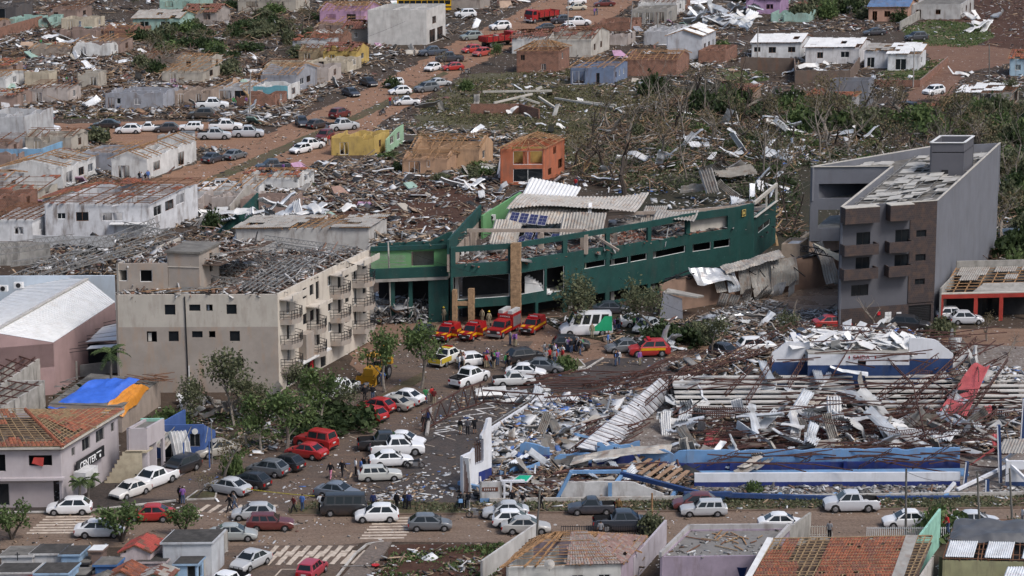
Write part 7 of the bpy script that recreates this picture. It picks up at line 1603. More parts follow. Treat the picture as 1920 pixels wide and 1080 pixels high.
 g=MB();g.obox((-hx-.015,-hw*.78,gc+.1),(.1,0,0),(0,hw*1.56,0),(0,0,.14));P_('bumper',g,m_trim)
 g=MB();g.obox((hx+.01,-.22,gc+.22),(.02,0,0),(0,.44,0),(0,0,.13));P_('number_plate',g,m_plate)
 g=MB();g.obox((-hx-.03,-.22,zr_-.30),(.02,0,0),(0,.44,0),(0,0,.13));P_('number_plate',g,m_plate)
 u=MB();u.obox((-hx*.9,-hw*.8,.18),(hx*1.8,0,0),(0,hw*1.6,0),(0,0,.3));P_('underbody',u,m_trim)
 return root
PROTO={'hatch':car_proto('hatchback',3.9,1.68,1.49,.29,2.45,[(1.95,.62),(1.85,.74),(1.0,.90),(.6,.94),(-1.5,.97),(-1.88,.95),(-1.95,.80)],(1.12,.22,-1.15,-1.86,.90)),'sedan':car_proto('sedan',4.35,1.72,1.46,.30,2.55,[(2.17,.60),(2.08,.72),(1.1,.88),(.8,.92),(-1.4,.98),(-2.05,.98),(-2.17,.82)],(1.15,.25,-.8,-1.72,.90)),'suv':car_proto('suv',4.35,1.80,1.66,.34,2.6,[(2.17,.78),(2.08,.92),(1.1,1.04),(.7,1.06),(-1.9,1.08),(-2.08,1.06),(-2.17,.9)],(1.2,.38,-1.5,-2.08,1.03)),'wagon':car_proto('wagon',4.0,1.62,1.46,.28,2.4,[(2.0,.68),(1.93,.80),(.9,.92),(.6,.94),(-1.8,.96),(-2.0,.86)],(.85,.30,-1.55,-1.85,.92),sidewin=3,hood_taper=.93),'pickup':car_proto('pickup',5.2,1.84,1.78,.37,3.1,[(2.6,.84),(2.5,1.0),(1.35,1.12),(1.0,1.14),(-2.5,1.14),(-2.6,1.0)],(1.42,.62,-.6,-.98,1.10),bed=(-2.5,-1.0,1.12)),'smallpickup':car_proto('small_pickup',4.3,1.66,1.52,.29,2.6,[(2.15,.66),(2.05,.78),(1.1,.90),(.8,.93),(-2.05,.97),(-2.15,.86)],(1.0,.45,-.35,-.75,.92),bed=(-2.08,-.8,.95),sidewin=1),'jeep':car_proto('offroader',4.1,1.82,1.80,.38,2.4,[(2.05,.92),(2.0,1.06),(.7,1.12),(.5,1.12),(-1.95,1.12),(-2.05,1.0)],(.62,.42,-1.7,-1.92,1.10),sidewin=2,hood_taper=.97),'van':car_proto('van',5.9,2.0,2.55,.35,3.7,[(2.95,.75),(2.85,1.0),(2.25,1.22),(1.9,1.28),(-2.85,1.30),(-2.95,1.1)],(2.1,1.35,-2.82,-2.9,1.25),sidewin=4,box=True,hood_taper=.93),'kombi':car_proto('minibus',4.4,1.72,1.95,.32,2.4,[(2.2,.95),(2.15,1.15),(1.9,1.18),(-2.1,1.18),(-2.2,.95)],(2.0,1.7,-1.95,-2.12,1.15),sidewin=4,box=True,hood_taper=.95)}
CARCAT={'hatch':('hatchback','car'),'sedan':('sedan','car'),'suv':('suv','car'),'wagon':('estate_car','car'),'pickup':('pickup_truck','pickup'),'smallpickup':('small_pickup','pickup'),'jeep':('offroader','car'),'van':('van','van'),'kombi':('minibus','van')}
CW,CS,CB,CR,CG,CD,CM,CBE,CRD=(.72,.72,.72),(.42,.43,.44),(.02,.021,.024),(.36,.018,.018),(.115,.125,.135),(.035,.042,.055),(.11,.02,.02),(.34,.32,.28),(.42,.03,.025)
def car(kind,x,y,head,col,label,group=None,z=.03,s=1.0,roll=0.0,pitch=0.0):
 nm,cat=CARCAT[kind];o=copy_tree(PROTO[kind],None,(*col,1));o.name=nm;o.location=G(x,y,0)+UP*z;o.rotation_euler=(roll,pitch,R_(head));v_=random.Random(int(x*13+y));o.scale=(s*v_.uniform(.95,1.06),s*v_.uniform(.97,1.03),s*v_.uniform(.95,1.07))
 tag(o,label,cat,group);FP.append([(o.location.x+a*2.2,o.location.y+b*2.2) for a,b in((-1,-1),(1,-1),(1,1),(-1,1))]);return o
U,Dn,Rt,Lf=70,250,2,182
GA,GB,GC,GD,GE='cars on the near street','cars parked by the junction','vehicles before the green store','cars on the far avenue','cars in the side street'
K=[('hatch',131,963,Lf,CW,'white hatchback passing the corner shop',GA),('sedan',187,1006,Rt,CW,'white sedan partly hidden by the round street tree',GA),('sedan',281,976,Lf,CR,'red sedan between two clipped street trees',GA),('hatch',476,973,Lf,CS,'silver hatchback at the zebra crossing behind the maroon estate',GA),('wagon',507,993,Rt,CM,'maroon boxy estate car at the junction',GA),('sedan',438,1012,Rt,(.3,.32,.31),'grey-green sedan in front of the maroon estate',GA),('sedan',471,1063,238,CS,'silver sedan facing the camera beside the stained wall',GA),('wagon',585,1080,72,(.33,.03,.05),'red boxy hatchback cut by the bottom edge',GA),('pickup',425,1112,240,CW,'white pickup barely showing at the bottom edge',GA),('hatch',707,977,Lf,CW,'white hatchback on the striped crossing',GA),('hatch',806,993,Rt,CG,'blue-grey hatchback just past the striped crossing',GA),('kombi',645,965,Lf,CB,'black boxy van by the verge island',GA),('sedan',948,971,Lf,CS,'silver sedan rearmost of the three parked side by side',GA),('hatch',965,987,Rt,CW,'white hatchback in the middle of the three parked side by side',GA),('sedan',986,999,Rt,(.38,.37,.35),'silver-beige sedan foremost of the three parked side by side',GA),('smallpickup',1110,963,Lf,CD,'small black pickup on the verge before the street wall',GA),('pickup',1168,994,Rt,CD,'dark blue pickup behind the hip-roof house',GA),('hatch',1303,955,Lf,CM,'red hatchback behind the small silver two-door',GA),('wagon',1319,966,Lf,CS,'small silver two-door beside the red hatchback',GA),('sedan',1466,993,Rt,CW,'white sedan behind the flat-roof house',GA),('pickup',1596,957,Lf,(.5,.51,.53),'silver double-cab pickup on the near street',GA),('sedan',1700,988,Lf,CW,'white sedan behind the picket fence near the round bush',GA),('sedan',1828,988,Rt,(.55,.57,.6),'pale silver sedan beside the round bush',GA),('sedan',245,930,232,(.62,.60,.57),'white sedan with muddy brown rear by the corner shop',GB),('pickup',289,910,236,CW,'white double-cab pickup by the yellow stairs',GB),('suv',339,886,236,CB,'black suv beside the blue shop',GB),('sedan',407,854,215,CBE,'champagne sedan next to the leaning white sheet',GB),('jeep',593,840,150,CR,'red off-roader with spare wheel under the trees',GB),('sedan',575,858,152,CR,'red sedan in front of the red off-roader',GB),('hatch',535,880,150,CB,'black hatchback beside the fallen tree',GB),('hatch',502,891,155,CG,'grey hatchback in the row near the fallen tree',GB),('hatch',468,914,152,CB,'black hatchback behind the silver sedan at the island',GB),('sedan',428,925,148,CS,'silver sedan closest to the planted island',GB),('sedan',633,934,340,(.13,.15,.18),'blue-grey sedan near the group of men by the verge',GB),('hatch',706,772,150,CR,'red hatchback behind the other red hatchback under the truss',GB),('hatch',695,787,140,CR,'foremost red hatchback at the tree strip',GB),('sedan',737,767,150,CBE,'beige sedan between red and white cars',GB),('sedan',758,757,152,CW,'white sedan at the end of the row by the tree strip',GB),('pickup',638,742,240,CW,'white pickup below the apartment balconies',GB),('sedan',757,836,-12,CW,'white sedan farthest in the car park row of five',GB),('pickup',722,842,8,CB,'black pickup with canopy in the car park row',GB),('pickup',745,853,8,CW,'white double-cab pickup in the car park row',GB),('sedan',733,873,10,CW,'white sedan next to the motorcycle in the car park',GB),('wagon',712,900,8,(.45,.45,.42),'old silver two-door nearest the verge in the car park',GB),('pickup',880,720,55,CW,'white pickup with tailgate toward the wrecked truss',GB),('smallpickup',963,722,10,(.55,.55,.54),'crushed white small pickup tangled in the truss',GB),('sedan',986,708,-5,CW,'white sedan beside the dark grey one near the bush',GB),('sedan',1018,697,-8,CG,'dark grey sedan beside the round bush',GB),('suv',790,640,250,CD,'black suv half hidden by the tree near the lamp post',GC),('sedan',1146,588,Rt,CD,'dark blue sedan under the green store wall',GC),('sedan',1194,612,20,CS,'silver sedan near the broken white car',GC),('hatch',1211,622,240,(.35,.37,.38),'grey battered hatchback facing the road',GC),('suv',1070,656,Rt,CB,'black suv at the crowd',GC),('sedan',1170,660,Lf+10,CG,'grey sedan next to the red command car',GC),('hatch',890,685,25,CW,'white hatchback ringed by bystanders',GC),('suv',985,679,25,CB,'black suv with open doors in the crowd',GC),('hatch',1360,669,Dn+60,CD,'black car under the small tree at the hall corner',GC),('suv',1418,661,12,CW,'white suv beside the hall trusses',GC),('sedan',1560,614,12,CR,'red car behind the rusty trusses',GC),('suv',1706,620,-15,CB,'black suv before the grey building',GC),('hatch',1812,607,Rt,(.5,.51,.53),'silver hatchback before the red shop',GC),('hatch',1788,600,Rt,CW,'white car inside the red shop carport',GC),('suv',76,229,Lf,CD,'dark blue suv on the drive above the side street',GE),('suv',87,249,Rt-12,CW,'white suv by the blue wall',GE),('sedan',200,240,Lf,CB,'black sedan on the side street grass edge',GE),('hatch',241,250,Lf,CW,'white hatchback following the black sedan',GE),('smallpickup',279,246,Lf,CW,'white small pickup behind the white hatchback',GE),('wagon',358,245,Lf,CW,'white estate car by the burnt wreck',GE),('pickup',423,244,Rt,CW,'white double-cab pickup at the side street mouth',GE),('pickup',402,261,Rt,CS,'silver double-cab pickup towing a trailer',GE),('pickup',465,257,Rt,(.45,.46,.48),'silver pickup with canopy turning into the avenue',GE),('sedan',178,256,Rt,CD,'dark crushed car behind a bush on the side street',GE),('hatch',313,248,Lf,(.06,.05,.05),'burnt-looking dark wreck on the side street',GE),('pickup',398,204,Rt,CW,'white pickup loaded with debris',GE),('suv',378,222,Lf,(.05,.045,.04),'dark wrecked car in the debris above the side street',GE),('sedan',400,304,Dn+170,CD,'dark sedan following another along the avenue',GD),('sedan',441,298,Dn+170,CG,'dark grey sedan ahead on the avenue below the side street',GD),('hatch',393,360,40,CW,'white hatchback among debris at the avenue foot',GD),('wagon',424,354,15,CS,'silver estate at the avenue foot',GD),('sedan',566,236,U-150+5,CD,'dark green sedan going down the avenue',GD),('hatch',596,240,U-20,(.05,.04,.04),'dark car next to the dark green sedan',GD),('suv',637,221,60,CM,'dark red suv on the avenue median side',GD),('suv',609,263,250,CM,'dark red car by the yellow ruin',GD),('pickup',642,244,30,CS,'silver pickup near the dark red suv',GD),('hatch',564,287,230,CW,'white hatchback with raised tailgate by the yellow ruin',GD),('pickup',580,280,40,CW,'white wrecked pickup by the yellow ruin',GD),('pickup',512,321,200,CD,'dark green pickup with people in the bed',GD),('sedan',658,180,U-160+30,CD,'dark hatchback on the avenue below the black sedan',GD),('sedan',691,161,U-160+30,CB,'black sedan on the avenue',GD),('wagon',740,163,240,CW,'white estate descending the avenue',GD),('hatch',750,177,200,CW,'white hatchback crossing the avenue median',GD),('smallpickup',763,197,190,CW,'white damaged pickup by the avenue kerb',GD),('suv',800,172,215,CG,'dark grey suv on the avenue next to the silver sedan',GD),('sedan',824,161,30,CS,'silver sedan pulled in at the field edge',GD),('hatch',811,133,240,CW,'white hatchback on the avenue behind the red one',GD),('hatch',849,132,200,CR,'red hatchback on the avenue median',GD),('pickup',843,116,190,CD,'black pickup on the avenue behind the red hatchback',GD),('pickup',813,104,200,(.05,.07,.1),'dark blue pickup by the white building',GD),('hatch',884,99,215,CRD,'bright red hatchback near the parked truck',GD),('hatch',903,105,230,(.38,.06,.05),'small red car behind the parked truck',GD),('suv',884,75,205,(.2,.23,.22),'grey-green pickup suv behind the white building',GD),('suv',938,56,205,CW,'white suv at the upper avenue',GD),('pickup',1057,44,190,CD,'black pickup beside a white one at the upper avenue',GD),('pickup',1083,48,10,CW,'white pickup at the upper avenue',GD),('hatch',1062,58,220,CW,'white small van in front of the white pickup',GD),('hatch',1023,58,200,CB,'black hatchback at the upper avenue',GD),('sedan',1081,19,190,(.55,.5,.4),'cream sedan at the top of the avenue',GD),('hatch',1082,8,200,CW,'white car at the top of the avenue',GD),('sedan',1133,12,190,CM,'dark red sedan at the top of the avenue',GD),('suv',873,32,190,CW,'white suv among the roadside debris near the bus',GD),('sedan',1640,66,190,CD,'dark car between the white duplex and the peach house',GD),('suv',1718,76,200,CD,'black car parked behind the small white house',GD),('suv',1905,452,Rt,CD,'dark suv behind the grey building',GC)]
for k_ in K:car(*k_)
# ---- special vehicles
def lp(parent,name,mb,mat,color=None,smooth=False):
 me=mb.mesh(name);me.materials.append(mat)
 if smooth:me.shade_smooth();me.set_sharp_from_angle(angle=R_(35))
 o=bpy.data.objects.new(name,me);link(o,parent)
 if color:o.color=(*color,1)
 return o
def B(p,s):return MB().obox(p,(s[0],0,0),(0,s[1],0),(0,0,s[2]))
def wheels(t,axs,hw,r_,wd=.26):
 for a in axs:
  for s in(-1,1):
   c=Vector((a,s*(hw-wd/2),r_));o=lp(t,'wheel',MB().tube(c-Vector((0,wd/2,0)),c+Vector((0,wd/2,0)),r_,r_,16),m_tyre);lp(o,'rim',MB().tube(c+Vector((0,s*wd*.48,0)),c+Vector((0,s*wd*.56,0)),r_*.6,r_*.5,10),m_rim)
m_fire=M('fire_red',(.28,.012,.014),.35,.1,1,DUST,.25)
m_fyel=M('fire_yellow',(.60,.30,.01),.4,.1)
def ws(t,name,q):return lp(t,name,MB().quad(*q,.02),m_cglass)
def fire_pickup(x,y,head,label):
 o=thing('fire_pickup',label,'fire truck',G(x,y)+UP*.03,'fire brigade vehicles',R_(head));o.scale=(.86,)*3
 hw=.93;b=MB();b.obox((-2.6,-hw,.45),(5.2,0,0),(0,2*hw,0),(0,0,.62));b.obox((1.0,-hw,1.07),(1.5,0,0),(0,2*hw,0),(0,0,.1))
 lp(o,'body',b,m_fire)
 c=MB();vs=[]
 for(px_,z,w_) in((1.15,1.07,.90),(.55,1.82,.76),(-2.45,1.86,.80),(-2.6,1.07,.90)):vs+=[(px_,-w_,z),(px_,w_,z)]
 c.add(vs,[(0,1,3,2),(2,3,5,4),(4,5,7,6),(0,2,4,6),(1,7,5,3)]);lp(o,'cab',c,m_fire)
 ws(o,'windscreen',[(1.12,-.78,1.16),(1.12,.78,1.16),(.63,.68,1.78),(.63,-.68,1.78)])
 for s in(-1,1):
  q=[(.85,s*.895,1.14),(-.6,s*.895,1.14),(-.6,s*.80,1.72),(.5,s*.80,1.72)];m2=MB();q2=[Vector(v)+Vector((0,s*.015,0)) for v in q];m2.add(q2,[(0,1,2,3)] if s<0 else [(3,2,1,0)]);lp(o,'side_window',m2,m_cglass)
  lp(o,'yellow_stripe',MB().obox((-2.4,s*(hw+.004)-.01,.75),(4.4,0,0),(0,.02,0),(0,0,.3)),m_fyel);lp(o,'headlight',B((2.5,s*.62-.2,.82),(.13,.4,.2)),m_lamp);lp(o,'bonnet_flash',MB().quad((2.45,s*.55-.28,1.18),(2.45,s*.55+.28,1.18),(1.4,s*.62+.2,1.185),(1.4,s*.62-.2,1.185),.01),m_fyel)
  lp(o,'mirror',B((.9,s*1.0-.1,1.15),(.12,.2,.2)),m_trim)
 lp(o,'light_bar',B((-.1,-.7,1.86),(.35,1.4,.16)),M('signal_red',(.4,.01,.02),.3));lp(o,'roof_sign',B((-.6,-.75,1.88),(.2,1.5,.3)),m_fire);lp(o,'roof_text',B((-.37,-.55,1.97),(.02,1.1,.12)),m_plate)
 lp(o,'bull_bar',B((2.6,-.7,.5),(.12,1.4,.45)),m_trim);lp(o,'number_plate',B((2.73,-.22,.6),(.02,.44,.14)),m_plate);wheels(o,(1.65,-1.6),.93,.38);return o
a_=fire_pickup(838,636,246,'red and yellow fire pickup at the end of the row by the lamp post');b_=fire_pickup(886,634,246,'red and yellow fire pickup between another and the tall fire engine');fire_pickup(999,622,248,'red and yellow fire pickup standing apart from the tall fire engine')
for o in(a_,b_):
 d_=lp(o,'open_door',MB().obox((.7,.95,.55),(.15,.9,0),(-.06,.01,0),(0,0,1.1)),m_fire);lp(d_,'door_stripe',MB().obox((.72,.97,.75),(.14,.84,0),(.04,-.01,0),(0,0,.25)),m_fyel)
def fire_engine(x,y,head,label):
 o=thing('fire_engine',label,'fire truck',G(x,y)+UP*.03,'fire brigade vehicles',R_(head));o.scale=(.78,)*3
 b=MB();b.obox((1.2,-1.05,.55),(1.9,0,0),(0,2.1,0),(0,0,.85));lp(o,'bonnet',b,m_fire);c=MB();vs=[]
 for(px_,z,w_) in((1.5,1.35,1.05),(.95,2.25,.95),(-1.0,2.3,.98),(-1.0,.55,1.05),(1.5,.55,1.05)):vs+=[(px_,-w_,z),(px_,w_,z)]
 c.add(vs,[(0,1,3,2),(2,3,5,4),(4,5,7,6),(8,0,2,4,6),(9,7,5,3,1),(8,9,1,0)]);lp(o,'cab',c,m_fire)
 ws(o,'windscreen',[(1.47,-.92,1.46),(1.47,.92,1.46),(1.03,.86,2.17),(1.03,-.86,2.17)])
 lp(o,'equipment_body',B((-4.0,-1.2,.6),(3.0,2.4,2.3)),m_fire)
 for s in(-1,1):
  lp(o,'roller_door',B((-3.8,s*1.21-.015,1.0),(1.25,.03,1.5)),m_rim);lp(o,'roller_door',B((-2.45,s*1.21-.015,1.0),(1.25,.03,1.5)),m_rim);lp(o,'roof_locker',B((-3.9,s*.75-.35,2.9),(2.9,.7,.45)),M('grey_locker',(.42,.42,.41),.6));lp(o,'headlight',B((3.08,s*.75-.2,.95),(.06,.4,.24)),m_lamp);lp(o,'yellow_stripe',B((-.9,s*1.06-.01,1.0),(3.6,.02,.22)),m_fyel)
  lp(o,'mirror',B((1.3,s*1.25-.1,1.5),(.12,.2,.4)),m_trim);m2=MB();m2.add([(1.2,s*1.055,1.45),(-.6,s*1.055,1.45),(-.6,s*.995,2.15),(.85,s*.985,2.15)],[(0,1,2,3)] if s<0 else [(3,2,1,0)]);lp(o,'side_window',m2,m_cglass)
 lp(o,'front_sign',B((-1.0,-1.1,2.35),(.12,2.2,.35)),m_fire);lt=lettering('sign_lettering','BOMBEIROS',.3,Vector(),0,m_plate,o);lt.location=(-.86,0,2.42);lt.rotation_euler=(math.pi/2,0,math.pi/2)
 lp(o,'grille',B((3.1,-.5,.75),(.06,1.0,.5)),m_trim);lp(o,'bumper',B((3.05,-1.1,.45),(.3,2.2,.3)),m_rim);wheels(o,(2.2,-2.6),1.15,.48,.3);return o
fire_engine(942,628,246,'tall red fire engine with grey roof lockers')
def command_car():
 o=car('suv',1217,667,Lf+5,(.36,.02,.02),'red and yellow command car at the hall corner',None,s=1.05);o.name='command_car'
 for s in(-1,1):lp(o,'yellow_stripe',MB().obox((-1.6,s*.91-.01,.7),(2.6,0,0),(0,.02,0),(0,0,.25)),m_fyel)
 lp(o,'light_bar',B((-.1,-.6,1.68),(.35,1.2,.14)),M('signal_red',(.4,.01,.02),.3))
command_car()
def police_pickup():
 o=car('pickup',838,681,60,(.68,.67,.62),'yellow and white patrol pickup behind the leaning tree',None);o.name='patrol_pickup'
 m=M('patrol_yellow',(.48,.36,.04),.45,.1)
 for s in(-1,1):lp(o,'yellow_panel',MB().obox((-2.5,s*.925-.01,.55),(2.0,0,0),(0,.02,0),(0,0,.55)),m)
 lp(o,'tailgate_panel',B((-2.63,-.8,.55),(.02,1.6,.5)),m);lp(o,'roof_panel',B((-.5,-.6,1.82),(.9,1.2,.02)),m);lp(o,'light_bar',B((.1,-.55,1.82),(.25,1.1,.14)),m_tail)
police_pickup()
def ambulance():
 o=car('van',1098,628,Lf+6,(.68,.69,.70),'white and green rescue van parked under the broken tree',None);o.name='rescue_van'
 m=M('rescue_green',(.02,.30,.14),.4,.1)
 for s in(-1,1):
  m2=MB();m2.add([(-2.85,s*1.012,.6),(-.2,s*1.012,.6),(-1.4,s*.98,1.5),(-2.0,s*.93,2.2),(-2.85,s*.93,2.2)],[(0,1,2,3,4)] if s<0 else [(4,3,2,1,0)]);lp(o,'green_livery',m2,m)
  lp(o,'roof_light',B((1.1,s*.6-.15,2.57),(.3,.3,.1)),m_tail)
ambulance()
def cargo_truck(x,y,head,label,load=None):
 o=thing('cargo_truck',label,'truck',G(x,y)+UP*.03,None,R_(head));m=M('truck_red',(.30,.018,.02),.45,.15,1,DUST,.4)
 c=MB();vs=[]
 for(px_,z,w_) in((3.6,.7,1.15),(3.6,1.7,1.15),(3.3,2.6,1.08),(1.9,2.65,1.08),(1.9,.7,1.15)):vs+=[(px_,-w_,z),(px_,w_,z)]
 c.add(vs,[(0,1,3,2),(2,3,5,4),(4,5,7,6),(6,7,9,8),(0,2,4,6,8),(9,7,5,3,1)]);lp(o,'cab',c,m);ws(o,'windscreen',[(3.6,-1.0,1.78),(3.6,1.0,1.78),(3.34,.95,2.5),(3.34,-.95,2.5)])
 for s in(-1,1):
  lp(o,'side_window',MB().add([(3.35,s*1.15,1.75),(2.3,s*1.15,1.75),(2.3,s*1.11,2.45),(3.2,s*1.11,2.45)],[(0,1,2,3)] if s<0 else [(3,2,1,0)]),m_cglass);lp(o,'headlight',B((3.58,s*.8-.2,.95),(.06,.4,.22)),m_lamp)
  for k in range(4):lp(o,'side_board',B((-4.2,s*1.2-.03,1.15+.25*k),(5.9,.06,.23)),m)
  for k in range(5):lp(o,'stake',B((-4.15+1.42*k,s*1.26-.03,1.1),(.12,.06,1.1)),m_trim)
 for k in range(4):lp(o,'tail_board',B((-4.26,-1.2,1.15+.25*k),(.06,2.4,.23)),m);lp(o,'head_board',B((1.66,-1.2,1.15+.25*k),(.06,2.4,.23)),m)
 lp(o,'bed_floor',B((-4.2,-1.2,1.05),(5.9,2.4,.1)),m_wood2);lp(o,'chassis',B((-4.1,-.5,.6),(7.4,1.0,.35)),m_trim);lp(o,'bumper',B((3.6,-1.15,.5),(.2,2.3,.28)),m_plate);wheels(o,(2.8,-1.9,-3.0),1.15,.5,.32)
 if load:
  for i in range(5):lp(o,'load_item',B((-3.6+i*1.0,-.8+.3*(i%2),1.15),(.8,.9,.5+.3*(i%3))),(m_whitepaint,m_wood,m_zincd)[i%3])
cargo_truck(1014,41,225,'red stake truck coming down the upper avenue');cargo_truck(937,86,40,'red stake truck loaded with household goods',True)
def bus():
 o=thing('bus','yellow school bus parked behind the white building','bus',G(795,22)+UP*.03,None,R_(4));m=M('bus_yellow',(.62,.35,.015),.4,.1,1,DUST,.3)
 b=MB();b.obox((-5.6,-1.25,.45),(11.2,0,0),(0,2.5,0),(0,0,2.45));b.obox((-5.5,-1.15,2.9),(11,0,0),(0,2.3,0),(0,0,.16));lp(o,'body',b,m);lp(o,'belt_stripe',B((-5.6,-1.27,.95),(11.2,.02,.3)),m_trim)
 for k in range(9):lp(o,'side_window',B((-5.3+1.2*k,-1.275,1.65),(1.08,.03,.85)),m_cglass)
 lp(o,'windscreen',B((5.59,-1.1,1.5),(.03,2.2,1.1)),m_cglass);lp(o,'rear_window',B((-5.62,-.9,1.7),(.03,1.8,.8)),m_cglass);wheels(o,(3.4,-3.0),1.25,.5,.3)
bus()
def tow_truck():
 o=thing('tow_truck','dark flatbed tow truck carrying a white car on the dirt road','truck',G(1724,214)+UP*.03,None,R_(222));m=M('tow_dark',(.03,.04,.06),.45)
 c=MB().obox((1.9,-1.1,.6),(1.7,0,0),(0,2.2,0),(0,0,1.7));lp(o,'cab',c,m);ws(o,'windscreen',[(3.61,-1.0,1.4),(3.61,1.0,1.4),(3.6,.95,2.15),(3.6,-.95,2.15)]);lp(o,'flatbed',MB().obox((-4.6,-1.15,1.0),(6.4,0,0),(0,2.3,0),(0,0,.16)),M('tow_orange',(.36,.08,.03),.6));lp(o,'chassis',B((-4.0,-.5,.55),(7,1,.45)),m_trim);wheels(o,(2.7,-2.8),1.1,.45,.3)
 for s in(-1,1):lp(o,'headlight',B((3.6,s*.8-.15,.85),(.04,.3,.2)),m_lamp)
tow_truck()
car('suv',1750,191,222,CW,'white car riding on the flatbed tow truck',None,z=1.2)
def backhoe():
 o=thing('backhoe_loader','yellow backhoe loader under the trees by the apartment block','excavator',G(706,712)+UP*.03,None,R_(250));m=M('digger_yellow',(.42,.22,.02),.5,.15,1,DUST,.5)
 lp(o,'bonnet',B((.6,-.55,.9),(1.7,1.1,.8)),m);lp(o,'chassis',B((-1.6,-.6,.6),(3.8,1.2,.4)),m_trim)
 for x,s in((-1.0,-1),(-1.0,1),(.5,-1),(.5,1)):lp(o,'cab_post',B((x,s*.75-.05,1.0),(.1,.1,1.6)),m_trim)
 lp(o,'cab_roof',B((-1.15,-.9,2.6),(1.9,1.8,.14)),m);lp(o,'seat',B((-.5,-.3,1.1),(.5,.6,.8)),m_trim)
 for s in(-1,1):lp(o,'loader_arm',MB().beam((.6,s*.75,1.5),(2.7,s*.75,.6),.15,.25),m)
 bk=MB();bk.add([(2.6,-1.15,.2),(2.6,1.15,.2),(3.4,1.15,.1),(3.4,-1.15,.1),(2.7,-1.15,1.0),(2.7,1.15,1.0)],[(0,1,2,3),(0,4,5,1),(0,3,4),(1,5,2)]);lp(o,'bucket',bk,m)
 lp(o,'boom',MB().beam((-1.7,0,1.0),(-2.5,0,3.2),.3,.35),m);lp(o,'dipper_arm',MB().beam((-2.5,0,3.2),(-3.6,0,1.7),.22,.28),m);lp(o,'digging_bucket',MB().obox((-3.9,-.35,.9),(.6,0,0),(0,.7,0),(.1,0,.8)),m);wheels(o,(1.6,),1.0,.48,.35);wheels(o,(-.9,),1.1,.75,.45)
backhoe()
def motorcycle(x,y,head,label,col=(.03,.03,.035)):
 o=thing('motorcycle',label,'motorcycle',G(x,y)+UP*.03,'motorcycles',R_(head));c=M('motorcycle_%d'%int(col[0]*99),col,.4)
 for a in(.65,-.65):
  w_=MB();n=14;r0,r1=.31,.23;vs=[]
  for i in range(n):
   t=2*math.pi*i/n
   for(rr,yy) in((r0,-.04),(r0,.04),(r1,.04),(r1,-.04)):vs.append((a+rr*math.cos(t),yy,.31+rr*math.sin(t)))
  w_.add(vs,[(i*4+k,i*4+(k+1)%4,((i+1)%n)*4+(k+1)%4,((i+1)%n)*4+k) for i in range(n) for k in range(4)]);wo=lp(o,'wheel',w_,m_tyre);lp(wo,'rim',MB().tube((a,-.03,.31),(a,.03,.31),.1,.1,8),m_rim)
 lp(o,'fuel_tank',B((.0,-.14,.7),(.45,.28,.22)),c,None);lp(o,'seat',B((-.6,-.12,.72),(.62,.24,.1)),m_trim);lp(o,'engine',B((-.2,-.15,.3),(.45,.3,.35)),m_rim);lp(o,'fork',MB().beam((.65,0,.31),(.42,0,.98),.12,.06),m_rim);lp(o,'handlebar',MB().beam((.4,-.33,1.0),(.4,.33,1.0),.04),m_trim);lp(o,'tail',MB().beam((-.6,0,.7),(-.85,0,.62),.14,.08),c);lp(o,'headlight',MB().tube((.5,0,.86),(.58,0,.86),.09,.09,8),m_lamp)
for x,y,h,lab,c in((778,879,5,'black motorcycle beside the white sedan in the car park',(.03,.03,.035)),(893,972,175,'grey motorcycle on the verge by the kiosk',(.2,.2,.21)),(874,139,20,'motorcycle crossing the far avenue',(.04,.04,.05)),(717,216,60,'green motorcycle near the debris by the avenue',(.03,.2,.05)),(444,352,60,'motorcycle at the avenue foot',(.05,.05,.05)),(486,330,20,'motorcycle by the dark green pickup',(.06,.05,.05)),(660,740,40,'motorcycle below the apartment balconies',(.05,.05,.06)),(683,735,40,'motorcycle near the backhoe loader',(.25,.25,.27)),(1220,988,30,'motorcycle behind the flowering bush at the wall',(.04,.04,.04))):motorcycle(x,y,h,lab,c)
def trailer():
 o=thing('trailer','small dark box trailer behind the silver pickup','trailer',G(352,260)+UP*.03,None,R_(2));lp(o,'box',B((-1.1,-.75,.5),(2.2,1.5,.6)),M('trailer_grey',(.13,.135,.14),.6));wheels(o,(0,),.9,.3,.2);lp(o,'drawbar',MB().beam((1.1,0,.5),(2.3,0,.5),.08),m_trim)
trailer()
# ------- trees and undergrowth
def leaf_mat(name,c1,c2):
 m,nt,b=nodes_of(name);at=N(nt,'ShaderNodeAttribute',attribute_name='tint');sp=N(nt,'ShaderNodeSeparateColor');nt.links.new(at.outputs['Color'],sp.inputs[0])
 c=mixc(nt,sp.outputs[0],c1,c2);nt.links.new(c,b.inputs['Base Color']);b.inputs['Roughness'].default_value=.7;b.inputs['Specular IOR Level'].default_value=.25
 tr=N(nt,'ShaderNodeBsdfTranslucent');nt.links.new(c,tr.inputs[0]);mx=N(nt,'ShaderNodeMixShader');mx.inputs[0].default_value=.28
 nt.links.new(b.outputs[0],mx.inputs[1]);nt.links.new(tr.outputs[0],mx.inputs[2]);nt.links.new(mx.outputs[0],nt.nodes['Material Output'].inputs[0]);return m
LEAF={'green':leaf_mat('fresh_leaf',(.05,.08,.026),(.12,.165,.058)),'olive':leaf_mat('olive_leaf',(.065,.078,.04),(.15,.155,.085)),'dark':leaf_mat('dark_leaf',(.02,.036,.014),(.055,.08,.028)),'dry':leaf_mat('dry_leaf',(.09,.07,.035),(.17,.14,.08)),'grass':leaf_mat('grass_blade',(.075,.075,.035),(.16,.15,.075))}
m_bark=M('grey_bark',(.21,.18,.15),.9,.4,3.0,(.05,.04,.03),.5)
m_bark2=M('dark_bark',(.055,.043,.035),.9,.4,3.0)
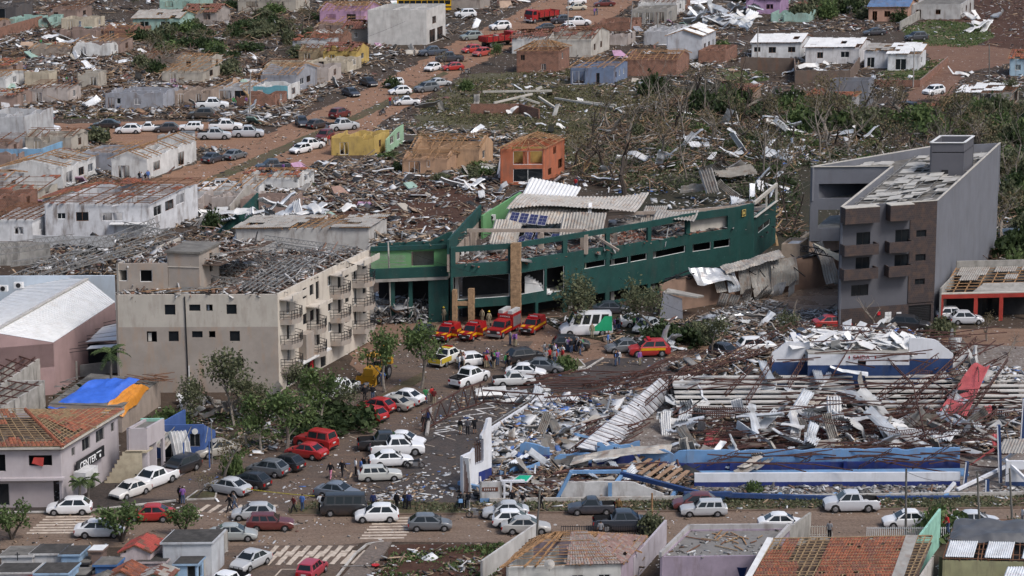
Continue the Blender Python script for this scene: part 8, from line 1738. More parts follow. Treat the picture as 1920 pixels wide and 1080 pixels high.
m_splint=M('splintered_wood',(.36,.24,.13),.85,.4,3.0,(.15,.09,.05),.4)
def leaves_mesh(pts,size,n_each,spread,rs,mat,name='foliage',flat=.0):
 "many small leaf faces round the given points"
 pts=np.asarray(pts);P_=np.repeat(pts,n_each,axis=0)+rs.normal(0,1,(len(pts)*n_each,3))*spread;N_=len(P_)
 a=rs.normal(0,1,(N_,3));a[:,2]*=(1-flat);a/=np.linalg.norm(a,axis=1)[:,None]+1e-9;b=rs.normal(0,1,(N_,3));b-=a*(a*b).sum(1)[:,None];b/=np.linalg.norm(b,axis=1)[:,None]+1e-9
 s=size*rs.uniform(.6,1.4,(N_,1));a=a*s;b=b*s*.55
 v=np.stack([P_-a,P_+b,P_+a,P_-b],1).reshape(-1,3);f=np.arange(N_*4).reshape(-1,4)
 tone=rs.rand(N_)
 return mesh_np(name,v,f,np.repeat(np.stack([tone]*3,1),4,axis=0),mat)
def grow(rs,h,r0,n_limb=5,lean=.1,depth=3,up=.6,broken=False,crook=.25):
 "returns tubes [(p, q, r0, r1)] and tip points"
 segs,tips=[],[]
 def limb(p,d,L,r,k):
  n=3 if k else 4;q=p
  for i in range(n):
   d=(d+Vector(rs.normal(0,crook,3))*.6).normalized();e=q+d*(L/n);r1=r*(1-.22) if k else r*(1-.13);segs.append((q,e,r,r1));q,r=e,r1
   if k==0 and i>=1 or(k and i>=1 and k<depth):
    for _ in range(n_limb if k==0 and i==n-1 else(2 if k==0 else 1)):
     a=rs.uniform(0,6.28);out=Vector((math.cos(a),math.sin(a),rs.uniform(up*.4,up*1.4))).normalized()
     if k<depth:limb(q,(out*.8+d*.35).normalized(),L*rs.uniform(.38,.62),r*.55,k+1)
   if k>=depth-1:tips.append(tuple(q))
 limb(Vector((0,0,-.1)),Vector((rs.normal(0,lean),rs.normal(0,lean),1)).normalized(),h*.55,r0,0)
 return segs,tips
TREES={}
def tree_proto(key,seed,h,r0,leaf=None,n_each=22,size=.16,spread=.35,n_limb=4,depth=3,lean=.12,up=.7,bark=None,crook=.25,keep=1.0):
 rs=np.random.RandomState(seed);segs,tips=grow(rs,h,r0,n_limb,lean,depth,up,crook=crook)
 mb=MB()
 for(p,q,a,b) in segs:
  if b>.006:mb.tube(p,q,max(a,.014),max(b,.010),6 if a>.08 else 4,cap=False)
 if not leaf:
  k=max(segs,key=lambda s:s[2]);mb.tube(segs[3][1],segs[3][1]+Vector((.06,.02,.5)),segs[3][3],.01,5)
 tm=mb.mesh('trunk');tm.materials.append(bark or m_bark);cm=None
 if leaf:
  tips=[t for t in tips if rs.rand()<keep];cm=leaves_mesh(tips,size,n_each,spread,rs,LEAF[leaf],'crown')
 TREES.setdefault(key,[]).append((tm,cm))
for s in range(7):tree_proto('bare',10+s,7.0,.20,None,n_limb=3+s%3,depth=2+s%2,lean=.22,up=.6,bark=m_bark if s%2 else m_bark2,crook=.38)
for s in range(5):tree_proto('tall',20+s,12.0,.17,None,n_limb=2,depth=2,lean=.06,up=1.0,bark=m_bark if s%2 else m_bark2,crook=.12)
for s in range(4):tree_proto('snag',40+s,5.0,.22,None,n_limb=1+s%2,depth=1,lean=.25,up=.9,bark=m_splint if s%2 else m_bark2,crook=.35)
for s in range(4):tree_proto('leafy',60+s,6.0,.16,'green' if s%2 else 'olive',8,.17,.34,4,3,.15,.7)
for s in range(3):tree_proto('sparse',80+s,6.5,.12,'olive',12,.15,.42,4,3,.2,.9,crook=.3,keep=.8)
for s in range(3):
 rs=np.random.RandomState(130+s);mb=MB();pts=[]
 for k in range(3):
  a=k*2.1+s;q=Vector((.0,0,-.1));d=Vector((math.cos(a)*.35,math.sin(a)*.35,1)).normalized()
  for i in range(4):e=q+d*.5;mb.tube(q,e,.13-.02*i,.11-.02*i,6,cap=False);q=e;d=(d+Vector((math.cos(a)*.12,math.sin(a)*.12,0))).normalized()
  for i in range(14):pts.append(tuple(q+Vector(rs.normal(0,1,3))*Vector((.42,.42,.3)).length*.6+UP*.3))
  for i in range(4):mb.tube(q,Vector(pts[-1-i*3]),.05,.015,4,cap=False)
 tm=mb.mesh('trunk');tm.materials.append(m_bark2);TREES.setdefault('pollard',[]).append((tm,leaves_mesh(pts,.15,20,.2,rs,LEAF['green'],'crown')))
for s in range(3):tree_proto('stripped',96+s,6.6,.2,'dry',2,.14,.3,5,3,.2,.6,crook=.34)
def tree(kind,x,y,h,label,group=None,rz=None,var=None,name='tree',world=None,cat='tree',tilt=0.0,r=rnd):
 tm,cm=TREES[kind][var if var is not None else r.randrange(len(TREES[kind]))];base={'bare':6.0,'tall':8.5,'snag':4.2,'leafy':6.0,'sparse':6.5,'round':3.2,'pollard':3.2,'stripped':6.0}[kind];s=h/base
 p=world if world is not None else G(x,y);o=thing(name,label,cat,p,group,r.uniform(0,6.28) if rz is None else rz);o.scale=(s*r.uniform(.85,1.2),s*r.uniform(.85,1.2),s);o.rotation_euler[0]=tilt
 a=bpy.data.objects.new('trunk',tm);link(a,o)
 if cm:b=bpy.data.objects.new('crown',cm);link(b,o)
 return o
BUSH=[]
for s in range(6):
 rs=np.random.RandomState(200+s);n=30;th=rs.rand(n)*6.28;rr=np.sqrt(rs.rand(n));z=rs.rand(n)*(1-rr*.6);pts=np.stack([rr*np.cos(th)*.9,rr*np.sin(th)*.9,.12+z*.9],1)
 cm=leaves_mesh(pts,.13,26,.16,rs,LEAF[('green','dark','olive')[s%3]],'crown');mb=MB()
 for i in range(6):mb.tube((0,0,-.05),Vector(pts[i*3]),.03,.012,4,cap=False)
 tm=mb.mesh('stem');tm.materials.append(m_bark2);BUSH.append((tm,cm))
def bush(x,y,w_,h,label,group=None,var=None,world=None,r=rnd,name='bush'):
 tm,cm=BUSH[var if var is not None else r.randrange(6)];o=thing(name,label,'bush',world if world is not None else G(x,y),group,r.uniform(0,6.28));o.scale=(w_/2,w_/2,h)
 link(bpy.data.objects.new('stem',tm),o);link(bpy.data.objects.new('crown',cm),o);return o
for(k,x,y,h,lab,v) in(('pollard',22,1012,3.3,'clipped street tree with forked trunk at the frame edge',0),('pollard',228,1016,3.7,'clipped round street tree before the white sedan',0),('pollard',345,1004,2.9,'clipped round street tree beside the tall tomb chapel',0),('leafy',535,850,6.6,'leafy tree beside the red off-roader',1),('leafy',605,812,7.0,'leafy tree leaning over the row of red cars',3),('sparse',655,790,5.6,'thin half-stripped tree by the planting strip',0),('leafy',722,735,7.2,'broad leafy tree before the backhoe loader',1),('leafy',790,728,7.4,'dark-trunked leaning tree behind the patrol pickup',1),('stripped',420,905,5.0,'stripped tree by the silver sedan and island',0),('stripped',365,935,3.4,'small bare tree on the planted island',1),('leafy',490,850,6.0,'bright green tree above the grey hatchbacks',3),('sparse',440,800,8.0,'grey-green thin tree by the apartment block corner',2),('sparse',385,790,6.0,'thin feathery tree before the blank beige wall',1),('stripped',462,840,5.6,'bare broken tree between the green ones',2),('sparse',500,790,5.6,'feathery tree beside the balconies corner',0),('sparse',570,770,5.0,'feathery tree near the white pickup',2),('sparse',1112,618,8.4,'tall slender leafy tree with splintered base by the rescue van',1),('sparse',1232,625,7.6,'slender tree at the leaning grey slab',0),('leafy',1335,668,4.8,'bushy dark tree behind the black car',2),('leafy',1478,640,4.0,'bushy tree at the hall truss corner',0),('bare',1500,622,4.6,'bare forked tree before the wet yard',3),('bare',1640,618,4.6,'bare sapling before the grey building',5),('bare',1890,668,3.6,'small bare street tree before the red shop',1),('stripped',1850,640,3.6,'dry tree beside the silver hatchback',0),('bare',1172,372,10.5,'tall dark bare trunk behind the green store',0),('snag',1108,342,4.6,'blackened snapped trunk beside the orange house',0),('snag',1098,346,3.2,'short snapped trunk beside the orange house',2),('snag',470,205,5.6,'thick snapped brown trunk by the avenue',1),('stripped',840,128,4.0,'dry thorny tree by the loaded red truck',1),('leafy',930,122,4.4,'green tree beside the loaded red truck',1),('leafy',757,60,5.5,'dark tree behind the white building corner',2),('stripped',570,60,5.6,'splintered pale tree among the top houses',0),('stripped',290,128,6.0,'uprooted pale tree in the flattened quarter',1),('stripped',785,318,3.0,'stripped tree in front of the peach annex',2),('leafy',250,18,5.0,'dark tree by the mint house',2),('leafy',1895,190,4.2,'dark green tree next to the open shack',2),('snag',1455,460,6.6,'splintered trunk beside the green store end',1),('snag',1785,222,5.4,'pale split trunk at the end of the dirt road',1),('snag',1762,226,6.6,'tall split trunk by the tow truck',3),('leafy',950,300,2.4,'low scrubby tree beside the peach house',0)):
 tree(k,x,y,h,lab,None,None,v)
for(x,y,w_,h,lab,v) in((1060,696,2.6,1.7,'round trimmed bush on the traffic island',0),(1770,1006,5.0,2.6,'round bright bush behind the picket fence',3),(1222,1004,2.6,2.0,'flowering bush on top of the pale lilac wall',2),(140,778,4.6,2.6,'dark dense bush before the blue tarpaulin',1),(178,776,3.2,2.2,'dark bush beside the palm',1),(320,800,4.0,2.0,'green shrub beside the blue shop',3),(436,890,2.0,2.2,'small green shrub near the silver sedan',3),(640,800,7,2.6,'fallen leafy crown by the red cars',4),(590,815,6,2.2,'fallen leafy branch beside the red off-roader',1),(1905,1010,4,1.6,'low hedge by the brown railing',5),(404,432,3.6,2.6,'dark shrub by the broken pale slab',1),(180,268,4.6,2.4,'round shrub on the side street',5),(735,165,3.0,2.0,'shrub at the avenue edge near the field',1),(875,170,2.6,1.8,'shrub at the field corner',0),(1222,178,5,3.6,'dense dark shrub beside the blue house',1),(1355,100,4,2.4,'green shrub beside the brick room',0),(1550,640,3,1.6,'small shrub at the hall trusses',5),(1765,632,3.0,2.2,'olive shrub before the grey building',2),(1240,640,4.6,2.2,'uprooted green crown beside the grey wreck',4),(1300,645,5,2.4,'dark scrub along the planting strip',1),(708,54,4,2.4,'shrub by the pink house',4),(60,268,2.0,1.8,'shrub against the sky-blue wall',3),(1415,922,1.8,1.0,'green weed before the white and blue wall',3),(30,342,3,1.6,'shrub beside the white roofless house',1)):
 bush(x,y,w_,h,lab,None,v)
def palm(x,y,h,label,fan=False):
 o=thing('palm_tree',label,'palm',G(x,y));r=random.Random(int(x));mb=MB();q=Vector((0,0,-.1))
 for i in range(8):e=Vector((.03*i,.0,h*(i+1)/8));mb.tube(q,e,.16-.008*i,.155-.008*i,8,cap=False);q=e
 lp(o,'trunk',mb,m_bark)
 for k in range(16):
  a=k/16*6.283+r.uniform(-.2,.2);el=r.uniform(-.2,1.0);L=1.1 if fan else r.uniform(1.7,2.4);m2=MB();p=q.copy();d=Vector((math.cos(a)*math.cos(el),math.sin(a)*math.cos(el),math.sin(el)));side=d.cross(UP).normalized()
  for i in range(7):
   e=p+d*L/7;wd=(.32 if fan else .42)*math.sin(math.pi*(i+.8)/8.2)
   for s in(-1,1):
    for j in range(2):f=p.lerp(e,j*.5);m2.add([f,f.lerp(e,.45),f+side*s*wd+d*.18-UP*.12,f+side*s*wd*.9+d*.10-UP*.14],[(0,1,2,3)])
   p=e;d=(d-UP*(.16 if fan else .24)).normalized()
  me=m2.mesh('frond');me.materials.append(LEAF['dark' if k%2 else 'green']);at=me.color_attributes.new('tint','FLOAT_COLOR','CORNER');f_=r.random();at.data.foreach_set('color',[f_,f_,f_,1.0]*len(me.loops));fo=bpy.data.objects.new('frond',me);link(fo,o)
palm(208,770,6.0,'tall wind-bent palm before the blue tarpaulin');palm(148,955,2.6,'short fan palm at the corner shop',True);palm(165,940,2.2,'small fan palm behind the other at the corner shop',True)
rw=random.Random(71);WOOD=[G(*p) for p in((1070,330),(1130,230),(1290,180),(1420,200),(1640,215),(1930,205),(1930,300),(1880,470),(1900,560),(1800,400),(1500,310),(1500,460),(1460,440),(1380,360),(1200,365),(1120,350))]
WOODLOW=[(p.x,p.y) for p in WOOD];rsw=np.random.RandomState(5)
def free(x,y):
 for f in FP:
  if abs(f[0][0]-x)+abs(f[0][1]-y)>60:continue
  r_=False
  for i in range(len(f)):
   (x0,y0),(x1,y1)=f[i],f[(i+1)%len(f)]
   if(y0>y)!=(y1>y) and x<(x1-x0)*(y-y0)/((y1-y0) or 1e-9)+x0:r_=not r_
  if r_:return False
 return True
for i,(x,y) in enumerate(scatter(WOODLOW,170,rsw,0)):
 if not free(x,y):continue
 k=rw.choice(['bare','bare','tall','tall','stripped','snag']);tree(k,0,0,rw.uniform(4,9) if k!='snag' else rw.uniform(2,4.5),{'bare':'leafless storm-broken tree in the woodland behind the green store','tall':'tall thin bare trunk in the woodland behind the green store','stripped':'stripped tree with dry leaf rags in the woodland behind the green store','snag':'snapped tree trunk in the woodland behind the green store'}[k],{'bare':'leafless woodland trees','tall':'tall bare woodland trunks','stripped':'stripped woodland trees','snag':'snapped woodland trunks'}[k],None,None,{'snag':'tree_stump'}.get(k,'tree'),Vector((x,y,0)),'tree',rw.gauss(0,.22),rw)
for i,(x,y) in enumerate(scatter(WOODLOW,55,rsw,.1)):
 if free(x,y):bush(0,0,rw.uniform(2.2,4.6),rw.uniform(.8,2.0),'dense green shrub in the woodland behind the green store','woodland shrubs',None,Vector((x,y,0)),rw)
for i,(x,y) in enumerate(scatter([G(*p) for p in((1300,190),(1500,205),(1700,215),(1930,215),(1930,270),(1600,260),(1350,240))],60,rsw,0)):
 if free(x,y):bush(0,0,rw.uniform(4,7),rw.uniform(2.0,3.8),'leafy green thicket below the white houses','thickets below the white houses',None,Vector((x,y,0)),rw)
for i,(x,y) in enumerate(scatter([G(*p) for p in((1790,230),(1935,200),(1935,560),(1895,500),(1880,300))],46,rsw,0)):
 if free(x,y):bush(0,0,rw.uniform(3,6),rw.uniform(1.8,3.8),'green thicket behind the grey building','thickets behind the grey building',None,Vector((x,y,0)),rw)
TL=[G(*p) for p in((235,60),(420,10),(600,20),(610,110),(520,120),(430,150),(250,140))]
for i,(x,y) in enumerate(scatter(TL,58,rsw,.1)):
 if free(x,y):bush(0,0,rw.uniform(3,6),rw.uniform(1.2,2.8),'felled green tree crown in the flattened quarter','felled crowns in the flattened quarter',None,Vector((x,y,0)),rw)
for i,(x,y) in enumerate(scatter(TL,26,rsw,0)):
 if free(x,y):tree(rw.choice(['stripped','bare']),0,0,rw.uniform(2,4.5),'broken bare tree in the flattened quarter','broken trees in the flattened quarter',None,None,'tree',Vector((x,y,0)),'tree',rw.gauss(0,.5),rw)
for i,(x,y) in enumerate(scatter([G(*p) for p in((690,290),(960,300),(1000,350),(880,350),(700,330))],14,rsw,0)):
 if free(x,y):bush(0,0,rw.uniform(2,4),rw.uniform(.8,1.6),'low scrub around the peach and yellow houses','scrub by the peach house',None,Vector((x,y,0)),rw)
for i,(x,y) in enumerate(scatter([G(*p) for p in((1380,0),(1640,0),(1700,50),(1640,60),(1480,40),(1380,30))],22,rsw,0)):
 if free(x,y):bush(0,0,rw.uniform(3,6),rw.uniform(2,3.6),'dark garden tree among the top houses','garden trees among the top houses',None,Vector((x,y,0)),rw)
def ground_leaves(name,poly,n,size,zr,mat,seed,label,clump=.12,avoid=()):
 rs=np.random.RandomState(seed);xy=scatter(poly,n,rs,clump)
 for a in avoid:xy=xy[~in_poly(xy,np.array(a))]
 z=zr[0]+(zr[1]-zr[0])*rs.rand(len(xy))**1.8;me=leaves_mesh(np.column_stack([xy,z]),size,1,.01,rs,mat,name);o=bpy.data.objects.new(name,me);link(o);tag(o,label,'plants',None,'stuff');return o
WP=[(p.x,p.y) for p in WOOD]
ground_leaves('undergrowth',WP,15000,.22,(.03,.9),LEAF['olive'],1,'trampled undergrowth of the broken woodland')
ground_leaves('undergrowth',WP,16000,.24,(.03,1.0),LEAF['dark'],2,'dark green undergrowth of the broken woodland',.2)
FIELD=[G(*p) for p in((800,190),(880,140),(1060,130),(1300,170),(1330,230),(1270,330),(1140,345),(1050,300),(950,260),(840,265),(760,250))]
ground_leaves('grass',FIELD,26000,.20,(.02,.3),LEAF['grass'],3,'dry flattened grass of the field',.12,FP)
for k,(poly,n) in enumerate((([(1690,55),(1740,38),(1850,45),(1865,70),(1820,90),(1720,86)],5000),([(1640,140),(1690,120),(1770,112),(1735,150),(1680,160)],2500),([(540,962),(560,942),(920,945),(1935,931),(1935,951),(900,961)],6000),([(700,1085),(735,1040),(950,1018),(930,1085)],1500),([(480,345),(560,330),(600,352),(560,385),(490,375)],2500),([(340,130),(1420,120),(1440,150),(1370,160)][1:],900),([(270,830),(330,790),(520,740),(620,760),(520,830),(430,870)],5000))):
 ground_leaves('grass',[G(*p) for p in poly],n,.15,(.03 if k!=2 else .1,.3),LEAF['green' if k!=2 else 'olive'],10+k,'green grass tufts',.5)
rubble('fallen_branches',WP,3200,'wood',(.5,2.0),(.05,1.2),.35,81,None,1.0,'fallen branches across the woodland','branches',.08,False,FP)
rubble('fallen_branches',TL,1500,'wood',(.4,1.7),(.05,.8),.3,82,None,.9,'fallen branches in the flattened quarter','branches',.1,False,FP)
def curved_branches(name,poly,n,seed,mat,ln=(2,6),r_=.05):
 rs=random.Random(seed);mb=MB()
 for(x,y) in scatter(poly,n,np.random.RandomState(seed),.1):
  if not free(x,y):continue
  a=rs.uniform(0,6.28);d=Vector((math.cos(a),math.sin(a),rs.uniform(.0,.55)));L=rs.uniform(*ln);p=Vector((x,y,rs.uniform(0,.6)));rr=r_*rs.uniform(.5,1.3)
  for i in range(5):
   e=p+d*L/5;mb.tube(p,e,rr,rr*.78,4,cap=False);rr*=.78
   if i in(1,2,3):s=Vector((rs.gauss(0,1),rs.gauss(0,1),rs.uniform(0,.8))).normalized();mb.tube(e,e+(s+d*.5)*L*.22,rr*.6,.01,3,cap=False)
   p=e;d=(d+Vector((rs.gauss(0,.22),rs.gauss(0,.22),rs.gauss(-.1,.15)))).normalized()
 o=mb.build(name,mat);tag(o,'tangled fallen boughs','branches',None,'stuff')
curved_branches('fallen_boughs',WP,1100,3,m_bark,(2,6),.065);curved_branches('fallen_boughs',WP,420,4,m_splint,(1.5,5),.06);curved_branches('fallen_boughs',TL,200,5,m_bark,(2,5),.05)
curved_branches('fallen_boughs',[G(*p) for p in((560,820),(650,760),(720,740),(640,830))],60,6,m_bark2,(1.5,4),.05)
# ------- people
m_skin=M('skin',(.30,.17,.11),.6,.1);m_hair=M('dark_hair',(.02,.015,.012),.7,.2);m_shoe=M('dark_shoe',(.03,.028,.027),.7,.2)
m_cloth=MO('cloth',.9,0.0,0.0,None,0,.2,.2)
PEOPLE=[]
def person_proto(joints,radii,edges):
 me=bpy.data.meshes.new('body');me.from_pydata(joints,edges,[]);ob=bpy.data.objects.new('body',me);COL.objects.link(ob)
 md=ob.modifiers.new('skin','SKIN');md.use_smooth_shade=True;ob.modifiers.new('sub','SUBSURF').levels=1
 sv=me.skin_vertices[0].data
 for i,r_ in enumerate(radii):sv[i].radius=r_ if isinstance(r_,tuple) else(r_,r_)
 sv[0].use_root=True
 dg=bpy.context.evaluated_depsgraph_get();dg.update();m2=bpy.data.meshes.new_from_object(ob.evaluated_get(dg));bpy.data.objects.remove(ob)
 m2.materials.clear();m2.materials.append(m_skin);m2.name='body';return m2
def shell(me,test,off,mat,name):
 vs=[v.co+v.normal*off for v in me.vertices];fs=[tuple(p.vertices) for p in me.polygons if test(p.center)]
 used=sorted({i for f in fs for i in f});idx={k:i for i,k in enumerate(used)};m2=bpy.data.meshes.new(name);m2.from_pydata([vs[i] for i in used],[],[tuple(idx[i] for i in f) for f in fs]);m2.materials.append(mat);m2.shade_smooth();return m2
E_=[(0,1),(1,2),(2,3),(3,4),(4,5),(2,6),(6,7),(7,8),(8,9),(2,10),(10,11),(11,12),(12,13),(0,14),(14,15),(15,16),(16,17),(0,18),(18,19),(19,20),(20,21)]
RR=[(.145,.11),(.135,.10),(.155,.11),.055,(.085,.095),(.07,.08),.065,.047,.036,(.028,.042),.065,.047,.036,(.028,.042),.085,.062,.045,(.045,.035),.085,.062,.045,(.045,.035)]
def pose(la,ra,ll,rl,lean=0.0):
 "arms: elbow, wrist, hand; legs: knee, ankle, toe (x right, y forward)"
 J=[(0,0,.97),(0,.01+lean*.3,1.17),(0,.01+lean*.7,1.36),(0,.01+lean,1.50),(0,.03+lean*1.1,1.60),(0,.03+lean*1.1,1.69)]
 J+=[(.17,lean*.7,1.42),*la,(-.17,lean*.7,1.42),*ra,(.095,0,.92),*ll,(-.095,0,.92),*rl];return J
stand_l,stand_r=[(.10,.02,.50),(.11,-.01,.08),(.13,.13,.035)],[(-.10,.02,.50),(-.11,-.01,.08),(-.13,.13,.035)]
down_l,down_r=[(.25,-.03,1.14),(.27,.05,.90),(.27,.08,.80)],[(-.25,-.03,1.14),(-.27,.05,.90),(-.27,.08,.80)]
POSES=[pose(down_l,down_r,stand_l,stand_r),pose([(.30,-.05,1.16),(.16,.10,1.02),(.11,.12,.99)],[(-.30,-.05,1.16),(-.16,.10,1.02),(-.11,.12,.99)],stand_l,stand_r),pose([(.24,.12,1.16),(.25,.28,1.02),(.25,.33,.95)],[(-.24,-.14,1.15),(-.26,-.20,.92),(-.26,-.20,.83)],[(.09,-.10,.52),(.09,-.34,.14),(.10,-.24,.05)],[(-.09,.20,.53),(-.09,.28,.09),(-.09,.42,.05)],.05),pose([(.27,.10,1.22),(.30,.30,1.40),(.31,.38,1.45)],down_r,stand_l,stand_r),pose([(.22,.02,1.15),(-.04,.20,1.18),(-.10,.21,1.19)],[(-.22,.02,1.15),(.04,.22,1.14),(.10,.22,1.14)],stand_l,[(-.13,.05,.50),(-.15,.02,.08),(-.18,.16,.035)]),pose([(.22,.22,1.10),(.18,.40,.98),(.17,.46,.94)],[(-.22,.22,1.10),(-.18,.40,.98),(-.17,.46,.94)],[(.12,.10,.52),(.13,-.06,.09),(.14,.08,.035)],[(-.12,.06,.50),(-.13,-.06,.08),(-.15,.08,.035)],.22)]
for J in POSES:
 b=person_proto(J,RR,E_);arm=lambda c:abs(c.x)>.185+max(0,(1.2-c.z))*.02 and .75<c.z<1.5
 lean=J[3][1]
 hairf=lambda c:c.z>1.66 or(c.z>1.56 and c.y<lean+.005)
 shirt=lambda c:(.93<c.z<1.475) and not(arm(c) and c.z<1.16)
 slee=lambda c:(.93<c.z<1.475) or(arm(c) and c.z>.9)
 trou=lambda c:c.z<.99 and c.z>.10 and not arm(c) and abs(c.x)<.235
 shor=lambda c:c.z<.99 and c.z>.48 and not arm(c) and abs(c.x)<.235
 PEOPLE.append(dict(body=b,hair=shell(b,hairf,.014,m_hair,'hair'),shirt=shell(b,shirt,.016,m_cloth,'shirt'),jacket=shell(b,slee,.02,m_cloth,'jacket'),trousers=shell(b,trou,.014,m_cloth,'trousers'),shorts=shell(b,shor,.02,m_cloth,'shorts'),shoes=shell(b,lambda c:c.z<.10,.012,m_shoe,'shoes')))
def person(x,y,head,ps,top,bot,label,group=None,jacket=False,shorts=False,z=0.0,hat=None,s=1.0):
 P_=PEOPLE[ps];o=bpy.data.objects.new('person',None);link(o);o.location=G(x,y,z)+UP*.03*(z==0);o.rotation_euler=(0,0,R_(head-90));o.scale=(s,s,s);tag(o,label,'person',group)
 b=bpy.data.objects.new('body',P_['body']);link(b,o)
 for nm,c in(('hair',None),('jacket' if jacket else 'shirt',top),('shorts' if shorts else 'trousers',bot),('shoes',None)):
  q=bpy.data.objects.new(nm,P_[nm]);link(q,o)
  if c:q.color=(*c,1)
 if hat:
  m2=MB();c=Vector((0,.04,1.70));m2.tube(c,c+UP*.13,.125,.07,10);m2.tube(c-UP*.01,c+UP*.015,.15,.15,10);q=lp(o,'helmet',m2,m_cloth,hat)
 return o
BK,NV,RD,WT,GR,GN,BU,PU,JN,KH,PKc,YL=(.015,.015,.018),(.02,.03,.09),(.38,.03,.03),(.6,.6,.6),(.22,.22,.23),(.05,.22,.08),(.08,.16,.40),(.22,.10,.30),(.06,.09,.16),(.30,.25,.17),(.5,.2,.28),(.6,.45,.05)
rp=random.Random(12)
PL=[(343,946,80,0,PU,JN,'man in a violet shirt standing by the planted island',0,0),(338,944,60,0,BK,BK,'person in black behind the man in violet',1,0),(431,961,200,2,BK,BK,'person in black walking over the crossing',1,0),(440,957,200,2,GR,JN,'person in grey walking beside the one in black',0,0),(551,963,200,2,CM,BK,'man in a dark red shirt walking on the verge tip',0,0),(567,960,60,0,BU,JN,'person in a blue shirt by the verge tip',0,0),(601,960,90,1,WT,BK,'person in a white shirt among the men by the blue-grey sedan',0,0),(608,961,70,0,BK,BK,'person in black among the men by the blue-grey sedan',1,0),(616,959,110,4,BK,BK,'person with folded arms by the blue-grey sedan',1,0),(626,956,180,0,GR,BK,'person in grey at the end of the group by the sedan',0,0),(620,899,250,2,BK,PKc,'woman in black with pink trousers in the car park',1,0),(642,895,250,2,BK,BK,'person in black walking in the car park',1,0),(667,892,20,0,WT,BK,'man in a pale shirt by the car park row',0,0),(677,893,200,0,BU,NV,'person in a blue coat by the car park row',1,0),(682,888,220,1,BK,JN,'person in dark clothes behind the blue coat',1,0),(692,888,180,0,BK,JN,'person in black beside the white sedan',1,0),(700,958,90,0,NV,BK,'person in navy on the verge by the black van',1,0),(744,957,60,0,BK,BK,'person in black alone on the verge',1,0),(760,957,100,4,BK,BK,'person in black of the pair on the verge',1,0),(767,957,90,0,NV,BK,'person in navy of the pair on the verge',1,0),(864,955,80,0,BK,BK,'person in black near the kiosk facing the hall',1,0),(871,955,100,0,(.1,.09,.08),BK,'person in brown near the kiosk',1,0),(878,956,60,4,BK,GR,'person with folded arms near the kiosk',1,0),(960,952,260,0,BK,BK,'person in black behind the silver sedans',1,0),(980,957,200,2,BK,GR,'person in grey jeans walking past the kiosk',0,0),(1014,957,20,2,BK,BK,'man in black striding along the verge',0,0),(1160,968,260,0,(.16,.1,.04),BK,'man in a brown jacket on the verge',1,0),(863,816,60,0,BK,KH,'person in shorts of the trio at the zigzag line',1,1),(877,816,80,0,(.08,.08,.09),BK,'middle person of the trio at the zigzag line',1,0),(890,814,100,3,BK,BK,'third person of the trio at the zigzag line',1,1),(795,808,90,0,BK,BK,'person in black at the truss end',1,0),(803,800,90,0,NV,BK,'person in navy at the truss end',1,0),(798,757,70,0,GN,JN,'man in a green shirt by the fallen truss',0,0),(810,755,120,0,RD,BK,'person in red by the fallen truss',0,0),(814,760,80,0,CM,KH,'person in checked red by the fallen truss',0,0),(684,752,260,0,BK,BK,'person in black under the trees by the red hatchbacks',1,0),(699,752,90,1,BK,JN,'person in black with jeans under the trees',1,0),(718,725,90,0,BU,JN,'person in blue by the backhoe loader',0,0),(1876,786,260,0,BK,JN,'man in black searching the debris by the navy posts',1,0),(1862,788,60,5,BK,BK,'person bent over the debris by the navy posts',1,0),(1917,985,200,0,WT,GR,'person in white walking on the near street',0,0),(1555,1012,70,0,GR,BK,'person at the short grey fence',0,0),(1126,1012,90,0,GR,BK,'person in grey behind the hip-roof house',0,0),(832,604,250,0,KH,KH,'firefighter with helmet behind the first fire pickup',1,0),(855,610,200,0,(.5,.25,.05),KH,'firefighter in orange between the fire pickups',1,0),(904,606,240,0,KH,KH,'firefighter in khaki by the second fire pickup',1,0),(917,612,90,0,KH,KH,'firefighter with pale helmet by the fire engine',1,0),(1110,634,260,0,KH,KH,'firefighter beside the rescue van',1,0)]
for(x,y,h,p,a,b,lab,j,s_) in PL:person(x,y,h,p,a,b,lab,None,bool(j),bool(s_),hat=(.6,.45,.05) if 'fire' in lab and p==0 and 'man' not in lab and 'helmet' in lab else None)
cols=[(BK,'black'),(NV,'navy'),(RD,'red'),(WT,'white'),(GR,'grey'),(GN,'green'),(BU,'blue'),(PU,'violet'),(BK,'black'),(GR,'grey')]
def crowd(n,box,where,group,seed,jit=1):
 r=random.Random(seed)
 for i in range(n):
  c,cn=r.choice(cols);bt=r.choice([BK,JN,JN,GR,KH]);person(r.uniform(box[0],box[2]),r.uniform(box[1],box[3]),r.uniform(0,360),r.choice([0,0,1,2,4,0]),c,bt,'bystander in %s %s'%(cn,where),group,r.random()<.4,r.random()<.15,s=r.uniform(.92,1.04))
crowd(12,(858,684,870,694),'between the patrol pickup and the white hatchback','crowd by the patrol pickup',1);crowd(12,(905,680,935,692),'beside the ringed white hatchback','crowd by the white hatchback',2);crowd(14,(1020,668,1056,684),'in the crowd behind the dark grey sedan','crowd behind the dark grey sedan',3)
crowd(12,(1060,655,1100,668),'around the black suv in the road','crowd around the black suv',4);crowd(7,(1150,612,1165,622),'behind the rescue van','crowd behind the rescue van',5);crowd(5,(1185,612,1200,620),'by the silver sedan under the slender tree','group by the silver sedan',6);crowd(5,(940,690,965,704),'in front of the black suv with open doors','group at the open suv',7)
crowd(4,(1148,684,1160,690),'at the edge of the asphalt facing the hall','group at the asphalt edge',8);crowd(1,(1198,685,1202,688),'standing alone by the hall truss',None,9);crowd(3,(1138,645,1145,655),'beside the grey sedan in the road','group by the grey sedan',10);crowd(3,(955,645,970,652),'crossing in front of the fire engine','pair before the fire engine',11)
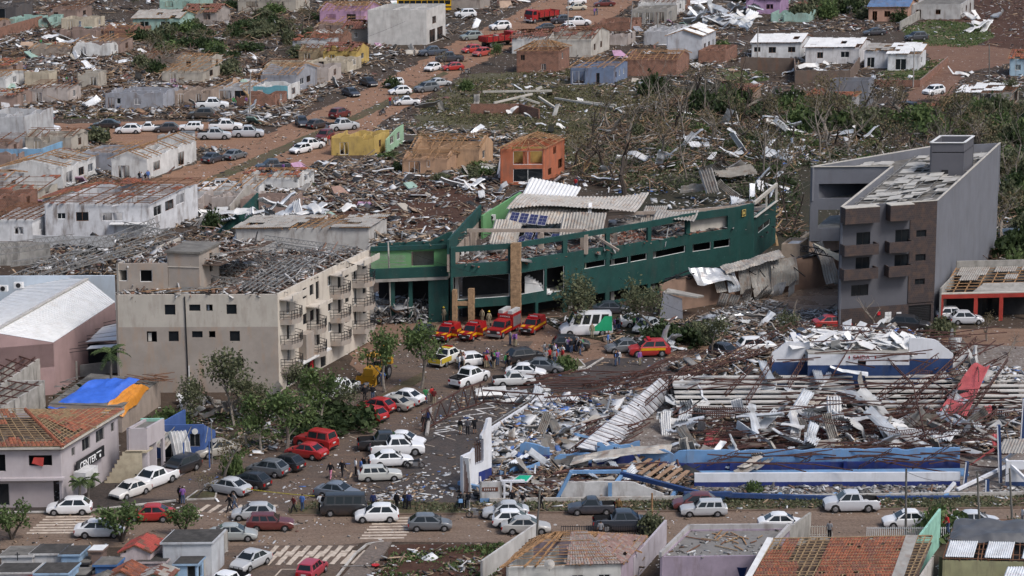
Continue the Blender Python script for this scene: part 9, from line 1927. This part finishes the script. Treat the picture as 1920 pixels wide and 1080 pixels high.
crowd(5,(505,322,545,330),'by the dark green pickup on the avenue','group by the dark green pickup',12);crowd(4,(730,196,748,200),'beside the damaged white pickup on the avenue','group by the damaged pickup',13);crowd(3,(1108,26,1122,30),'walking on the upper avenue','walkers on the upper avenue',14);crowd(4,(434,198,470,204),'among the debris by the snapped trunk','group by the snapped trunk',15);crowd(5,(110,158,142,162),'searching the flattened quarter','searchers in the flattened quarter',16);crowd(4,(252,340,278,345),'at the long white house','group at the long white house',17);crowd(3,(1880,462,1915,468),'behind the grey building','group behind the grey building',18);crowd(2,(952,62,958,64),'near the white suv on the upper avenue','pair on the upper avenue',19);crowd(3,(30,78,140,95),'in the ruins below the brick wall','searchers below the brick wall',20);crowd(3,(600,268,625,276),'by the yellow ruin','group by the yellow ruin',21);crowd(2,(1079,352,1088,356),'by the blackened trunks','pair by the trunks',22)
person(1778,1000,200,5,RD,JN,'man in red working on the tarpaulin roof',None,z=4.4)
# ------- debris of the storm
AV=FP+ROADS
def debris(name,pix,n,pal,size,z,seed,label,long=.4,clump=.15,avoid=AV,tilt=.25,thr=0.0):
 return rubble(name,pix,n,pal,size,z,tilt,seed,None,long,label,'debris',clump,True,avoid,thr)
Q1=[(-10,60),(120,20),(260,60),(320,140),(560,120),(600,180),(540,240),(300,222),(-10,222)]
debris('debris_field',Q1,6500,'mixed',(.3,1.3),(0,.45),301,'splintered boards and plaster of the flattened quarter',.5,.18)
debris('debris_field',Q1,2600,'wood',(.5,1.9),(0,.6),302,'broken roof timbers of the flattened quarter',.9,.25)
debris('debris_field',Q1,1500,'white',(.3,1.3),(0,.5),303,'pale broken sheets of the flattened quarter',.15,.3,thr=.1)
debris('debris_field',[(-10,-5),(640,-5),(620,120),(240,140),(-10,80)],3200,'mixed',(.3,1.3),(0,.4),304,'debris between the top houses',.5,.2)
debris('debris_field',[(600,-5),(1000,-5),(860,70),(700,150),(600,190),(560,150)],2600,'mixed',(.3,1.2),(0,.4),305,'debris along the upper avenue',.45,.2)
debris('debris_field',[(-10,255),(330,270),(420,270),(470,265),(260,345),(150,385),(-10,420)],3200,'mixed',(.3,1.2),(0,.4),306,'debris around the white ruined houses',.5,.2)
debris('debris_field',[(300,395),(420,365),(520,338),(610,305),(720,300),(720,345),(560,440),(400,460),(330,450)],3400,'mixed',(.25,1.2),(0,.45),307,'debris between the avenue foot and the apartment block',.4,.2)
debris('debris_field',[(420,330),(700,300),(960,330),(940,385),(830,440),(690,445),(520,420)],3000,'mixed',(.2,1.0),(0,.25),308,'scattered debris on the bare red earth',.4,.3)
debris('debris_field',[(700,240),(960,250),(1060,300),(1060,350),(940,350),(700,330)],2600,'mixed',(.3,1.2),(0,.5),309,'debris around the peach and orange houses',.45,.22)
debris('debris_field',[(690,250),(760,205),(840,165),(1000,140),(1320,180),(1280,330),(1130,350),(1000,260)],3000,'mixed',(.2,.9),(0,.15),310,'litter strewn over the field',.45,.3)
debris('debris_field',[(960,90),(1160,60),(1420,60),(1420,150),(1200,170),(1000,145)],2400,'mixed',(.3,1.1),(0,.4),311,'debris around the brick and blue houses',.5,.2)
debris('debris_field',[(1130,-5),(1700,-5),(1700,60),(1400,60),(1180,60)],2200,'mixed',(.3,1.2),(0,.4),312,'debris between the top right houses',.45,.2)
debris('debris_field',[(1380,110),(1800,110),(1935,130),(1935,215),(1450,210)],2200,'mixed',(.25,1.0),(0,.3),313,'debris below the white duplex',.45,.2)
debris('debris_field',[(1700,-5),(1935,-5),(1935,110),(1700,90)],700,'mixed',(.2,.9),(0,.2),314,'litter on the bare hillside',.4,.3)
debris('debris_field',[(1080,345),(1250,250),(1500,230),(1930,260),(1890,560),(1500,300),(1460,450),(1200,380)],2600,'white',(.25,.9),(.1,1.0),315,'torn pale scraps caught in the woodland',.25,.15)
debris('debris_field',[(1010,600),(1240,600),(1600,605),(1640,640),(1250,650),(1130,640)],1800,'mixed',(.2,.9),(0,.35),316,'debris on the planting strip',.4,.25,FP)
debris('debris_field',[(1300,600),(1420,560),(1590,600),(1600,622),(1380,625)],900,'grey',(.2,.9),(0,.3),317,'metal scraps in the wet yard',.3,.3,[])
debris('debris_field',[(1480,590),(1600,575),(1600,615),(1480,620)],700,'grey',(.2,.7),(0,.4),318,'heap of grey scrap beside the grey building',.5,0,[])
debris('debris_field',[(290,820),(330,780),(520,740),(640,740),(560,830),(440,870),(330,850)],900,'mixed',(.2,.9),(0,.25),319,'litter under the trees by the apartment block',.5,.3,[])
debris('debris_field',[(700,1030),(960,1018),(935,1085),(690,1085)],240,'mixed',(.15,.7),(0,.2),320,'rubbish on the vacant plot',.4,.4,[])
debris('debris_field',[(660,560),(760,560),(760,600),(700,610),(660,600)],700,'grey',(.3,1.2),(0,.8),321,'wreckage beneath the green store wing',.35,0,[])
debris('debris_field',[(380,440),(700,440),(700,470),(380,470)],1000,'mixed',(.3,1.2),(.1,1.2),322,'wreckage behind the apartment block',.5,0,[])
debris('road_litter',[(640,620),(1250,610),(1935,620),(1935,670),(1200,690),(900,735),(640,720)],700,'mixed',(.08,.35),(.02,.03),323,'fine litter on the dusty street',.3,.3,FP)
debris('road_litter',[(230,940),(620,745),(760,650),(900,700),(700,960),(420,1080)],900,'white',(.08,.3),(.02,.03),324,'fine litter on the junction',.2,.3,FP)
debris('road_litter',[(-20,968),(1935,955),(1935,1010),(-20,1025)],500,'mixed',(.06,.22),(.03,.04),325,'fine litter on the near street',.2,.3,[])
debris('road_litter',[(150,385),(480,262),(870,70),(1030,-12),(1215,-12),(960,88),(690,250),(400,372)],1600,'mixed',(.1,.45),(.02,.04),326,'fine litter on the far avenue',.3,.3,FP)
debris('verge_litter',[(560,942),(920,945),(1935,931),(1935,951),(900,962)],700,'mixed',(.08,.4),(.1,.12),327,'fine litter on the grass verge',.4,.4,[])
def ruins(n,pix,label,group,seed):
 rr=random.Random(seed)
 for(x,y) in scatter([G(*p) for p in pix],n*3,np.random.RandomState(seed),0):
  if n<=0:break
  if not(free(x,y) and free(x-6,y+1) and free(x,y+5)) or any(in_poly(np.array([(x,y),(x-6,y)]),np.array(f)).any() for f in ROADS):continue
  n-=1;c=rr.choice([OW,LG,BEI,(.45,.38,.34),MINT,(.5,.42,.3),(.3,.2,.16)]);u=P_pix(x,y)
  house(label,u,rr.uniform(5,8),rr.uniform(4,7),rr.uniform(1.6,2.7),c,rr.choice(['none','none','gable_a','shed']),[(.2,.35,.1,2)],[(.4,.6,.9,2)],seed*50+n,rise=rr.uniform(.5,1.1),broken=rr.uniform(.9,1.9),miss=rr.uniform(.3,.5),tmat=rr.choice([m_wood,m_wood2]),stain=.7,mats=m_brick if rr.random()<.2 else None,cover=('tile',.3,m_tile) if rr.random()<.4 else None)['group']=group
def P_pix(x,y):
 f=y*math.cos(CAM_T)+CAM_H*math.sin(CAM_T);up=y*math.sin(CAM_T)-CAM_H*math.cos(CAM_T);return(960+CAM_F*x/f,540-CAM_F*up/f)
ruins(17,Q1,'low roofless ruin with broken walls in the flattened quarter','low ruins of the flattened quarter',1);ruins(6,[(-5,255),(330,275),(330,330),(100,400),(-5,420)],'low roofless ruin among the white ruined houses','low ruins among the white houses',2);ruins(5,[(600,60),(690,40),(700,130),(600,180)],'low roofless ruin behind the yellow house','low ruins behind the yellow house',3);ruins(5,[(1130,20),(1300,20),(1300,90),(1180,90)],'low roofless ruin near the avenue top','low ruins near the avenue top',4);ruins(4,[(1400,5),(1700,5),(1690,50),(1450,50)],'low ruin among the top gardens','low ruins among the top gardens',5);ruins(4,[(350,380),(440,360),(560,340),(560,430),(380,440)],'low ruin behind the apartment block','low ruins behind the apartment block',6)
def slabs(n,pix,label,group,seed):
 rr=random.Random(seed);pal=[wallm(c) for c in(OW,LG,BEI,MINT,(.45,.3,.2),PINK,(.35,.2,.15),GRYB)]
 for(x,y) in scatter([G(*p) for p in pix],n,np.random.RandomState(seed),.2):
  if not free(x,y):continue
  a=rr.uniform(0,3.14);d=Vector((math.cos(a),math.sin(a),0));e=Vector((-d.y,d.x,0));L,W_,tl=rr.uniform(1.2,3.4),rr.uniform(.9,2.2),rr.uniform(.05,.8);p=Vector((x,y,.05));up=e*math.cos(tl)*W_+UP*math.sin(tl)*W_
  mb=MB();mb.quad(p,p+d*L,p+d*L*rr.uniform(.6,1)+up*rr.uniform(.7,1),p+d*L*rr.uniform(0,.25)+up,.16);tag(mb.build('wall_fragment',rr.choice(pal),None,loc=(x,y,0)),label,'rubble slab',group)
slabs(80,Q1,'toppled wall slab in the flattened quarter','wall slabs of the flattened quarter',1);slabs(24,[(-5,255),(400,275),(300,345),(100,400),(-5,420)],'toppled wall slab among the white ruined houses','wall slabs among the white houses',2);slabs(26,[(420,340),(700,300),(960,330),(700,440),(480,440)],'toppled wall slab on the bare red earth','wall slabs on the red earth',3);slabs(24,[(600,-5),(1000,-5),(860,70),(700,150),(600,180)],'toppled wall slab by the upper avenue','wall slabs by the upper avenue',4);slabs(20,[(1000,60),(1400,20),(1400,150),(1200,170)],'toppled wall slab around the brick and blue houses','wall slabs by the blue house',5)
FAR=[]
def sheets(n,pix,kinds,s,label,group,seed,z=(0,.5),tilt=.45,avoid=True,keep=False):
 "near sheets are things; the far litter past the first few hundred is gathered into one mass"
 rr=random.Random(seed)
 for(x,y) in scatter([G(*p) for p in pix],n,np.random.RandomState(seed),.15):
  if avoid and not free(x,y):continue
  kd=rr.choice(kinds)
  if keep:crumpled(None,0,rr.uniform(*s),kd,label,group,None,rr.gauss(0,tilt),rr.gauss(0,tilt),rr,(x,y,rr.uniform(*z)))
  else:
   from mathutils import Euler
   k=rr.uniform(*s);FAR.append((CRUMP[kd][rr.randrange(len(CRUMP[kd]))],('zinc','dull','white').index(kd),Matrix.LocRotScale(Vector((x,y,rr.uniform(*z))),Euler((rr.gauss(0,tilt),rr.gauss(0,tilt),rr.uniform(0,6.28))),Vector((k,k*rr.uniform(.8,1.5),k)))))
sheets(70,Q1,['white','zinc','zinc','dull'],(.6,1.5),'torn roofing sheet in the flattened quarter','roofing sheets in the flattened quarter',1)
sheets(26,[(600,-5),(1000,-5),(860,70),(700,150),(600,190)],['white','zinc','dull'],(.7,1.6),'torn roofing sheet by the upper avenue','roofing sheets by the upper avenue',2)
sheets(30,[(1300,10),(1450,20),(1440,60),(1300,55)],['zinc','zinc','white'],(1.2,2.4),'silver roofing sheet in the pile beyond the pale grey house','silver roofing pile',3,(0,1.4))
sheets(60,[(1080,345),(1250,250),(1500,230),(1800,250),(1500,300),(1460,440),(1200,375)],['white','zinc','zinc'],(.7,1.5),'torn zinc sheet caught among the broken trees','zinc in the woodland',4,(.2,1.6))
sheets(26,[(690,250),(840,165),(1000,150),(1300,190),(1250,320),(1000,260)],['zinc','white','dull'],(.5,1.3),'torn zinc sheet lying in the field','zinc in the field',5)
sheets(36,[(690,300),(960,315),(1080,345),(960,385),(720,345)],['zinc','white','dull'],(.6,1.5),'torn zinc sheet around the peach and orange houses','zinc around the peach house',6)
sheets(34,[(330,400),(420,365),(620,310),(760,340),(560,440),(400,460)],['white','zinc','dull'],(.6,1.5),'torn roofing sheet near the avenue foot','roofing near the avenue foot',7)
sheets(22,[(430,425),(700,425),(700,462),(430,462)],['white','white','zinc'],(1.0,2.0),'white roofing sheet behind the apartment block','roofing behind the apartment block',8,(1.0,3.2),.3,False)
sheets(20,[(-5,255),(350,270),(330,310),(120,380),(-5,400)],['white','dull','zinc'],(.6,1.3),'torn sheet around the white ruined houses','sheets around the white ruins',9)
sheets(22,[(1380,120),(1800,120),(1900,200),(1450,205)],['white','zinc'],(.6,1.3),'torn sheet below the white duplex','sheets below the duplex',10)
sheets(8,[(1800,30),(1900,30),(1880,60),(1810,60)],['white'],(1.0,2.0),'pale sheet on the bare hillside','sheets on the hillside',11)
sheets(16,[(1240,655),(1300,640),(1420,650),(1350,665),(1250,668)],['zinc','white'],(.8,1.6),'torn zinc sheet on the dusty street before the hall','zinc on the dusty street',12,(0,.3),keep=True)
sheets(16,[(1290,605),(1420,600),(1560,610),(1540,625),(1300,628)],['zinc','dull'],(.5,1.1),'torn zinc sheet along the planting strip','zinc on the planting strip',13,keep=True)
sheets(10,[(850,735),(1000,735),(1080,738),(980,760),(850,760)],['zinc','white'],(.7,1.3),'torn zinc sheet under the car park truss','zinc under the car park truss',14,(0,.2),keep=True)
sheets(12,[(665,575),(755,575),(750,605),(690,608)],['zinc','zinc'],(1.0,1.8),'crumpled zinc sheet under the green store wing','zinc under the green wing',15,(.2,1.4),.5,False,keep=True)
sheets(9,[(1290,345),(1370,330),(1400,370),(1300,385)],['dull'],(1.4,2.4),'large zinc sheet thrown behind the green store','zinc behind the green store',16,(.6,1.8),.5,False,keep=True)
sheets(14,[(330,760),(520,745),(560,770),(350,800)],['white','dull'],(.8,1.6),'roofing sheet in the garden beside the apartment block','roofing in the garden',17,keep=True)
sheets(10,[(1570,590),(1720,605),(1720,618),(1560,615)],['dull','zinc'],(.7,1.3),'crumpled sheet at the foot of the grey building','sheets at the grey building',18,keep=True)
vs_,fs_,ms_=[],[],[];n_=0
for me_,mi,Mx in FAR:
 co=np.empty(len(me_.vertices)*3,np.float32);me_.vertices.foreach_get('co',co);co=co.reshape(-1,3);A_m=np.array(Mx);vs_.append(co@A_m[:3,:3].T+A_m[:3,3])
 li=np.empty(len(me_.loops),np.int32);me_.loops.foreach_get('vertex_index',li);fs_.append(li.reshape(-1,4)+n_);ms_+=[mi]*(len(li)//4);n_+=len(co)
me_=mesh_np('scattered_sheets',np.concatenate(vs_),np.concatenate(fs_));[me_.materials.append(m) for m in(m_zincb,m_zincd,m_zincw)];me_.polygons.foreach_set('material_index',ms_)
o=bpy.data.objects.new('scattered_sheets',me_);link(o);tag(o,'torn roofing sheets strewn over the far ruins','metal sheets',None,'stuff')
# ------- poles and wires
m_pole=M('pole_concrete',(.30,.28,.26),.9,.2)
def pole(x,y,h,label,lean=0.0,arm=True,r_=.14,mat=None):
 p=G(x,y);t=thing('utility_pole',label,'pole',p);q=p+UP*h+EA*lean;MB().tube(p,q,r_,r_*.7,8).build('shaft',mat or m_pole,t)
 if arm:
  MB().beam(q-EA*.9-UP*.3,q+EA*.9-UP*.3,.1,.1).build('crossarm',m_wood2,t)
  for k in(-.8,0,.8):MB().tube(q+EA*k-UP*.22,q+EA*k,.05,.04,6).build('insulator',m_coping,t)
 return q
pole(734,606,9.5,'tall white lamp mast before the green store wing',-.3,False,.13,m_coping)
q1=pole(1698,1018,6.8,'thin dark pole behind the clay-roof house',-.15,False,.12,m_slab);q2=pole(1838,1014,6.4,'leaning dark pole by the brown railing',-.5,False,.12,m_slab);q3=pole(1900,1018,6.8,'dark pole at the frame edge',-.6,False,.12,m_slab)
q4=pole(1006,1010,4.6,'short leaning pole beside the three parked cars',.3,False,.1,m_slab);pole(1222,985,3.0,'short wooden post on the verge',0,False,.12,m_wood);pole(398,870,4.2,'thin street pole by the champagne sedan',0,False,.07,m_steel);pole(468,215,7,'wooden pole by the snapped trunk',.3,True);pole(1065,62,7.5,'thin pole on the upper avenue',0,True,.12);pole(1420,118,6.5,'pole behind the white duplex',0,False,.13);pole(1712,165,7,'pole at the dirt road bend',0,False,.12);pole(1855,165,7.6,'pole beside the dark green tree',-.3,False,.12,m_slab);pole(1182,60,6,'broken pole near the concrete frame house',.4,False,.13);pole(1233,72,5,'short pole near the grey shed',0,False,.16,m_concrete)
def fallen_pole(a,b,label):
 p,q=G(*a)+UP*.2,G(*b)+UP*.9;t=thing('fallen_pole',label,'pole',p);MB().tube(p,q,.2,.15,8).build('shaft',m_pole,t)
fallen_pole((800,818),(808,778),'snapped concrete pole lying in the car park')
def wire(pts,label):
 mb=MB()
 for a,b in zip(pts[:-1],pts[1:]):mb.tube(a,b,.02,.02,4,cap=False)
 o=mb.build('cable',m_black,None,loc=tuple(pts[0]));tag(o,label,'cable')
def sagging(a,b,s=.5,n=12):return [a.lerp(b,i/n)-UP*s*4*(i/n)*(1-i/n) for i in range(n+1)]
wire(sagging(q1-UP*.3,q2-UP*.4,.7),'cable between the two dark poles');wire(sagging(q2-UP*.4,q3-UP*.4,.5),'cable from the leaning pole to the frame edge')
for a,b,s_,lab in(((905,700,.2),(1130,640,.3),.05,'fallen cable across the dusty street by the crowd'),((1290,640,.3),(1420,560,4),.5,'loose cable hanging from the wrecked canopy'),((1160,520,5.5),(1330,600,.4),.6,'cable drooping from the green store wall'),((734,460,9.0),(1112,540,6.0),1.2,'slack cable from the lamp mast to the slender tree'),((466,120,7.0),(760,40,6.5),1.2,'sagging cable along the far avenue'),((1063,0,7.2),(1420,60,6.2),1.2,'sagging cable above the brick and blue houses'),((560,940,.15),(860,800,.15),.02,'fallen cable snaking over the junction')):wire(sagging(G(*a),G(*b),s_),lab)
tape=MB();a,b=G(392,905,1.0),G(590,930,1.0);pts=sagging(a,b,.15)
for i,(p,q) in enumerate(zip(pts[:-1],pts[1:])):tape.beam(p,q,.02,.07)
tag(tape.build('barrier_tape',M('tape_yellow',(.5,.42,.06),.6,.5,6),None,loc=tuple(a)),'yellow striped barrier tape across the junction','tape')
def road_sign():
 p=G(640,1066);t=thing('fallen_sign','fallen red road sign lying on the pavement','sign',p);MB().tube(p+UP*.2,p+EA*2.6+UP*.25,.04,.04,6).build('post',m_steel,t);c=p+EA*2.9+UP*.3;MB().tube(c-UP*.02,c+UP*.02,.36,.36,8).build('plate',M('sign_red',(.45,.02,.02),.5),t)
road_sign()
